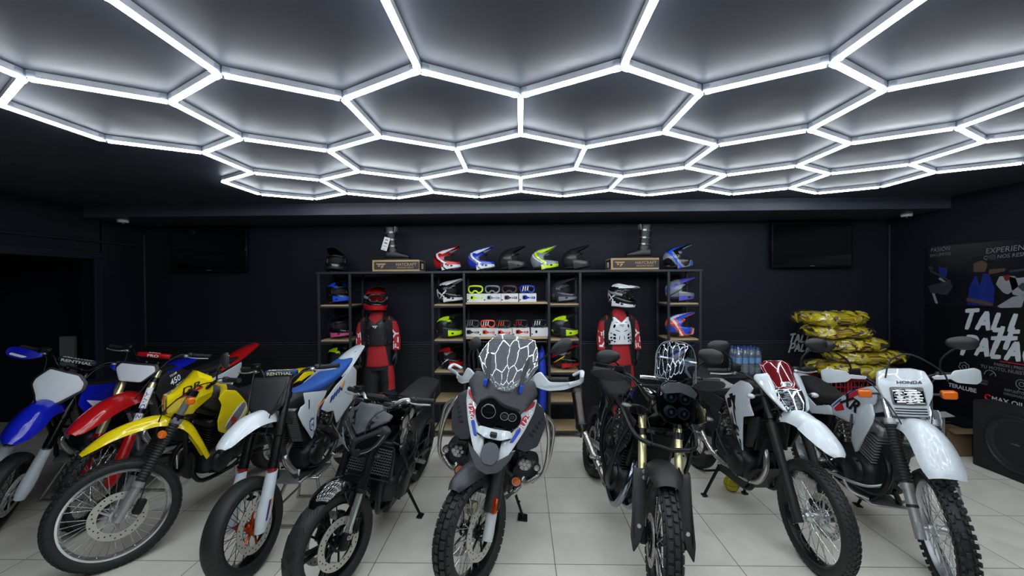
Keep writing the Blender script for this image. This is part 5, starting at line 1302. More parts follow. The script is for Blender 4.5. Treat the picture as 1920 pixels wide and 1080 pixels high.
for sg in (1, -1):
    S = side(.17, sg, .12, .0, -.55, .85, .02, .3, .3); N = (0, sg, 0); g = G(); g.plate(pl if sg > 0 else pl[::-1], S, N, .008, 0, c=(-.53, .88)); sh = b.p('tank_shroud', g, WHITEP)
    Sd = lambda u, v: Vector(S(u, v))+Vector((0, sg*.002, 0)); g = G()
    for q in ([(-.73, .90), (-.66, .93), (-.63, .86), (-.69, .83)], [(-.62, .95), (-.58, .97), (-.58, .80), (-.53, .70), (-.60, .82)], [(-.70, .94), (-.63, .97), (-.55, .84), (-.62, .90)], [(-.60, .74), (-.52, .74), (-.51, .67), (-.56, .66)], [(-.67, .81), (-.60, .76), (-.57, .69), (-.585, .69)], [(-.53, .65), (-.49, .65), (-.488, .58)]): g.plate(q, Sd, N, .001, m=0)
    lettering(g, '250', .03, S, (-.52, .70), N, -sg, .2*sg, .02, 0, .0045, m=1); b.p('decal', g, [BLACKDEC, WHITEDEC], 0, sh)
    pl2 = [(-.33, .88), (-.45, .83), (-.49, .60), (-.42, .62), (-.36, .74)]; g = G(); g.plate(pl2 if sg > 0 else pl2[::-1], side(.165, sg, .1, 0, -.4, .7), N, .02); b.p('radiator_shroud', g, BLACKP)
    S = side(.12, sg, 0, 0, -1.1, .8, .02, .3, .2); p3 = [(-.84, .86), (-1.15, .88), (-1.42, .95), (-1.38, .85), (-1.1, .74), (-.90, .74)]; g = G(); g.plate(p3 if sg > 0 else p3[::-1], S, N, .008); b.p('side_panel', g, BLACKP)
    indicator(b, (-.30, sg*.10, 1.05), (-.30, sg*.22, 1.04), 1, .05, .03, ORANGE if sg > 5 else mat('clear signal lens', '#b9bcc0', .12, coat=.6), False)
g = G(); body(g, [(-.42, 1.02, .07, .05, .10, 2.6), (-.54, 1.05, .13, .06, .2, 2.8), (-.70, .98, .13, .05, .18, 2.8), (-.84, .90, .09, .02, .1, 2.6)]); b.p('fuel_tank', g, BLACKP)
g = G(); body(g, [(-.70, .98, .06, .03, .04, 2.6), (-.82, .93, .11, .035, .07, 2.8), (-1.05, .885, .13, .04, .08, 2.8), (-1.35, .93, .13, .045, .06, 2.8), (-1.56, .97, .09, .03, .04, 2.6)], m=0); se = b.p('seat', g, SEATV)
g = G(); body(g, [(-.84, .955, .07, .02, .02, 2.6), (-.95, .92, .115, .025, .03, 2.8), (-1.10, .915, .12, .02, .03, 2.8), (-1.22, .935, .10, .02, .02, 2.6)]); b.p('seat_top', g, SEATG, 0, se)
g = G(); fender(g, [(-1.35, .92, .11, .06, .01), (-1.55, .97, .10, .05, .015), (-1.80, .99, .07, .03, .01)], .005); b.p('rear_fender', g, WHITEP)
engine(b, -.70, .43, ENGDK, ENGDK, 1.05, .15, .15)
pipe(b, [(-.55, 0, .66), (-.42, -.04, .58), (-.40, -.06, .44), (-.50, -.10, .33), (-.9, -.15, .36), (-1.1, -.17, .5)], .02, STEEL); muffler(b, (-1.08, -.18, .52), (-1.55, -.2, .78), .058, DARKGR)
radiator(b, -.42, .72, .24, .24, tilt=.15)
frame(b, sym([(-.38, .04, .98), (-.5, .12, .86), (-.9, .12, .68), (-1.0, .11, .42), (-.85, .1, .27)])+sym([(-.42, .05, .70), (-.46, .09, .36), (-.56, .1, .25), (-.9, .1, .25)])+sym([(-.9, .1, .74), (-1.6, .1, .88)]), .017)
g = G(); g.plate([(-.38, .48), (-.55, .25), (-.92, .23), (-.92, .29), (-.58, .32)], side(.12, 1), (0, 1, 0), .24); b.p('skid_plate', g, BLACKP)
swing(b, -.98, .42, CASTAL); pegs(b, -.92, .37)
g = G()
for f in ((1.58, 3.535, 0), (1.95, 3.575, 0)):
    p = b.to_local(f); q = (p.x+.03, (.10 if p.y > 0 else -.10), .30); g.tube([q, p+Vector((0, 0, .012))], [.013, .012], 10); g.box(p+Vector((0, 0, .010)), (.05, .04, .014), b=.003)
p0, p1 = b.to_local((1.585, 3.54, .22)), b.to_local((1.945, 3.57, .22)); g.tube([p0, p1], .010, 8)
b.p('centre_stand', g, BLACKM)

# ---------------------------------------------------------------- white trail bike at the far right
xr = Bike('motorcycle', (2.53, 2.485, -99.2, -3.6, -20.3, 0), (.69, .09, 1.46, 27, .107, .66, .13), 'white trail motorcycle with square headlight and red and blue tank stripes')
b = xr
wheel(b, 1, .272, 'knob', ALU, ALU, SPOKEM, 36, disc=(.12, (1,)), spm=ALU)
wheel(b, 0, .23, 'knob', ALU, CASTAL, SPOKEM, 36, disc=(.11, (-1,)))
caliper(b, .36, -.09, 1)
for sg in (1, -1):
    g = G(); g.cyl(b.leg(b.rf-.06, sg*.105), b.leg(.56, sg*.105), .027, .029, 20, m=1, b=.003); gaiter(g, b, sg*.105, .56, .90, .037, 20, 0)
    g.cyl(b.leg(.53, sg*.105), b.leg(.565, sg*.105), .034, n=20, m=1); g.cyl(b.leg(.44, sg*.105), b.leg(.455, sg*.105), .031, n=20, m=0)
    g.cyl(b.leg(.90, sg*.105), b.leg(1.10, sg*.105), .0215, n=18, m=2); g.box(b.leg(b.rf, sg*.105), (.055, .035, .07), Matrix.Rotation(-b.al, 3, 'Y'), b=.012, m=1)
    b.p('fork_leg', g, [BLACKP, CASTAL, CHROME], 1)
clamps(b, (.905, 1.06), .105, CASTAL)
g = G(); fender(g, [(-.40, .86, .075, .04, .02), (-.30, .905, .088, .045, .025), (-.15, .935, .094, .045, .030), (-.03, .925, .096, .04, .03), (.08, .865, .098, .035, .028), (.165, .785, .095, .03, .022), (.205, .735, .08, .02, .012)], .005); b.p('front_fender', g, WHITEP, 1)
hb, dirs, xc = bars(b, 1.17, .40, .11, .06, BLACKALU)
for sg in (1, -1):
    S = lambda u, v: (xc+.055-1.2*max(0, abs(u)-.30)**1.5-.25*(v-1.19)**2*4, u, v)
    g = G(); g.plate([(sg*.255, 1.175), (sg*.285, 1.225), (sg*.40, 1.235), (sg*.43, 1.215), (sg*.43, 1.145), (sg*.40, 1.125), (sg*.29, 1.145)], S, (1, 0, 0), .016, 0); hg = b.p('hand_guard', g, WHITEP, 1)
    g = G(); g.plate([(sg*.17, 1.185), (sg*.27, 1.20), (sg*.27, 1.17), (sg*.18, 1.165)], S, (1, 0, 0), .012, 0); b.p('guard_mount', g, WHITEM, 1, hg)
    mirror(b, (xc-.03, sg*.24, 1.18), (xc+.0, sg*(.36 if sg > 0 else .40), 1.40), .082, .046, sg*-.10)
    indicator(b, (-.33, sg*.11, 1.085), (-.33, sg*.215, 1.085), 1, .075, .052, ORANGE)
def HM(u, v): return (-.26-.30*(v-1.02)-.9*u*u-(.35*(v-1.17) if v > 1.17 else 0), u, v)
g = G(); g.plate([(-.125, 1.235), (-.06, 1.255), (.06, 1.255), (.125, 1.235), (.145, 1.15), (.13, 1.08), (.10, 1.03), (.09, .955), (-.09, .955), (-.10, 1.03), (-.13, 1.08), (-.145, 1.15)], HM, (1, 0, .3), .03, 0); hm = b.p('headlight_mask', g, WHITEP, 1)
g = G(); g.plate([(-.088, 1.142), (.088, 1.142), (.088, 1.028), (-.088, 1.028)], lambda u, v: Vector(HM(u*.98, v))+Vector((.010, 0, 0)), (1, 0, .3), .012, 0); hl = b.p('headlight_rim', g, MIDGR, 1, hm)
g = G(); g.plate([(-.078, 1.133), (.078, 1.133), (.078, 1.037), (-.078, 1.037)], lambda u, v: (-.247-.3*(v-1.02), u, v), (1, 0, .3), .004, 0, m=0)
for k in range(40):
    v = 1.042+.0022*k; w_ = .018+.012*sin(k*1.3); g.box((-.243-.3*(v-1.02), .05*sin(k*2.1), v), (.004, w_*2, .007), Matrix.Rotation(-.3+.25*sin(k), 3, 'Y'), b=.0008, m=1)
b.p('headlight', g, [LAMPDK, REFLECT], 1, hm)
g = G()
for q in range(3): g.plate([(-.082, 1.008-.016*q), (.082, 1.008-.016*q), (.082, 1.000-.016*q), (-.082, 1.000-.016*q)], lambda u, v: Vector(HM(u, v))+Vector((.002, 0, 0)), (1, 0, .3), .003)
b.p('louvre', g, BLACKDEC, 1, hm)
g = G(); lettering(g, 'HONDA', .026, HM, (.02, 1.168), (1, 0, .3), 1, 0, .02, .12, .004, 1.35); b.p('decal', g, BLACKDEC, 1, hm)
g = G(); g.tube(cr([(-.30, -.10, 1.20), (-.33, -.05, 1.32), (-.34, .06, 1.35), (-.36, .20, 1.24), (-.40, .24, 1.16)], 6), .005, 7); b.p('cable', g, BLACKP, 1)
TANKW = mat('pearl white tank', '#bcc2cc', .3, coat=.8)
g = G(); body(g, [(-.42, 1.0, .07, .06, .10, 2.6), (-.50, 1.0, .12, .08, .16, 2.8), (-.64, .96, .14, .10, .19, 2.8), (-.82, .89, .13, .06, .13, 2.8), (-.97, .83, .09, .02, .07, 2.6)]); g.cyl((-.56, 0, 1.07), (-.56, 0, 1.10), .04, n=20, m=1); b.p('fuel_tank', g, [TANKW, BLACKM])
tk = [(-.96, .81), (-.73, .99), (-.60, 1.05), (-.46, 1.06), (-.45, .97), (-.56, .86), (-.63, .76), (-.72, .755), (-.91, .745)]
shp = [(-.39, .98), (-.365, .94), (-.36, .86), (-.53, .59), (-.58, .60), (-.605, .69), (-.50, .86), (-.45, .95)]
for sg in (1, -1):
    N = (0, sg, 0); S = side(.135, sg, .02, -.12, -.7, .9, .02, .3, .2); g = G(); g.plate(tk if sg > 0 else tk[::-1], S, N, .006, 0, c=(-.68, .88)); tp_ = b.p('tank_side', g, TANKW)
    Sd = lambda u, v: Vector(S(u, v))+Vector((0, sg*.0022, 0)); g = G()
    g.plate([(-.895, .80), (-.80, .885), (-.74, .835), (-.85, .79)], Sd, N, .001, m=0); g.plate([(-.935, .80), (-.91, .812), (-.80, .90), (-.815, .905)], Sd, N, .001, m=1)
    g.plate([(-.765, .935), (-.66, 1.015), (-.60, 1.01), (-.70, .93)], Sd, N, .001, m=0); g.plate([(-.785, .94), (-.767, .938), (-.66, 1.02), (-.68, 1.02)], Sd, N, .001, m=1)
    lettering(g, 'XR', .13, S, (-.70, .905), N, -sg, .12*sg, .034, .4*-sg if sg < 0 else .4, .0055, 1.2, m=2)
    b.p('decal', g, [REDDEC, NAVYDEC, BLACKDEC], 0, tp_)
    S = side(.19, sg, .05, .05, -.5, .8, .018, .2, .25); g = G(); g.plate(shp if sg > 0 else shp[::-1], S, N, .012, 2, c=(-.48, .80)); b.p('shroud', g, WHITEP)
    sp_ = [(-1.56, .76), (-1.40, .80), (-1.18, .74), (-1.0, .80), (-.96, .77), (-.93, .735), (-1.40, .61), (-1.56, .66)]
    S = side(.125, sg, 0, 0, -1.2, .7, .015, .4, .2); g = G(); g.plate(sp_ if sg > 0 else sp_[::-1], S, N, .008, 0, c=(-1.25, .70)); b.p('side_panel', g, WHITEP)
g = G(); body(g, [(-.86, .90, .06, .03, .04, 2.6), (-.96, .86, .10, .04, .07, 2.8), (-1.18, .82, .12, .045, .07, 2.8), (-1.45, .86, .12, .05, .06, 2.8), (-1.60, .90, .09, .03, .04, 2.6)]); b.p('seat', g, SEATV)
g = G(); fender(g, [(-1.35, .83, .10, .06, .01), (-1.6, .90, .10, .05, .015), (-1.82, .90, .08, .03, .01)], .005); b.p('rear_fender', g, WHITEP)
engine(b, -.70, .42, ENGDK, CASTAL, 1.1, .25, .15)
pipe(b, [(-.55, -.03, .64), (-.40, -.06, .56), (-.37, -.08, .44), (-.46, -.11, .33), (-.85, -.16, .34), (-1.1, -.17, .52)], .02, BLACKM); muffler(b, (-1.05, -.18, .52), (-1.5, -.2, .74), .055, BLACKM)
g = G()
for sg in (1, -1): g.tube(cr([(-.42, sg*.03, .42), (-.48, sg*.12, .36), (-.60, sg*.19, .34), (-.85, sg*.20, .30), (-.92, sg*.12, .27)], 6), .011, 10); g.tube(cr([(-.50, sg*.10, .26), (-.55, sg*.19, .28), (-.62, sg*.20, .33)], 5), .010, 8)
g.box((-.62, 0, .245), (.36, .24, .012), b=.004); b.p('engine_guard', g, ALU)
frame(b, sym([(-.38, .03, .95), (-.5, .09, .88), (-.95, .11, .74), (-1.0, .11, .42), (-.9, .1, .27)])+[[(-.37, 0, .90), (-.43, 0, .60), (-.47, 0, .34)]]+sym([(-.47, .03, .36), (-.53, .1, .24), (-.9, .1, .24)])+sym([(-.95, .1, .66), (-1.5, .1, .82)]), .017)
swing(b, -.98, .42, ALU); pegs(b, -.90, .36, STEEL); stand(b, (2.775, 3.395, 0), (-.82, .14, .33))
g = G(); g.plate([(-.36, .72), (-.50, .66), (-.53, .50), (-.44, .40)], side(.06, 1), (0, 1, 0), .12); b.p('oil_cooler', g, BLACKP)

# ---------------------------------------------------------------- display rack along the back wall
RACKM = mat('black rack steel', '#2a2c33', .45, metal=.2)
WOODM = mat('light oak board', '#b29a76', .5, var=.25, scale=14)
YF, YR = 4.88, 5.28
def wx(px, Y=4.95): return (px-977)/758*Y
TX = [-2.47, -2.085, -1.075, -.69, .335, .71, 1.765, 2.14]     # upright positions
LV = [2.0, 1.615, 1.185, .80, .44, .09]
YM = (YF+YR)/2
for a, lb in ((0, 'leftmost black steel shelf tower with oak boards'), (2, 'black steel shelf tower left of the goggles and hanging clothes'), (4, 'black steel shelf tower right of the goggles and hanging clothes'), (6, 'rightmost black steel shelf tower with oak boards')):
    x0, x1 = TX[a], TX[a+1]; xm = (x0+x1)/2; tw = empty('shelf_tower', (xm, YM, 0), label=lb, cat='shelving', group='shelf towers along the back wall')
    for x in (x0, x1):
        for y in (YF, YR):
            g = G(); g.box((x-xm, y-YM, .995), (.028, .028, 1.99), b=.002); build('upright', g, RACKM, tw)
    for z in LV[1:]:
        g = G(); g.box((0, .005, z-.009), (x1-x0-.03, .385, .018), b=.002); sb = build('shelf_board', g, WOODM, tw)
        g = G()
        for y in (YF, YR): g.box((0, y-YM, z-.028), (x1-x0-.028, .026, .022), b=.002)
        for x in (x0, x1): g.box((x-xm, 0, z-.028), (.024, YR-YF-.028, .022), b=.002)
        build('shelf_rail', g, RACKM, sb)
def single(name, c, d, m, label, cat, group=None, b=.002):
    g = G(); g.box((0, 0, 0), d, b=b); o = build(name, g, m); o.location = c; return tag(o, label, cat, group)
single('top_board', (-.165, YM, 2.005), (4.66, .44, .028), RACKM, 'long black board spanning the tops of the four shelf towers', 'shelf')
single('goggle_shelf', (-.1775, YM+.005, 1.624), (.99, .40, .022), WOODM, 'upper oak shelf carrying four pairs of goggles', 'shelf', 'oak goggle shelves')
single('goggle_shelf', (-.1775, YM+.005, 1.201), (.99, .40, .022), WOODM, 'lower oak shelf carrying five pairs of goggles', 'shelf', 'oak goggle shelves')
g = G(); g.tube([(-.495, 0, 0), (.495, 0, 0)], .012, 10)
for x in (-.492, .492): g.cyl((x-.003, 0, 0), (x+.003, 0, 0), .025, n=16)
o = build('clothes_rail', g, STEEL); o.location = (-.1775, 5.09, 1.13); tag(o, 'steel clothes rail under the lower goggle shelf', 'rail')

# ---------------------------------------------------------------- motocross helmets
C_ = lambda n, h, r=.25: mat('helmet '+n, h, r, coat=.4)
HB, HW, HR, HBL, HG, HFL, HMB = C_('black', '#0d0e11'), C_('white', '#dfe3e8'), C_('red', '#b3151c'), C_('blue', '#1d36b0'), C_('grey', '#7d838c'), C_('fluo yellow', '#c6ee1e'), C_('matte black', '#15161a', .5)
HP, HPK, HO, HDG, HY, HSB = C_('purple', '#5b54b8'), C_('pink', '#d0578c'), C_('orange', '#e2502c'), C_('dark grey', '#34373d'), C_('yellow', '#e0c722'), C_('royal blue', '#2450d8')
LINER = mat('helmet liner foam', '#101114', .9)
def painted(name, g, mats, fn, parent=None):
    for i, f in enumerate(g.f):
        c = [sum(g.v[k][q] for k in f)/len(f) for q in range(3)]
        g.fm[i] = min(fn(*c), len(mats)-1)
    return build(name, g, mats, parent, ang=50)
def helmet(mats, fn, label=None, loc=None, yaw=0, parent=None, group=None, pitch=0, peak_up=.0):
    """shell is the thing; chin bar, peak, liner and vents hang on it; faces +x"""
    NA, NE = 128, 64; g = G(); ce = Vector((-.012, 0, .135)); P = []
    for j in range(NE+1):
        e = radians(-62+152*j/NE); row = []
        for i in range(NA):
            a = 2*pi*i/NA; k = cos(e)**.55 if e < 0 else cos(e)
            back = 1+.06*max(0, -cos(a))
            row.append(ce+Vector((.128*k*cos(a)*back, .115*k*sin(a), (.112 if e > 0 else .125)*sin(e)*(1 if e > 0 else 1))))
        P.append(row)
    g.v = [tuple(p) for r in P for p in r]
    for j in range(NE):
        for i in range(NA):
            i2 = (i+1) % NA; c = (P[j][i]+P[j+1][i2])/2; a = abs((i+.5)*360/NA); a = min(a, 360-a)
            port = (a < 68 and .088 < c.z < .188-.0004*a) or (a < 74 and c.z <= .088)
            if not port: g.f.append((j*NA+i, j*NA+i2, (j+1)*NA+i2, (j+1)*NA+i)); g.fm.append(0)
    o = painted('helmet', g, mats, fn, parent)
    sd = o.modifiers.new('thickness', 'SOLIDIFY'); sd.thickness = .008; sd.offset = -1
    # chin bar
    path = cr([(-.005, .113, .06, .062), (.06, .108, .06, .052), (.12, .088, .056, .044), (.165, .05, .054, .036), (.182, 0, .056, .034), (.165, -.05, .054, .036), (.12, -.088, .056, .044), (.06, -.108, .06, .052), (-.005, -.113, .06, .062)], 12)
    g = G(); rings = []
    for i, (x, y, z, h) in enumerate(path):
        q, p = path[min(i+1, len(path)-1)], path[max(i-1, 0)]; t = Vector((q[0]-p[0], q[1]-p[1], 0)).normalized(); n = Vector((t.y, -t.x, 0))
        rings.append([Vector((x, y, z))+n*a+Vector((0, 0, c)) for a, c in sell(.013, h, 3.5, 40)])
    g.loft(rings); painted('chin_bar', g, mats, fn, o)
    g = G()
    for y in (-.03, 0, .03): g.box((.176-abs(y)*.45, y, .06), (.022, .018, .022), b=.004)
    for sg in (1, -1): g.box((.12, sg*.093, .045), (.05, .02, .022), Matrix.Rotation(-sg*.75, 3, 'Z'), b=.005)
    build('chin_vent', g, HMB, o)
    g = G(); fender(g, [(-.085, .228, .080, .030, .008), (-.02, .247, .092, .050, .012), (.06, .256+peak_up*.4, .086, .035, .014), (.13, .266+peak_up*.8, .072, .018, .014), (.185, .276+peak_up, .058, .008, .010), (.20, .279+peak_up, .045, .004, .006)], .005, 8, 25)
    painted('peak', g, mats, lambda x, y, z: fn(x, y, z+.1), o)
    g = G(); g.ball(ce+Vector((0, 0, -.005)), (.117, .104, .104), 24, 16); build('liner', g, LINER, o)
    g = G(); g.lathe([(.10, 0), (.113, .006), (.113, .022), (.10, .026)], ce+Vector((-.005, 0, -.118)), 'z', 36, closed=True); build('neck_roll', g, LINER, o)
    g = G(); P2_ = [(ce.x+.131*cos(radians(a))*.97, .118*sin(radians(a)), z) for a, z in [(-66, .10), (-66, .16), (-45, .185), (0, .19), (45, .185), (66, .16), (66, .10)]]
    g.tube(cr(P2_, 6), .006, 8); build('eyeport_trim', g, HMB, o)
    if loc: o.location = loc; o.rotation_euler = (0, pitch, yaw)
    if label: tag(o, label, 'helmet', group or 'motocross helmets on the rack')
    return o
def pt_solid(x, y, z): return 0
def pt_tld(x, y, z):
    if z > .30: return 3 if (x > .02 and abs(y) < .04) else (1 if abs(y) > .062 else 0)
    if z < .055+.12*x+.02*sin(x*25):
        if x > .06: return 0 if z > .05 else 1
        k = (x*.75+z*.6+1)*22 % 1
        return 1 if k < .66 else 2
    s_ = x+.9*(z-.15)
    if z > .075 and abs(s_+.035-6*(z-.15)**2) < .016: return 1
    if z > .075 and abs(s_+.075-6*(z-.15)**2) < .011: return 2
    return 0
def pt_fly(x, y, z):
    if z > .31: return 1 if abs(y) > .035 or x > .12 else 0
    if abs(z-.06-.9*(x+.06)) < .012 or abs(z-.055+.7*(x-.02)) < .012: return 1
    if z < .05 and x > -.05: return 1
    if x < -.09 and z < .16: return 1
    return 0
def pt_fluo(x, y, z):
    if z > .30: return 1 if abs(y) > .055 and x < .06 else 0
    if abs(z-(.222-3.2*(x+.02)**2)) < .017-.06*max(0, x-.02) and abs(y) > .05 and -.11 < x < .09: return 1
    if x > .06 and z < .085-.1*(x-.06): return 1
    if x < -.10 and z < .085: return 1
    if abs(z-.06-.7*(x+.03)) < .006: return 2
    return 0
def pt_band(x, y, z):
    if z > .31: return 1 if x > .02 else 0
    s_ = z-.6*x
    if .19 < s_ < .23: return 1
    if .12 < s_ < .135: return 2
    if z < .055: return 1
    return 0
def pt_mix(x, y, z):
    k = int((z*1.3-x*.8+abs(y)*.5+.25*sin(x*14)+1)*16) % 5
    if z > .30: return (0, 2, 0, 1, 0)[int((abs(y)*1.0+x*.25+1)*30) % 5]
    return (0, 0, 1, 2, 1)[k]
def pt_grey(x, y, z):
    if z < .06 and x > .02: return 1
    if x < -.05 and z < .10: return 1 if int((x+z)*80) % 2 else 0
    return 0
def pt_pink(x, y, z):
    if x < -.07: return 1
    if z < .06: return 2 if x > -.02 else 3
    if z > .12 and int((x+1)*70) % 2 and z < .19: return 4
    return 0
def put(px, z, mats, fn, label, yaw=-.22, Y=5.06, **k):
    helmet(mats, fn, label, ((px-977)/758*Y, Y, z+.022+(.006 if z > 1.9 else 0)), yaw, pitch=-.10 if z > 1.9 and yaw > -1 else -.03, **k)
ZT_ = 2.0
put(629, ZT_, [HB, HMB, HDG], pt_grey, 'gloss black motocross helmet facing forward on top of the rack', -1.5)
put(836, ZT_, [HR, HW, HB, HB], pt_tld, 'red and white motocross helmet on top of the rack', -.2, Y=5.02)
put(900, ZT_, [HBL, HW, HG, HG], pt_tld, 'blue and white motocross helmet on top of the rack', -.2, Y=5.02)
put(959, ZT_, [HMB], pt_solid, 'matte black helmet on top of the rack between blue and fluorescent helmets', -.2, Y=5.02)
put(1019, ZT_, [HG, HFL, HW, HB], pt_tld, 'grey and fluorescent yellow motocross helmet on top of the rack', -.2, Y=5.02)
put(1078, ZT_, [HMB], pt_solid, 'matte black helmet on top of the rack right of the grey fluorescent one', -.2, Y=5.02)
put(1266, ZT_, [HB, HG, HSB, HSB], pt_mix, 'blue, grey and black motocross helmet at right end of the rack top', -.2, Y=5.02)
put(629, LV[1], [HB, HSB, HDG], pt_fluo, 'black and blue helmet on top shelf of the leftmost tower', -.45)
put(632, LV[2], [HB, HP, HPK, HY, HDG], pt_pink, 'black, purple and pink helmet on middle shelf of the leftmost tower', -.45)
put(630, LV[3], [HB, HFL, HDG], pt_fluo, 'black and fluorescent helmet low in the leftmost tower', -.35)
put(840, LV[1], [HB, HW, HG], pt_fly, 'black helmet with white stripes on upper shelf left of the goggles', -.3)
put(838, LV[2], [HMB, HFL, HDG], pt_fluo, 'matte black and fluorescent helmet left of the goggle boxes', -.25)
put(840, LV[3], [HB, HR, HW], pt_fluo, 'red, black and white helmet on low shelf left of the clothes', -.25)
put(1054, LV[1], [HDG, HG, HB], pt_grey, 'dark grey helmet on upper shelf right of the goggles', -.6)
put(1054, LV[2], [HMB, HFL, HDG], pt_fluo, 'matte black and fluorescent helmet right of the goggle boxes', -.25)
put(1056, LV[3], [HB, HR, HY], pt_band, 'black, red and yellow helmet on low shelf right of the clothes', -.25)
put(1268, LV[1], [HG, HP, HDG], pt_band, 'grey and purple helmet on top shelf of the rightmost tower', -.2)
put(1268, LV[2], [HSB, HO, HW], pt_mix, 'blue and orange helmet on middle shelf of the rightmost tower', -.2)
put(1268, LV[3], [HW, HP, HPK], pt_band, 'white, purple and pink helmet low in the rightmost tower', -.2)

# ---------------------------------------------------------------- goggles on their boxes
CARD = mat('white printed card', '#d9dadb', .5)
LENSD = mat('goggle lens dark', '#16181c', .08, coat=1)
def goggles(loc, fm, sm, lm, label, yaw=-pi/2, grp='goggles on the middle shelves', stripes=None):
    """frame is the thing, faces +x before turning"""
    def cur(u, v): return (.05-2.6*u*u*1.4, u, v)
    ring = crc([(-.085, .055), (-.07, .085), (0, .092), (.07, .085), (.085, .055), (.075, .022), (.038, .008), (.014, .030), (-.014, .030), (-.038, .008), (-.075, .022)], 5)
    g = G(); g.tube([cur(*p) for p in ring], .0105, 10, closed=True)
    o = build('goggles', g, fm); o.location = loc; o.rotation_euler = (0, 0, yaw)
    tag(o, label, 'goggles', grp)
    g = G(); g.plate([(u*.93, .05+(v-.05)*.9) for u, v in ring[::2]], lambda u, v: Vector(cur(u, v))+Vector((.003, 0, 0)), (1, 0, 0), .003, 0); build('lens', g, lm, o)
    g = G(); pts = cr([(.05-3.64*.0075, .088, .055), (-.03, .085, .052), (-.075, .05, .045), (-.085, 0, .042), (-.075, -.05, .045), (-.03, -.085, .052), (.05-3.64*.0075, -.088, .055)], 6)
    g.loft([[Vector(p)+Vector((0, 0, h)) + Vector((0, 0, 0)) for h in (-.02, .02)]+[Vector(p)*.97+Vector((0, 0, h)) for h in (.02, -.02)] for p in pts]); build('strap', g, sm, o)
    if stripes:
        g = G()
        for q in range(3): g.plate([(-.06+.028*q, .025), (-.05+.028*q, .085), (-.038+.028*q, .085), (-.048+.028*q, .025)], lambda u, v: Vector(cur(u, v))+Vector((.008, 0, 0)), (1, 0, 0), .002)
        build('lens_stripes', g, stripes, o)
    return o
def goggle_box(loc, cm, label, yaw=0, w=.215):
    g = G(); g.box((0, 0, .052), (w, .12, .104), b=.002); o = build('goggle_box', g, CARD); o.location = loc; o.rotation_euler = (0, 0, yaw)
    tag(o, label, 'goggle box', 'goggle boxes on the middle shelves')
    g = G(); N = (0, -1, 0); S = lambda u, v: (u, -.0605, v)
    g.plate([(-.065, .03), (-.065, .08), (-.02, .085), (.005, .06), (.09, .068), (.09, .036), (.005, .045), (-.02, .03)], S, N, .001, m=0)
    g.plate([(-.055, .04), (-.055, .072), (-.028, .074), (-.028, .04)], lambda u, v: (u, -.0615, v), N, .001, m=1)
    g.plate([(-.10, .02), (-.10, .035), (-.085, .035), (-.085, .02)], S, N, .001, m=1)
    for q in range(3): g.plate([(.02+.02*q, .045), (.024+.02*q, .062), (.033+.02*q, .062), (.029+.02*q, .045)], lambda u, v: (u, -.0615, v), N, .001, m=2)
    build('printed_picture', g, [cm, LENSD, CARD], o)
    return o
ZG1, ZG2 = 1.636, 1.213
rows = [(891, ZG1, 4.97, HFL, 'fluorescent yellow', None), (923, ZG1, 4.97, HG, 'grey green', None), (955, ZG1, 4.97, mat('brown frame', '#4a302c', .4), 'dark brown', None), (989, ZG1, 4.97, HBL, 'blue and white striped', HW),
        (884, ZG2, 4.99, HDG, 'black and grey', HG), (914, ZG2, 4.97, HO, 'orange', HW), (943, ZG2, 4.93, HMB, 'black goggles with wide orange stripes, third', HO), (976, ZG2, 4.99, HB, 'black and red striped', HR), (1011, ZG2, 4.99, HB, 'black and white striped', HW)]
for px, z, Y, cm, nm, st_ in rows:
    x = (px-977)/758*(Y-.05); sh = 'upper' if z > 1.5 else 'lower'
    nm2 = nm.replace(' goggles with wide orange stripes, third', ' and orange') if 'third' in nm else nm
    goggle_box((x, Y+.02, z), cm if cm not in (HB, HMB) else (st_ or HDG), 'white goggle box under the %s goggles on %s goggle shelf' % (nm2, sh), -.06 if px < 950 else .05, .21)
    goggles((x, Y+.02, z+.106), cm, HB if st_ else cm, LENSD, '%s goggles on a white box on %s goggle shelf' % (nm2, sh), -pi/2-.1, stripes=st_)

# ---------------------------------------------------------------- boots on boot boxes
KRAFT = mat('kraft cardboard', '#a98e66', .7); PRINTM = mat('dark box print', '#2c2624', .5); BOOTM = mat('black boot leather', '#131417', .42, bump=.2, scale=60)
def wing(g, S, N, u0, v0, k, d=1, m=0):
    for pl in ([(-1, .45), (1, .45), (.72, .18), (-.72, .18)], [(-.62, .08), (-.1, .08), (-.28, -.2), (-.45, -.2)], [(.62, .08), (.1, .08), (-.05, -.45), (.2, -.45)]):
        g.plate([(u0+d*a*k, v0+c*k) for a, c in pl], S, N, .001, m=m)
def boot_box(x, Y, side_, label):
    g = G(); g.box((0, 0, .07), (.575, .32, .14), b=.003); o = build('boot_box', g, KRAFT); o.location = (x, Y, 2.0195); tag(o, label, 'box', 'boot boxes on the rack')
    N = (0, -1, 0); S = lambda u, v: (u, -.1605, v); S2 = lambda u, v: (u, -.1618, v); g = G()
    g.plate([(-.265, .022), (-.265, .118), (.285, .118), (.285, .022)], S, N, .001, m=0); wing(g, S2, N, -.18, .068, .065, 1, 1)
    lettering(g, 'HAYCRAFT', .05, S2, (.13, .082), N, 1, 0, .01, 0, .001, 1.0, m=1); lettering(g, 'ENDURO BOOT', .026, S2, (.12, .045), N, 1, 0, .01, 0, .001, 1.1, m=1)
    sx = side_*.2882; g.plate([(-.14, .015), (-.14, .125), (.12, .125), (.12, .015)], lambda u, v: (sx, u, v), (side_, 0, 0), .001, m=0)
    g.plate([(-.05, .03), (-.05, .10), (.06, .10), (.06, .03)], lambda u, v: (sx+side_*.001, u, v), (side_, 0, 0), .001, m=2)
    build('printed_panel', g, [PRINTM, KRAFT, CARD], o)
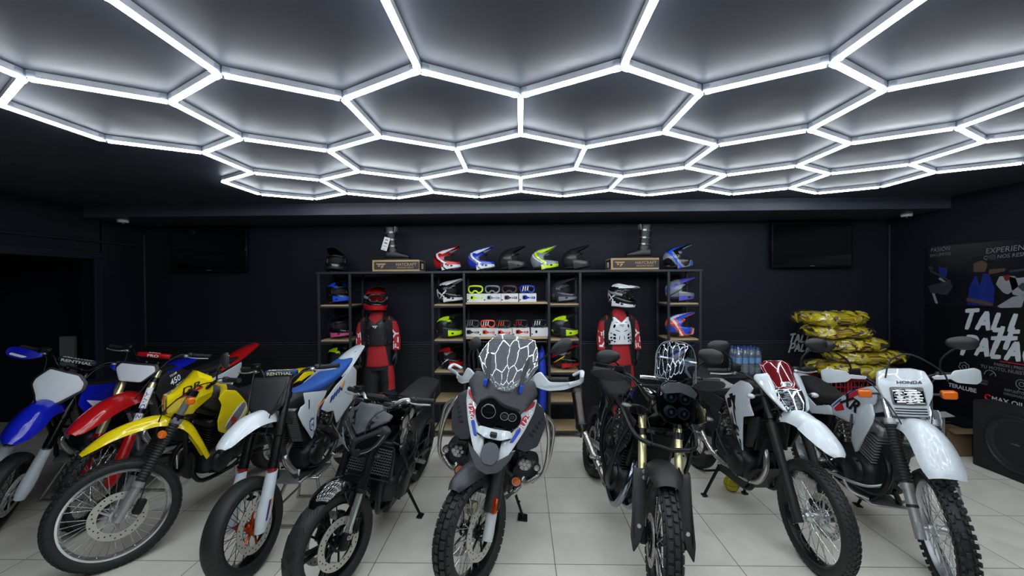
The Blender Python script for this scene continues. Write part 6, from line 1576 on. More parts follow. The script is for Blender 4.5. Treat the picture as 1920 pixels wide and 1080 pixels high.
def boot(x, Y, face, label, tagged):
    g = G(); rings = []
    for z, cx, rx, ry in [(.10, -.02, .085, .052), (.16, -.035, .07, .05), (.24, -.04, .066, .055), (.32, -.042, .072, .062), (.40, -.045, .078, .066), (.415, -.046, .074, .062)]:
        rings.append([Vector((cx+rx*cos(2*pi*k/24)*face*1, ry*sin(2*pi*k/24), z)) if False else Vector(((cx+rx*cos(2*pi*k/24))*face, ry*sin(2*pi*k/24), z)) for k in range(24)])
    g.loft(rings)
    gb = G(); body(gb, [(-.105, .06, .03, .05, .04, 2.6), (-.085, .065, .045, .07, .045, 2.8), (0, .065, .05, .075, .045, 2.8), (.08, .055, .05, .05, .035, 2.8), (.15, .048, .052, .035, .028, 2.8), (.195, .044, .04, .02, .022, 2.6), (.205, .04, .015, .01, .012, 2.2)])
    g.add([(v[0]*face, v[1], v[2]) for v in gb.v], gb.f)
    o = build('boot', g, BOOTM); o.location = (x, Y, 2.1605); tag(o, label, 'boot', 'enduro boots on their boxes')
    g = G(); body(gs_ := G(), [(-.11, .012, .04, .012, .012, 4), (-.06, .012, .05, .012, .012, 4), (.02, .014, .045, .010, .010, 4), (.12, .012, .055, .012, .012, 4), (.205, .014, .03, .010, .010, 3)]); g.add([(v[0]*face, v[1], v[2]) for v in gs_.v], gs_.f); build('sole', g, RUBBER, o)
    for z, cx, rx in ((.17, -.03, .074), (.25, -.038, .072), (.34, -.043, .080)):
        g = G(); g.tube([((cx+rx*cos(a))*face, (rx*.83)*sin(a), z+.012*cos(a)) for a in [2*pi*k/24 for k in range(24)]], .009, 8, closed=True, flat=.5); s_ = build('strap', g, HDG, o)
        g = G(); g.box(((cx+.03)*face, -rx*.80, z+.004), (.045, .014, .026), b=.004); build('buckle', g, CASTAL, s_)
    g = G(); g.box(((.03)*face, -.012, .385), (.012, .10, .07), Matrix.Rotation(face*.15, 3, 'Y'), b=.004); build('shin_plate', g, MIDGR, o)
    if tagged:
        g = G(); R = Matrix.Rotation(.30, 3, 'Y'); c = Vector((-.075, -.085, .20))
        g.box(c, (.075, .003, .165), R, b=.001, m=0)
        for q, (w_, h_) in enumerate(((.035, .010), (.04, .012), (.045, .004), (.03, .004))): g.box(c+R @ Vector((0, -.003, .05-.04*q)), (w_, .002, h_), R, b=.0005, m=1)
        build('price_tag', g, [CARD, PRINTM], o)
boot_box(wx(741, 4.9), 5.05, 1, 'kraft boot box under the boot with the white tag'); boot(wx(737, 5.02), 5.03, 1, 'tall black enduro boot with hanging white tag', True)
boot_box(wx(1189, 4.9), 5.05, -1, 'kraft boot box under the untagged right hand boot'); boot(wx(1203, 5.02), 5.03, -1, 'tall black enduro boot without a tag facing left', False)

# ---------------------------------------------------------------- clothes on the rail
CLOTH = [mat('black cloth', '#121318', .85), mat('charcoal cloth', '#1d1f25', .85), mat('dark navy cloth', '#151a28', .85)]
def garment(x, ln, m, label, w=.36, t=.019, hm=BLACKM, ph=0.0):
    g = G(); rings = []
    for q, (dz, ww, tt) in enumerate([(0, .05, .008), (-.035, .14, .014), (-.075, w*.5, t*.8), (-.14, w*.54, t), (-ln*.5, w*.5, t*1.1), (-ln*.8, w*.5, t*.9), (-ln, w*.49, t*1.15)]):
        rings.append([Vector((a+.010*sin(q*1.7+ph), c, dz)) for a, c in sell(tt, ww, 2.6, 20)])
    g.loft(rings); o = build('hanging_garment', g, m); o.location = (x, 5.09, 1.075); tag(o, label, 'clothing', 'garments hanging in the middle of the rack')
    g = G(); g.tube(cr([(0, 0, -.01), (0, 0, .03), (0, .012, .05), (0, .016, .064), (0, 0, .073), (0, -.014, .066)], 4), .0028, 6); g.tube([(0, -.15, -.055), (0, 0, -.012), (0, .15, -.055)], .005, 6); build('hanger', g, hm, o)
    return o
xs = [-.64+.052*k for k in range(16)]
for k, x in enumerate(xs): garment(x, .50+.05*(k*7 % 4), CLOTH[k % 3], 'dark garment on a hanger under the goggle shelves', ph=k, hm=ALU if k % 3 == 0 else BLACKM)
garment(.255, .78, mat('bright blue cloth', '#1b3fc0', .75), 'bright blue garment hanging at right end of the rail', .30, .05)

# ---------------------------------------------------------------- two dressed mannequins
JR = mat('red jersey cloth', '#a31a22', .8, bump=.35, scale=30); JB = mat('black jersey cloth', '#15161b', .85, bump=.3, scale=30); JW = mat('white jersey print', '#dcdde0', .7)
GLOVE = mat('black glove leather', '#101115', .6)
def remeshed(name, g, vox, mats, fn, parent, smooth=6):
    me = bpy.data.meshes.new('tmp'); me.from_pydata([tuple(v) for v in g.v], [], g.f); me.update()
    ob = bpy.data.objects.new('tmp', me); COL.objects.link(ob)
    r = ob.modifiers.new('r', 'REMESH'); r.mode = 'VOXEL'; r.voxel_size = vox
    s_ = ob.modifiers.new('s', 'SMOOTH'); s_.factor = .5; s_.iterations = smooth
    dg = bpy.context.evaluated_depsgraph_get(); dg.update()
    m2 = bpy.data.meshes.new_from_object(ob.evaluated_get(dg)); bpy.data.objects.remove(ob)
    gg = G(); gg.v = [tuple(v.co) for v in m2.vertices]; gg.f = [tuple(p.vertices) for p in m2.polygons]; gg.fm = [0]*len(gg.f)
    bpy.data.meshes.remove(m2)
    return painted(name, gg, mats, fn, parent), gg
def mannequin(loc, yaw, lean, label, white):
    o = empty('mannequin', loc, (0, lean, yaw), label, 'mannequin', 'mannequins in riding gear')
    def ell(z, rx, ry, cx=0, cy=0, n=24): return [Vector((cx+rx*cos(2*pi*k/n), cy+ry*sin(2*pi*k/n), z)) for k in range(n)]
    g = G(); g.loft([ell(.85, .172, .128), (ell(.98, .155, .118)), ell(1.10, .148, .113), ell(1.24, .160, .123), ell(1.36, .166, .12), ell(1.43, .150, .10), ell(1.475, .10, .082), ell(1.51, .068, .068), ell(1.54, .064, .064)])
    for sg in (1, -1):
        g.tube(cr([(sg*.11, 0, 1.415), (sg*.172, .005, 1.375), (sg*.208, .012, 1.24), (sg*.222, .0, 1.13), (sg*.220, -.03, 1.03)], 4), [.062]*4+[.064]*4+[.056]*4+[.052]*4+[.044], 14)
    def col(x, y, z):
        ax = abs(x)
        if ax > .168 and z < 1.40:
            return 0 if ax > .195 or (z < 1.13 and ax > .18) else 1
        if z > 1.415 and ax > .08: return 1 if ax < .15 or ax > .163 else 0
        return 0 if ax < .092+.15*max(0, 1.15-z) else 1
    jo, jg = remeshed('jersey', g, .011, [JR, JB], col, o)
    bvh = BVHTree.FromPolygons([Vector(v) for v in jg.v], jg.f)
    def onto(u, v):
        h = bvh.ray_cast(Vector((u, -1, v)), Vector((0, 1, 0)))
        return h[0]+Vector((0, -.004, 0)) if h[0] else Vector((u, -.02, v))
    for sg in (1, -1):
        g = G(); vs, fs = text_raw('FLY', .03, 0, 1.0)
        ok = True; pts = []
        for a, b_ in vs:
            a *= .155; b_ *= .085
            p = (.228-b_, 1.17+a) if sg > 0 else (-.228+b_, 1.17-a)
            pts.append(onto(min(max(p[0], -.262), .262), p[1]))
        g.add(pts, fs); build('sleeve_lettering', g, JW, jo)
    # trousers and boots-less stand base
    g = G(); g.loft([ell(.96, .145, .108), ell(.88, .152, .115), ell(.80, .15, .115)])
    for sg in (1, -1): g.tube(cr([(sg*.085, 0, .84), (sg*.10, -.005, .62), (sg*.11, -.02, .48), (sg*.115, -.005, .30), (sg*.12, .0, .10)], 4), [.092]*4+[.085]*4+[.08]*4+[.072]*4+[.062], 16)
    remeshed('trousers', g, .012, [JB, JR], lambda x, y, z: 1 if (x > .125 and z > .56) or (z < .36 and abs(abs(x)-.12) > .02) else 0, o)
    g = G(); g.cyl((0, 0, .0), (0, 0, .012), .19, n=36)
    for sg in (1, -1): body(g, [(-.03+sg*.12, .06, .04, .05, .05, 3), (sg*.12, .06, .05, .06, .05, 3), (.03+sg*.12, .06, .04, .05, .05, 3)])
    build('base', g, BLACKM, o)
    # gloves: palm, four fingers, thumb, hanging relaxed
    for sg in (1, -1):
        g = G(); w0 = Vector((sg*.220, -.035, 1.01))
        g.tube([w0+Vector((0, 0, .03)), w0, w0+Vector((0, -.005, -.04)), w0+Vector((0, -.008, -.085)), w0+Vector((0, -.01, -.105))], [.04, .036, .045, .046, .036], 14, flat=.62)
        for q in range(4):
            yy = -.036+.022*q; L = (.068, .08, .076, .06)[q]; p = w0+Vector((sg*.0, yy-.0, -.095))
            g.tube(cr([tuple(p), tuple(p+Vector((-sg*.006, -.002, -L*.5))), tuple(p+Vector((-sg*.024, -.004, -L)))], 4), [.0115]*5+[.0105]*3+[.008], 10)
        p = w0+Vector((-sg*.012, -.035, -.03)); g.tube(cr([tuple(p), tuple(p+Vector((-sg*.012, -.028, -.03))), tuple(p+Vector((-sg*.016, -.034, -.065)))], 4), [.014]*4+[.012]*4+[.009], 10)
        remeshed('glove', g, .006, [GLOVE], lambda x, y, z: 0, o, 3)
    # chest protector
    pm = HW if white else mat('black moulded armour', '#0b0c0f', .55)
    g = G(); rows_ = []
    for z in [1.11, 1.13, 1.18, 1.24, 1.30, 1.35, 1.39, 1.42, 1.44]:
        rx, ry = (.158, .145) if z < 1.36 else (.155, .142-.2*(z-1.36))
        half = 64 if z < 1.28 else 58-120*(z-1.28)
        rows_.append([Vector((rx*sin(radians(a)), -ry*cos(radians(a)), z+.012*cos(radians(a*1.2)) - (.07*(1-min(1, abs(a)/30)) if z > 1.38 else 0))) for a in [half*(-1+2*k/18) for k in range(19)]])
    g.shell(rows_, -.012); cp = build('chest_protector', g, pm, o)
    pb = BVHTree.FromPolygons([Vector(v) for v in g.v], g.f)
    def onp(u, v):
        h = pb.ray_cast(Vector((u, -1, v)), Vector((0, 1, 0))); return h[0]+Vector((0, -.0015, 0)) if h[0] else Vector((u, -.155, v))
    g = G()
    for sg in (1, -1):
        for (u, v, a, c, t) in ((.085, 1.34, .012, .024, .3), (.085, 1.235, .018, .012, .5), (.085, 1.195, .016, .016, .5), (.118, 1.20, .010, .012, .4), (.112, 1.165, .012, .010, -.4), (.085, 1.155, .012, .009, -.4), (.03, 1.20, .004, .03, .1), (.05, 1.285, .030, .004, .3), (.06, 1.385, .022, .004, .3), (.118, 1.25, .010, .005, .3)):
            P = [(a*cos(q)*cos(t)-c*sin(q)*sin(t), a*cos(q)*sin(t)+c*sin(q)*cos(t)) for q in [2*pi*k/10 for k in range(10)]]
            g.plate([(sg*(u+p), v+q) for p, q in P], onp, (0, -1, 0), .001)
    build('vent_slots', g, HB if white else HDG, cp)
    g = G(); wing(g, onp, (0, -1, 0), 0, 1.345, .036); build('chest_emblem', g, HG if white else JW, cp)
    for sg in (1, -1):
        g = G(); g.tube(cr([(sg*.110, -.115, 1.41), (sg*.112, -.05, 1.475), (sg*.11, .05, 1.47), (sg*.10, .11, 1.38)], 5), [.026]*16, 10, flat=.45)
        build('protector_strap', g, HMB, cp); g = G(); g.tube(cr([(sg*.135, -.105, 1.15), (sg*.170, -.03, 1.15), (sg*.155, .07, 1.15)], 5), [.022]*11, 10, flat=.4)
        build('waist_strap', g, HMB, cp)
    return o
mq = mannequin((-1.752, 5.0, 0), .12, -.03, 'mannequin in red and black gear with black chest protector', False)
hm_ = helmet([HR, HB, HG, HB], lambda x, y, z: 0 if (z > .17 and z < .3) or z < .07 else (0 if z > .3 and x < .08 else 1), None, None, 0, mq); hm_.scale = (1.1, 1.1, 1.1); hm_.location = (-.015, -.02, 1.55); hm_.rotation_euler = (-.08, .10, -pi/2+.35)
mq2 = mannequin((1.215, 5.03, 0), .06, -.01, 'mannequin in red and black gear with white chest protector', True)
hm2 = helmet([HB, HW, HG], pt_fly, None, None, 0, mq2, peak_up=-.03); hm2.scale = (1.1, 1.1, 1.1); hm2.location = (.0, -.02, 1.575); hm2.rotation_euler = (-.05, .16, -pi/2+.62)
for hh, fr_, ln_ in ((hm_, HMB, mat('mirror lens red', '#7a1a18', .06, metal=.7)), (hm2, HB, LENSD)):
    g = G(); cur = lambda u, v: (.128-4.2*u*u, u, v)
    g.tube([cur(u, v) for u, v in crc([(-.085, .14), (-.07, .172), (0, .18), (.07, .172), (.085, .14), (.07, .108), (.02, .10), (0, .112), (-.02, .10), (-.07, .108)], 4)], .010, 8, closed=True); go = build('goggles', g, fr_, hh)
    g = G(); g.plate([(-.078, .14), (-.065, .165), (0, .172), (.065, .165), (.078, .14), (.062, .114), (-.062, .114)], lambda u, v: (.131-4.2*u*u, u, v), (1, 0, 0), .004, 3); g.tube(cr([(.10, .088, .14), (.03, .123, .142), (-.05, .118, .145), (-.13, .06, .15), (-.145, 0, .15), (-.13, -.06, .15), (-.05, -.118, .145), (.03, -.123, .142), (.10, -.088, .14)], 5), .014, 8, flat=.25, m=1)
    hh['lens'] = 1; del hh['lens']
    build('goggle_lens', g, [ln_, HG], hh)

# ---------------------------------------------------------------- televisions and dome cameras
TVS = mat('television glass', '#05060a', .12, coat=.6)
for x, lb in ((3.74, 'flat black television on the wall above the yellow sacks'), (-4.14, 'flat black television on the dark wall at upper left')):
    g = G(); g.box((0, 0, .28), (1.02, .045, .58), b=.006); o = build('television', g, mat('television bezel', '#0a0b0f', .5, spec=.2)); o.location = (x, 5.30, 2.055); tag(o, lb, 'television')
    g = G(); g.box((0, -.0235, .285), (.985, .002, .535), b=.0005); build('screen', g, TVS, o)
    g = G(); g.box((0, -.024, .010), (.06, .003, .008), b=.001); build('badge', g, MIDGR, o)
    g = G(); g.box((0, .045, .28), (.3, .05, .25), b=.005); build('wall_mount', g, BLACKM, o)
    g = G(); g.box((-.10, .01, .585), (.16, .03, .012), b=.003); g.box((-.12, .01, .60), (.02, .02, .03), b=.003); build('antenna_box', g, BLACKM, o)
for x, y, lb in ((4.60, 4.93, 'white dome security camera at upper right corner'), (-4.80, 4.78, 'white dome security camera at upper left corner')):
    g = G(); g.lathe([(0.001, 0), (.055, 0), (.056, -.02), (.050, -.034), (.038, -.036)], (0, 0, 0), 'z', 32); o = build('dome_camera', g, mat('off white camera shell', '#c9cacc', .4)); o.location = (x, y, ZB); tag(o, lb, 'security camera', 'dome cameras under the beam')
    g = G(); g.lathe([(.038, -.034), (.034, -.052), (.020, -.063), (0.001, -.066)], (0, 0, 0), 'z', 28); build('camera_dome', g, LAMPDK, o)

# ---------------------------------------------------------------- brush lettering for the two wall signs
LET = {'T': [[(0, 1), (.9, 1.06)], [(.48, 1.02), (.30, -.05)]], 'A': [[(.0, 0), (.42, 1.02)], [(.42, 1.02), (.72, .0)], [(.15, .36), (.66, .38)]], 'L': [[(.22, 1), (.06, .06)], [(.04, .06), (.62, .10)]],
       'E': [[(.22, 1), (.06, .06)], [(.2, .98), (.75, 1.02)], [(.14, .53), (.60, .56)], [(.04, .06), (.62, .10)]], 'R': [[(.2, 1), (.04, -.02)], [(.18, .97), (.62, .96), (.70, .74), (.52, .54), (.14, .48)], [(.34, .50), (.70, .0)]],
       'P': [[(.2, 1), (.0, -.12)], [(.10, 1.0), (.66, 1.0), (.80, .76), (.58, .50), (.14, .44)]], 'C': [[(.74, .86), (.50, 1.0), (.20, .76), (.12, .36), (.30, .06), (.64, .14)]],
       'I': [[(.28, 1), (.12, 0)]], 'O': [[(.5, 1.0), (.18, .8), (.10, .36), (.30, .04), (.62, .22), (.72, .66), (.5, 1.0)]], 'H': [[(.42, 1.15), (.22, -.08)], [(.98, 1.12), (.78, -.1)], [(-.15, .46), (1.35, .56)]]}
NS_ = [0]
def brush(g, word, S, u0, v0, h, N, d, pitch=.86, wd=.20, seed=1, m=0, wmul={}):
    rn = random.Random(seed)
    u = u0
    for ch in word:
        for st in LET[ch]:
            P = cr([(a*.78, b) for a, b in st], 5) if len(st) > 2 else [(st[0][0]*.78+(st[1][0]-st[0][0])*.78*t/6, st[0][1]+(st[1][1]-st[0][1])*t/6) for t in range(7)]
            L, R = [], []
            for i, p in enumerate(P):
                q, o_ = P[min(i+1, len(P)-1)], P[max(i-1, 0)]; tx, ty = q[0]-o_[0], q[1]-o_[1]; k = sqrt(tx*tx+ty*ty) or 1
                w = wd*.5*(1+rn.uniform(-.10, .10))*(.8 if i in (0, len(P)-1) else 1)
                L.append((p[0]-ty/k*w, p[1]+tx/k*w)); R.append((p[0]+ty/k*w, p[1]-tx/k*w))
            NS_[0] += 1; vs = [Vector(S(u+d*(a+.16*b)*h, v0+(b+.05*a)*h))+Vector(N)*(.0012+.0004*(NS_[0] % 7)) for a, b in L+R]; n = len(P)
            g.add(vs, [(i, i+1, n+i+1, n+i) for i in range(n-1)], m)
        u += d*h*pitch*wmul.get(ch, 1)*.86
    return u

# banner on the right wall (x = 4.78), facing into the room
BX = 4.765
BANM = mat('black navy banner print', '#070a12', .35); BANP = mat('dark photo print', '#0f1118', .25); SIGNW = mat('light grey print', '#b4b8bf', .5); SIGND = mat('dim grey print', '#6a6f78', .5)
g = G(); g.box((BX+.004, 3.62, 1.33), (.012, 2.52, 1.86), b=.001, m=0); ban = build('wall_banner', g, [BANM]); tag(ban, 'black workshop banner with large grey lettering on the right wall', 'banner')
g = G(); g.box((BX-.003, 3.62, 1.916), (.006, 2.50, .675), b=.001); ph = build('photo_panel', g, BANP, ban)
BN = Vector((-1, 0, 0)); BS = lambda u, v: (BX-.0065, -u, v)   # u runs towards the camera, left to right for the reader
BS1 = lambda u, v: (BX-.0035, -u, v)
g = G()
brush(g, 'TALLER', BS1, -4.47, 1.345, .19, BN, 1, .84, .23, 1); brush(g, 'PALACIO', BS1, -4.47, 1.075, .185, BN, 1, .82, .23, 2); brush(g, 'H', lambda u, v: (BX-.006, -u, v), -4.19, 1.19, .185, BN, 1, 1, .24, 3)
build('banner_lettering', g, SIGNW, ban)
g = G(); g.plate([(-4.13, 1.05), (-3.0, 1.06), (-3.0, 1.072), (-4.13, 1.058)], BS1, BN, .001); build('red_underline', g, REDDEC, ban)
g = G()
for s_, sz, u, v in (('PASION | PRECISION | RENDIMIENTO', .038, -3.86, 1.018), ('TU MOTO, NUESTRA PASION', .046, -3.99, .972), ('REPUESTOS', .034, -4.0, .78), ('ORIGINALES', .034, -4.0, .742), ('SERVICIO', .026, -4.28, .825), ('EXPRESS', .026, -4.28, .795)):
    g = G(); lettering(g, s_, sz, BS1, (u, v), BN, 1, 0, .008, 0, .001); build('small_print', g, SIGND, ban)
g = G(); lettering(g, 'MAX OIL', .062, BS1, (-4.06, .665), BN, 1, 0, .02, 0, .001, 1.1); build('sponsor_lettering', g, SIGNW, ban); g = G(); lettering(g, 'TERALUBE', .06, BS1, (-4.47, .70), BN, 1, 0, .02, 0, .001); build('sponsor_lettering', g, SIGNW, ban)
def icon(g, u, v, r, kind):
    ring = [(u+cos(2*pi*k/28)*r*(1.18 if kind == 'gear' and (k//2) % 2 else 1), v+sin(2*pi*k/28)*r*(1.18 if kind == 'gear' and (k//2) % 2 else 1)) for k in range(28)]
    if kind == 'gauge': ring = ring[:15]
    g.tube([Vector(BS1(*p)) for p in ring], .0035, 6, closed=kind != 'gauge')
    if kind != 'gauge': g.tube([Vector(BS1(u+cos(2*pi*k/20)*r*.45, v+sin(2*pi*k/20)*r*.45)) for k in range(20)], .003, 6, closed=True)
    else: g.tube([Vector(BS1(u, v)), Vector(BS1(u+r*.5, v+r*.6))], .004, 6)
    if kind == 'rosette':
        for sg in (1, -1): g.tube([Vector(BS1(u+sg*r*.4, v-r)), Vector(BS1(u+sg*r*.7, v-r*1.8)), Vector(BS1(u+sg*r*.2, v-r*1.5))], .003, 6)
g = G(); icon(g, -4.45, .93, .045, 'gear'); icon(g, -4.21, .895, .05, 'gauge'); icon(g, -3.95, .865, .045, 'rosette'); build('banner_icon', g, SIGND, ban)
g = G(); g.tube([Vector(BS1(-4.225+cos(a)*.026, .665+sin(a)*.026)) for a in [.6+2*pi*.8*k/16 for k in range(17)]], .008, 6); build('sponsor_mark', g, REDDEC, ban)
g = G()
for s_, sz, u, v in (('PASIÓN', .062, -4.70, 2.215), ('SIN LÍMITES', .046, -4.70, 2.155), ('EXPERIENCIA', .075, -4.03, 2.165), ('QUE NOS RESPALDA', .0521, -4.03, 2.10), ('CALIDAD', .075, -3.45, 2.165)): g = G(); lettering(g, s_, sz, BS, (u, v), BN, 1, .04, 0, .15, .001); build('photo_lettering', g, SIGND, ph)
PB, PBK, PW, PR, PS, PG = mat('photo blue', '#15246e', .4, var=.5, scale=9), mat('photo black', '#08090c', .4), mat('photo pale', '#7d8086', .4, var=.4, scale=14), mat('photo red', '#6a161c', .4), mat('photo skin', '#4e3a30', .4, var=.4, scale=12), mat('photo grey', '#2b2e35', .4, var=.6, scale=16)
g = G()
def pp(poly, m): g.plate(poly, lambda u, v: (BX-.0066-.0004*m, -u, v), BN, .0004, m=m)
# a mechanic in a blue shirt beside a white motorcycle seen from the front, and a dark motorcycle at left
pp([(-4.42, 1.60), (-4.40, 1.80), (-4.33, 1.93), (-4.22, 1.93), (-4.17, 1.78), (-4.18, 1.60)], 0); pp([(-4.36, 1.95), (-4.36, 2.04), (-4.28, 2.07), (-4.23, 2.03), (-4.25, 1.95)], 4); pp([(-4.40, 2.02), (-4.37, 2.10), (-4.27, 2.12), (-4.22, 2.08), (-4.16, 2.04), (-4.22, 2.03)], 1); pp([(-4.24, 2.10), (-4.18, 2.13), (-4.15, 2.08), (-4.20, 2.06)], 5); pp([(-4.34, 1.93), (-4.30, 1.80), (-4.27, 1.93)], 1); pp([(-4.14, 1.78), (-4.08, 1.72), (-4.05, 1.60), (-4.13, 1.60)], 1); pp([(-3.98, 1.80), (-3.94, 1.84), (-3.90, 1.79), (-3.94, 1.75)], 5); pp([(-3.86, 1.70), (-3.82, 1.86), (-3.79, 1.86), (-3.80, 1.62)], 5); pp([(-4.80, 1.78), (-4.70, 1.80), (-4.70, 1.77), (-4.80, 1.75)], 2); pp([(-4.70, 1.90), (-4.62, 1.84), (-4.63, 1.83), (-4.72, 1.88)], 2); pp([(-4.72, 2.02), (-4.62, 2.0), (-4.63, 1.90), (-4.70, 1.88)], 0)
pp([(-4.43, 1.64), (-4.20, 1.60), (-4.18, 1.63), (-4.42, 1.68)], 4); pp([(-4.22, 1.92), (-4.08, 1.95), (-4.08, 1.98), (-4.22, 1.97)], 4)
pp([(-4.16, 1.82), (-4.13, 1.90), (-4.00, 1.90), (-3.97, 1.80), (-4.06, 1.72), (-4.10, 1.74)], 2); pp([(-4.06, 1.90), (-3.98, 1.88), (-3.84, 1.90), (-3.83, 1.78), (-3.92, 1.70), (-4.02, 1.72)], 2); pp([(-4.02, 1.70), (-3.92, 1.72), (-3.95, 1.60), (-4.12, 1.585), (-4.15, 1.60)], 2); pp([(-4.10, 1.91), (-4.04, 1.91), (-4.05, 1.86), (-4.08, 1.85)], 3)
pp([(-4.05, 1.955), (-3.80, 1.985), (-3.80, 1.965), (-4.05, 1.935)], 5); pp([(-4.80, 1.99), (-4.58, 1.86), (-4.58, 1.84), (-4.82, 1.97)], 5); pp([(-4.84, 1.80), (-4.60, 1.86), (-4.56, 1.80), (-4.62, 1.70), (-4.80, 1.72)], 5); pp([(-4.79, 1.72), (-4.76, 1.72), (-4.72, 1.60), (-4.75, 1.60)], 2); pp([(-4.68, 1.80), (-4.60, 1.82), (-4.62, 1.77)], 2); pp([(-4.84, 2.02), (-4.80, 2.04), (-4.76, 2.0), (-4.80, 1.98)], 5)
build('printed_scene', g, [PB, PBK, PW, PR, PS, PG], ph)
# cut-out sign low on the back wall
g = G(); WS_ = lambda u, v: (u, 5.366, v)
sgn = G(); brush(g, 'TALLER', WS_, 3.50, 1.065, .105, (0, -1, 0), 1, .80, .22, 5); brush(g, 'PALACIO', WS_, 3.50, .945, .105, (0, -1, 0), 1, .80, .22, 6)
o = build('wall_sign', g, SIGNW); tag(o, 'small pale brush lettering sign on the wall behind the yellow sacks', 'sign')

# ---------------------------------------------------------------- loudspeaker, cartons, ball, panel in the side room
g = G(); g.box((0, 0, .33), (.21, .74, .66), b=.012); o = build('loudspeaker', g, mat('black speaker carpet', '#0d0e12', .8, bump=.3, scale=200)); o.location = (4.665, 3.82, 0); tag(o, 'large black loudspeaker box under the banner', 'loudspeaker')
g = G(); c = (-.106, -.01, .345); g.lathe([(.26, .002), (.262, -.012), (.245, -.018), (.238, -.006), (.20, .0), (.17, .02)], c, 'x', 48, m=0); g.lathe([(.20, -.002), (.13, .03), (.06, .05), (.055, .035), (.03, .02), (0.001, .015)], c, 'x', 48, m=1); cn = build('speaker_cone', g, [BLACKP, mat('speaker cone paper', '#15161b', .5)], o)
g = G(); lettering(g, 'audio', .03, lambda u, v: (-.124, -u, v), (0.01, .345), (-1, 0, 0), 1, 0, .01, 0, .001); build('badge', g, SIGND, o)
def carton(loc, d, m, label, yaw=0, open_=True):
    g = G(); w, dp, h = d; t = .006
    for sx in (1, -1): g.box((sx*(w/2-t/2), 0, h/2), (t, dp, h), b=.001)
    for sy in (1, -1): g.box((0, sy*(dp/2-t/2), h/2), (w-2*t, t, h), b=.001)
    g.box((0, 0, t/2), (w-2*t, dp-2*t, t), b=.001)
    o = build('carton', g, m); o.location = loc; o.rotation_euler = (0, 0, yaw); tag(o, label, 'carton', 'cartons beside the loudspeaker')
    for sy in (1, -1):
        g = G(); g.box((0, sy*(dp/2+.04), h+.012), (w, .09, .005), Matrix.Rotation(-sy*.3, 3, 'X'), b=.001); build('carton_flap', g, m, o)
    return o
carton((4.62, 4.47, 0), (.26, .22, .27), mat('brown cardboard', '#7d684c', .75), 'brown open carton on the floor left of the loudspeaker')
carton((4.30, 4.46, 0), (.24, .30, .46), mat('pale grey cardboard', '#a4a49f', .7), 'pale grey open carton behind the trail bike front fork', .2)
g = G(); g.ball((0, 0, .066), .066, 28, 18); o = build('ball', g, mat('yellow ball rubber', '#d6c81e', .5)); o.location = (1.865, 3.63, 0); o.rotation_euler = (0, 0, .4); tag(o, 'small yellow ball with dark seams under a white motorcycle', 'ball')
g = G()
for R in (Matrix.Identity(3), Matrix.Rotation(pi/2, 3, 'X'), Matrix.Rotation(pi/2, 3, 'Y')): g.tube([Vector((0, 0, .066))+R @ Vector((cos(a)*.0662, sin(a)*.0662, 0)) for a in [2*pi*k/40 for k in range(40)]], .0016, 6, closed=True)
build('seam', g, BLACKP, o)
g = G(); g.box((0, 0, .60), (.195, .05, 1.20), b=.006, m=0); g.box((0, 0, .01), (.22, .16, .02), b=.004, m=1); o = build('upright_panel', g, [mat('pale grey laminate', '#8d9096', .5), BLACKM]); o.location = (-6.045, 5.25, 0); tag(o, 'pale grey upright panel standing in the dark side room', 'panel')

# ---------------------------------------------------------------- counter, water pack, bottle crates, snack sacks
g = G(); g.box((2.72, 5.06, .365), (1.0, .50, .73), b=.004); g.box((2.72, 5.05, .74), (1.06, .54, .02), b=.003); o = build('counter', g, mat('black laminate', '#15171c', .4)); tag(o, 'low black counter against the back wall under the water bottles', 'counter')
WATER = clear_mat('water bottle plastic', '#dbeaf8', .22, .04, .25); FILM = clear_mat('shrink film', '#eef4fa', .10); CAPB = mat('blue bottle cap', '#4a6fc4', .4); LABB = mat('blue bottle label', '#8fb6e0', .5)
wp = empty('water_bottle_pack', (2.73, 5.0, .7505), label='shrink-wrapped pack of clear blue water bottles', cat='water bottles')
for i in range(4):
    for j in range(3):
        c = (-.114+.076*i, -.076+.076*j, 0); g = G()
        pr = [(0.001, .002), (.030, .002), (.035, .012), (.035, .05), (.033, .06), (.035, .07), (.035, .11), (.033, .12), (.035, .13), (.035, .22), (.030, .25), (.016, .285), (.0125, .295), (.0125, .305)]
        g.lathe(pr, c, 'z', 18); bt = build('bottle', g, WATER, wp)
        g = G(); g.cyl((c[0], c[1], .300), (c[0], c[1], .322), .0145, n=14); build('bottle_cap', g, CAPB, bt)
        g = G(); g.lathe([(.0354, .135), (.0354, .20)], c, 'z', 18); build('bottle_label', g, LABB, bt)
g = G(); S_ = [(a, c) for a, c in sell(.158, .120, 7, 40)]
g.loft([[Vector((a*k, c*k, z)) for a, c in S_] for z, k in ((.001, .98), (.02, 1), (.22, 1), (.28, .97), (.325, .90))]); build('shrink_wrap', g, FILM, wp)

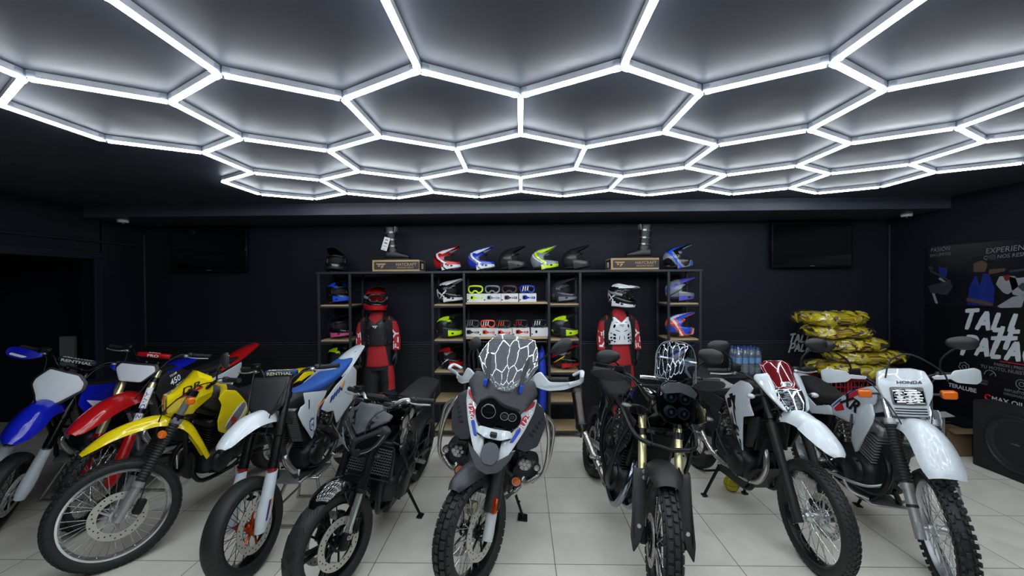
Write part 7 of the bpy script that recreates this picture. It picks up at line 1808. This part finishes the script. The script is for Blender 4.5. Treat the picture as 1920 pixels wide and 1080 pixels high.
CRATEM = mat('red crate plastic', '#8e1a22', .45); CRATEB = mat('black crate plastic', '#121316', .5); COLA = mat('dark bottle glass', '#1a120e', .1, coat=.5)
def crate_mesh():
    g = G(); W, D, H = .40, .30, .245
    for sx in (1, -1):
        for sy in (1, -1): g.box((sx*(W/2-.012), sy*(D/2-.012), H/2), (.024, .024, H), b=.003)
    for z, h in ((.012, .024), (.085, .014), (.15, .014), (H-.018, .036)):
        for sx in (1, -1): g.box((sx*(W/2-.006), 0, z), (.010, D-.02, h), b=.002)
        for sy in (1, -1): g.box((0, sy*(D/2-.006), z), (W-.02, .010, h), b=.002)
    for k in range(7):
        for sy in (1, -1): g.box((-.15+.05*k, sy*(D/2-.006), H/2), (.008, .009, H-.02), b=.001)
    for k in range(5):
        for sx in (1, -1): g.box((sx*(W/2-.006), -.10+.05*k, H/2), (.009, .008, H-.02), b=.001)
    g.box((0, 0, .006), (W-.02, D-.02, .010), b=.002)
    return g
cg = crate_mesh(); c0 = None
cname = {0: 'bottom', 1: 'middle', 2: 'top'}; colname = ['left', 'centre', 'right']
for i in range(3):
    for k in range(3):
        lb = '%s plastic crate, %s of the %s stack under the snack sacks' % ('black' if k < 2 else 'red', cname[k], colname[i])
        if k == 0 and i == 0: o = cb = build('bottle_crate', cg, CRATEB)
        elif k == 2 and i == 0: o = c0 = build('bottle_crate', cg, CRATEM)
        else: o = (cb if k < 2 else c0).copy(); COL.objects.link(o)
        o.location = (3.56+.41*i, 4.86, .248*k); tag(o, lb, 'crate', 'crates under the snack sacks')
        if k == 2:
            for a in range(6):
                for q in range(4):
                    if not (i == 0 and a == 0 and q == 0):
                        bo = b0.copy(); COL.objects.link(bo)
                    else:
                        g = G(); g.lathe([(0.001, 0), (.026, .002), (.028, .01), (.028, .12), (.022, .15), (.013, .18), (.012, .205), (0.001, .206)], (0, 0, 0), 'z', 12); bo = b0 = build('bottle', g, COLA)
                    bo.location = (o.location.x-.158+.063*a, o.location.y-.10+.066*q, .248*k+.012)
                    tag(bo, 'dark bottle standing in the top %s red crate' % colname[i], 'bottle', 'bottles in the top %s crate' % colname[i])

SACKF = clear_mat('crinkled clear sack', '#fbfbf6', .10, .10)
YEL = mat('yellow snack foil', '#dccb30', .3, coat=.4); GLD = mat('golden snack foil', '#b79a3c', .3, coat=.3); BRN = mat('brown snack print', '#5a2c16', .4); WHS = mat('white snack print', '#c9c5b4', .4); PURP = mat('mauve snack print', '#6b5570', .4)
def packet(v):
    g = G(); n = 7; rows_ = []
    for i in range(n):
        u = -1+2*i/(n-1); rows_.append([Vector((u*.052, q*.036*(1+.04*sin(5*u)), .013*(1-u**4)*(1-q**4)+.002*sin(9*u+q*3))) for q in [-1+2*k/6 for k in range(7)]])
    g.shell(rows_, .010)
    for i, f in enumerate(g.f):
        c = [sum(g.v[k][q] for k in f)/len(f) for q in range(3)]
        g.fm[i] = 0
        if abs(c[0]) > .044: g.fm[i] = 1
        elif v == 0 and c[0]+c[1]*.6 > .036: g.fm[i] = 2
        elif v == 1 and abs(c[1]-.3*c[0]) < .010: g.fm[i] = 3
        elif v == 2 and c[0] < -.01 and c[1] > 0: g.fm[i] = 4
    return build('snack_packet', g, [YEL, GLD, BRN, WHS, PURP])
protos = [packet(k) for k in range(3)]; used = [0, 0, 0]
rn = random.Random(11)
SK = [('bottom', 3.88, 4.86, .86, .44, .27, .175, 0.0), ('second from bottom', 4.02, 4.86, .945, .40, .27, .14, -.05), ('middle', 3.86, 4.86, 1.08, .36, .26, .14, .04), ('second from top', 3.70, 4.87, 1.21, .34, .26, .145, -.06), ('topmost', 3.66, 4.87, 1.365, .36, .26, .16, .08)]
zc = .742
for nm, x, y, _z, rx, ry, hh, tl in SK:
    z0 = zc+.002; zc = z0+hh*1.0
    g = G(); rows_ = []
    NU, NV = 30, 16
    def surf(a, e, k=1.0):
        ca, sa = cos(a), sin(a); ce_, se = cos(e), sin(e)
        w = 1+.05*sin(3*a+nm.__len__())+.03*sin(7*a+5*e)
        return Vector((rx*k*math.copysign(abs(ca)**.55, ca)*ce_**.22*w, ry*k*math.copysign(abs(sa)**.55, sa)*ce_**.22*w, hh/2*k*math.copysign(abs(se)**.8, se)*(1+.05*sin(5*a))))+Vector((.008*sin(11*a+9*e), .008*sin(13*a-7*e), .006*sin(17*a+5*e)))
    rings = [[surf(2*pi*i/NU, radians(-84+168*j/(NV-1))) for i in range(NU)] for j in range(NV)]
    gi = G(); gi.loft([[Vector((p.x*.80, p.y*.80, p.z*.84))+Vector((.012*sin(9*p.x*7+p.z*60), .012*sin(31*p.x+5), .008*sin(40*p.x+17*p.y))) for p in r] for r in rings])
    for q in range(len(gi.f)): gi.fm[q] = rn.choice((0, 0, 1, 1, 1, 3, 2))
    g.loft(rings); o = build('snack_sack', g, SACKF, ang=25)
    pf = build('packed_snacks', gi, [YEL, GLD, BRN, WHS], o, ang=5); pf['kind'] = 'stuff'; o.location = (x, y, z0+hh*.5); o.rotation_euler = (0, tl*.4, tl)
    tag(o, 'clear plastic sack of yellow snack packets, %s of the pile' % nm, 'sack', 'sacks of snacks piled at the back')
    M = Matrix.Translation((x, y, z0+hh*.5)) @ Matrix.Rotation(tl, 4, 'Z')
    for q in range(58):
        a = rn.uniform(pi*.98, 2*pi*1.02) if q % 4 else rn.uniform(0, pi); e = rn.uniform(-1.3, 1.3)
        p = surf(a, e, .88-.05*rn.random()); nrm = Vector((p.x/rx**2, p.y/ry**2, p.z/(hh/2)**2)).normalized()
        v = rn.randrange(3)
        if used[v] == 0: po = protos[v]; used[v] = 1
        else: po = protos[v].copy(); COL.objects.link(po)
        qn = nrm.to_track_quat('Z', 'Y').to_matrix().to_4x4() @ Matrix.Rotation(rn.uniform(0, 6.28), 4, 'Z') @ Matrix.Rotation(rn.uniform(-.35, .35), 4, 'X')
        po.matrix_world = M @ Matrix.Translation(p) @ qn
        tag(po, 'yellow foil snack packet inside the %s clear sack' % nm, 'snack packet', 'packets in the %s sack' % nm)
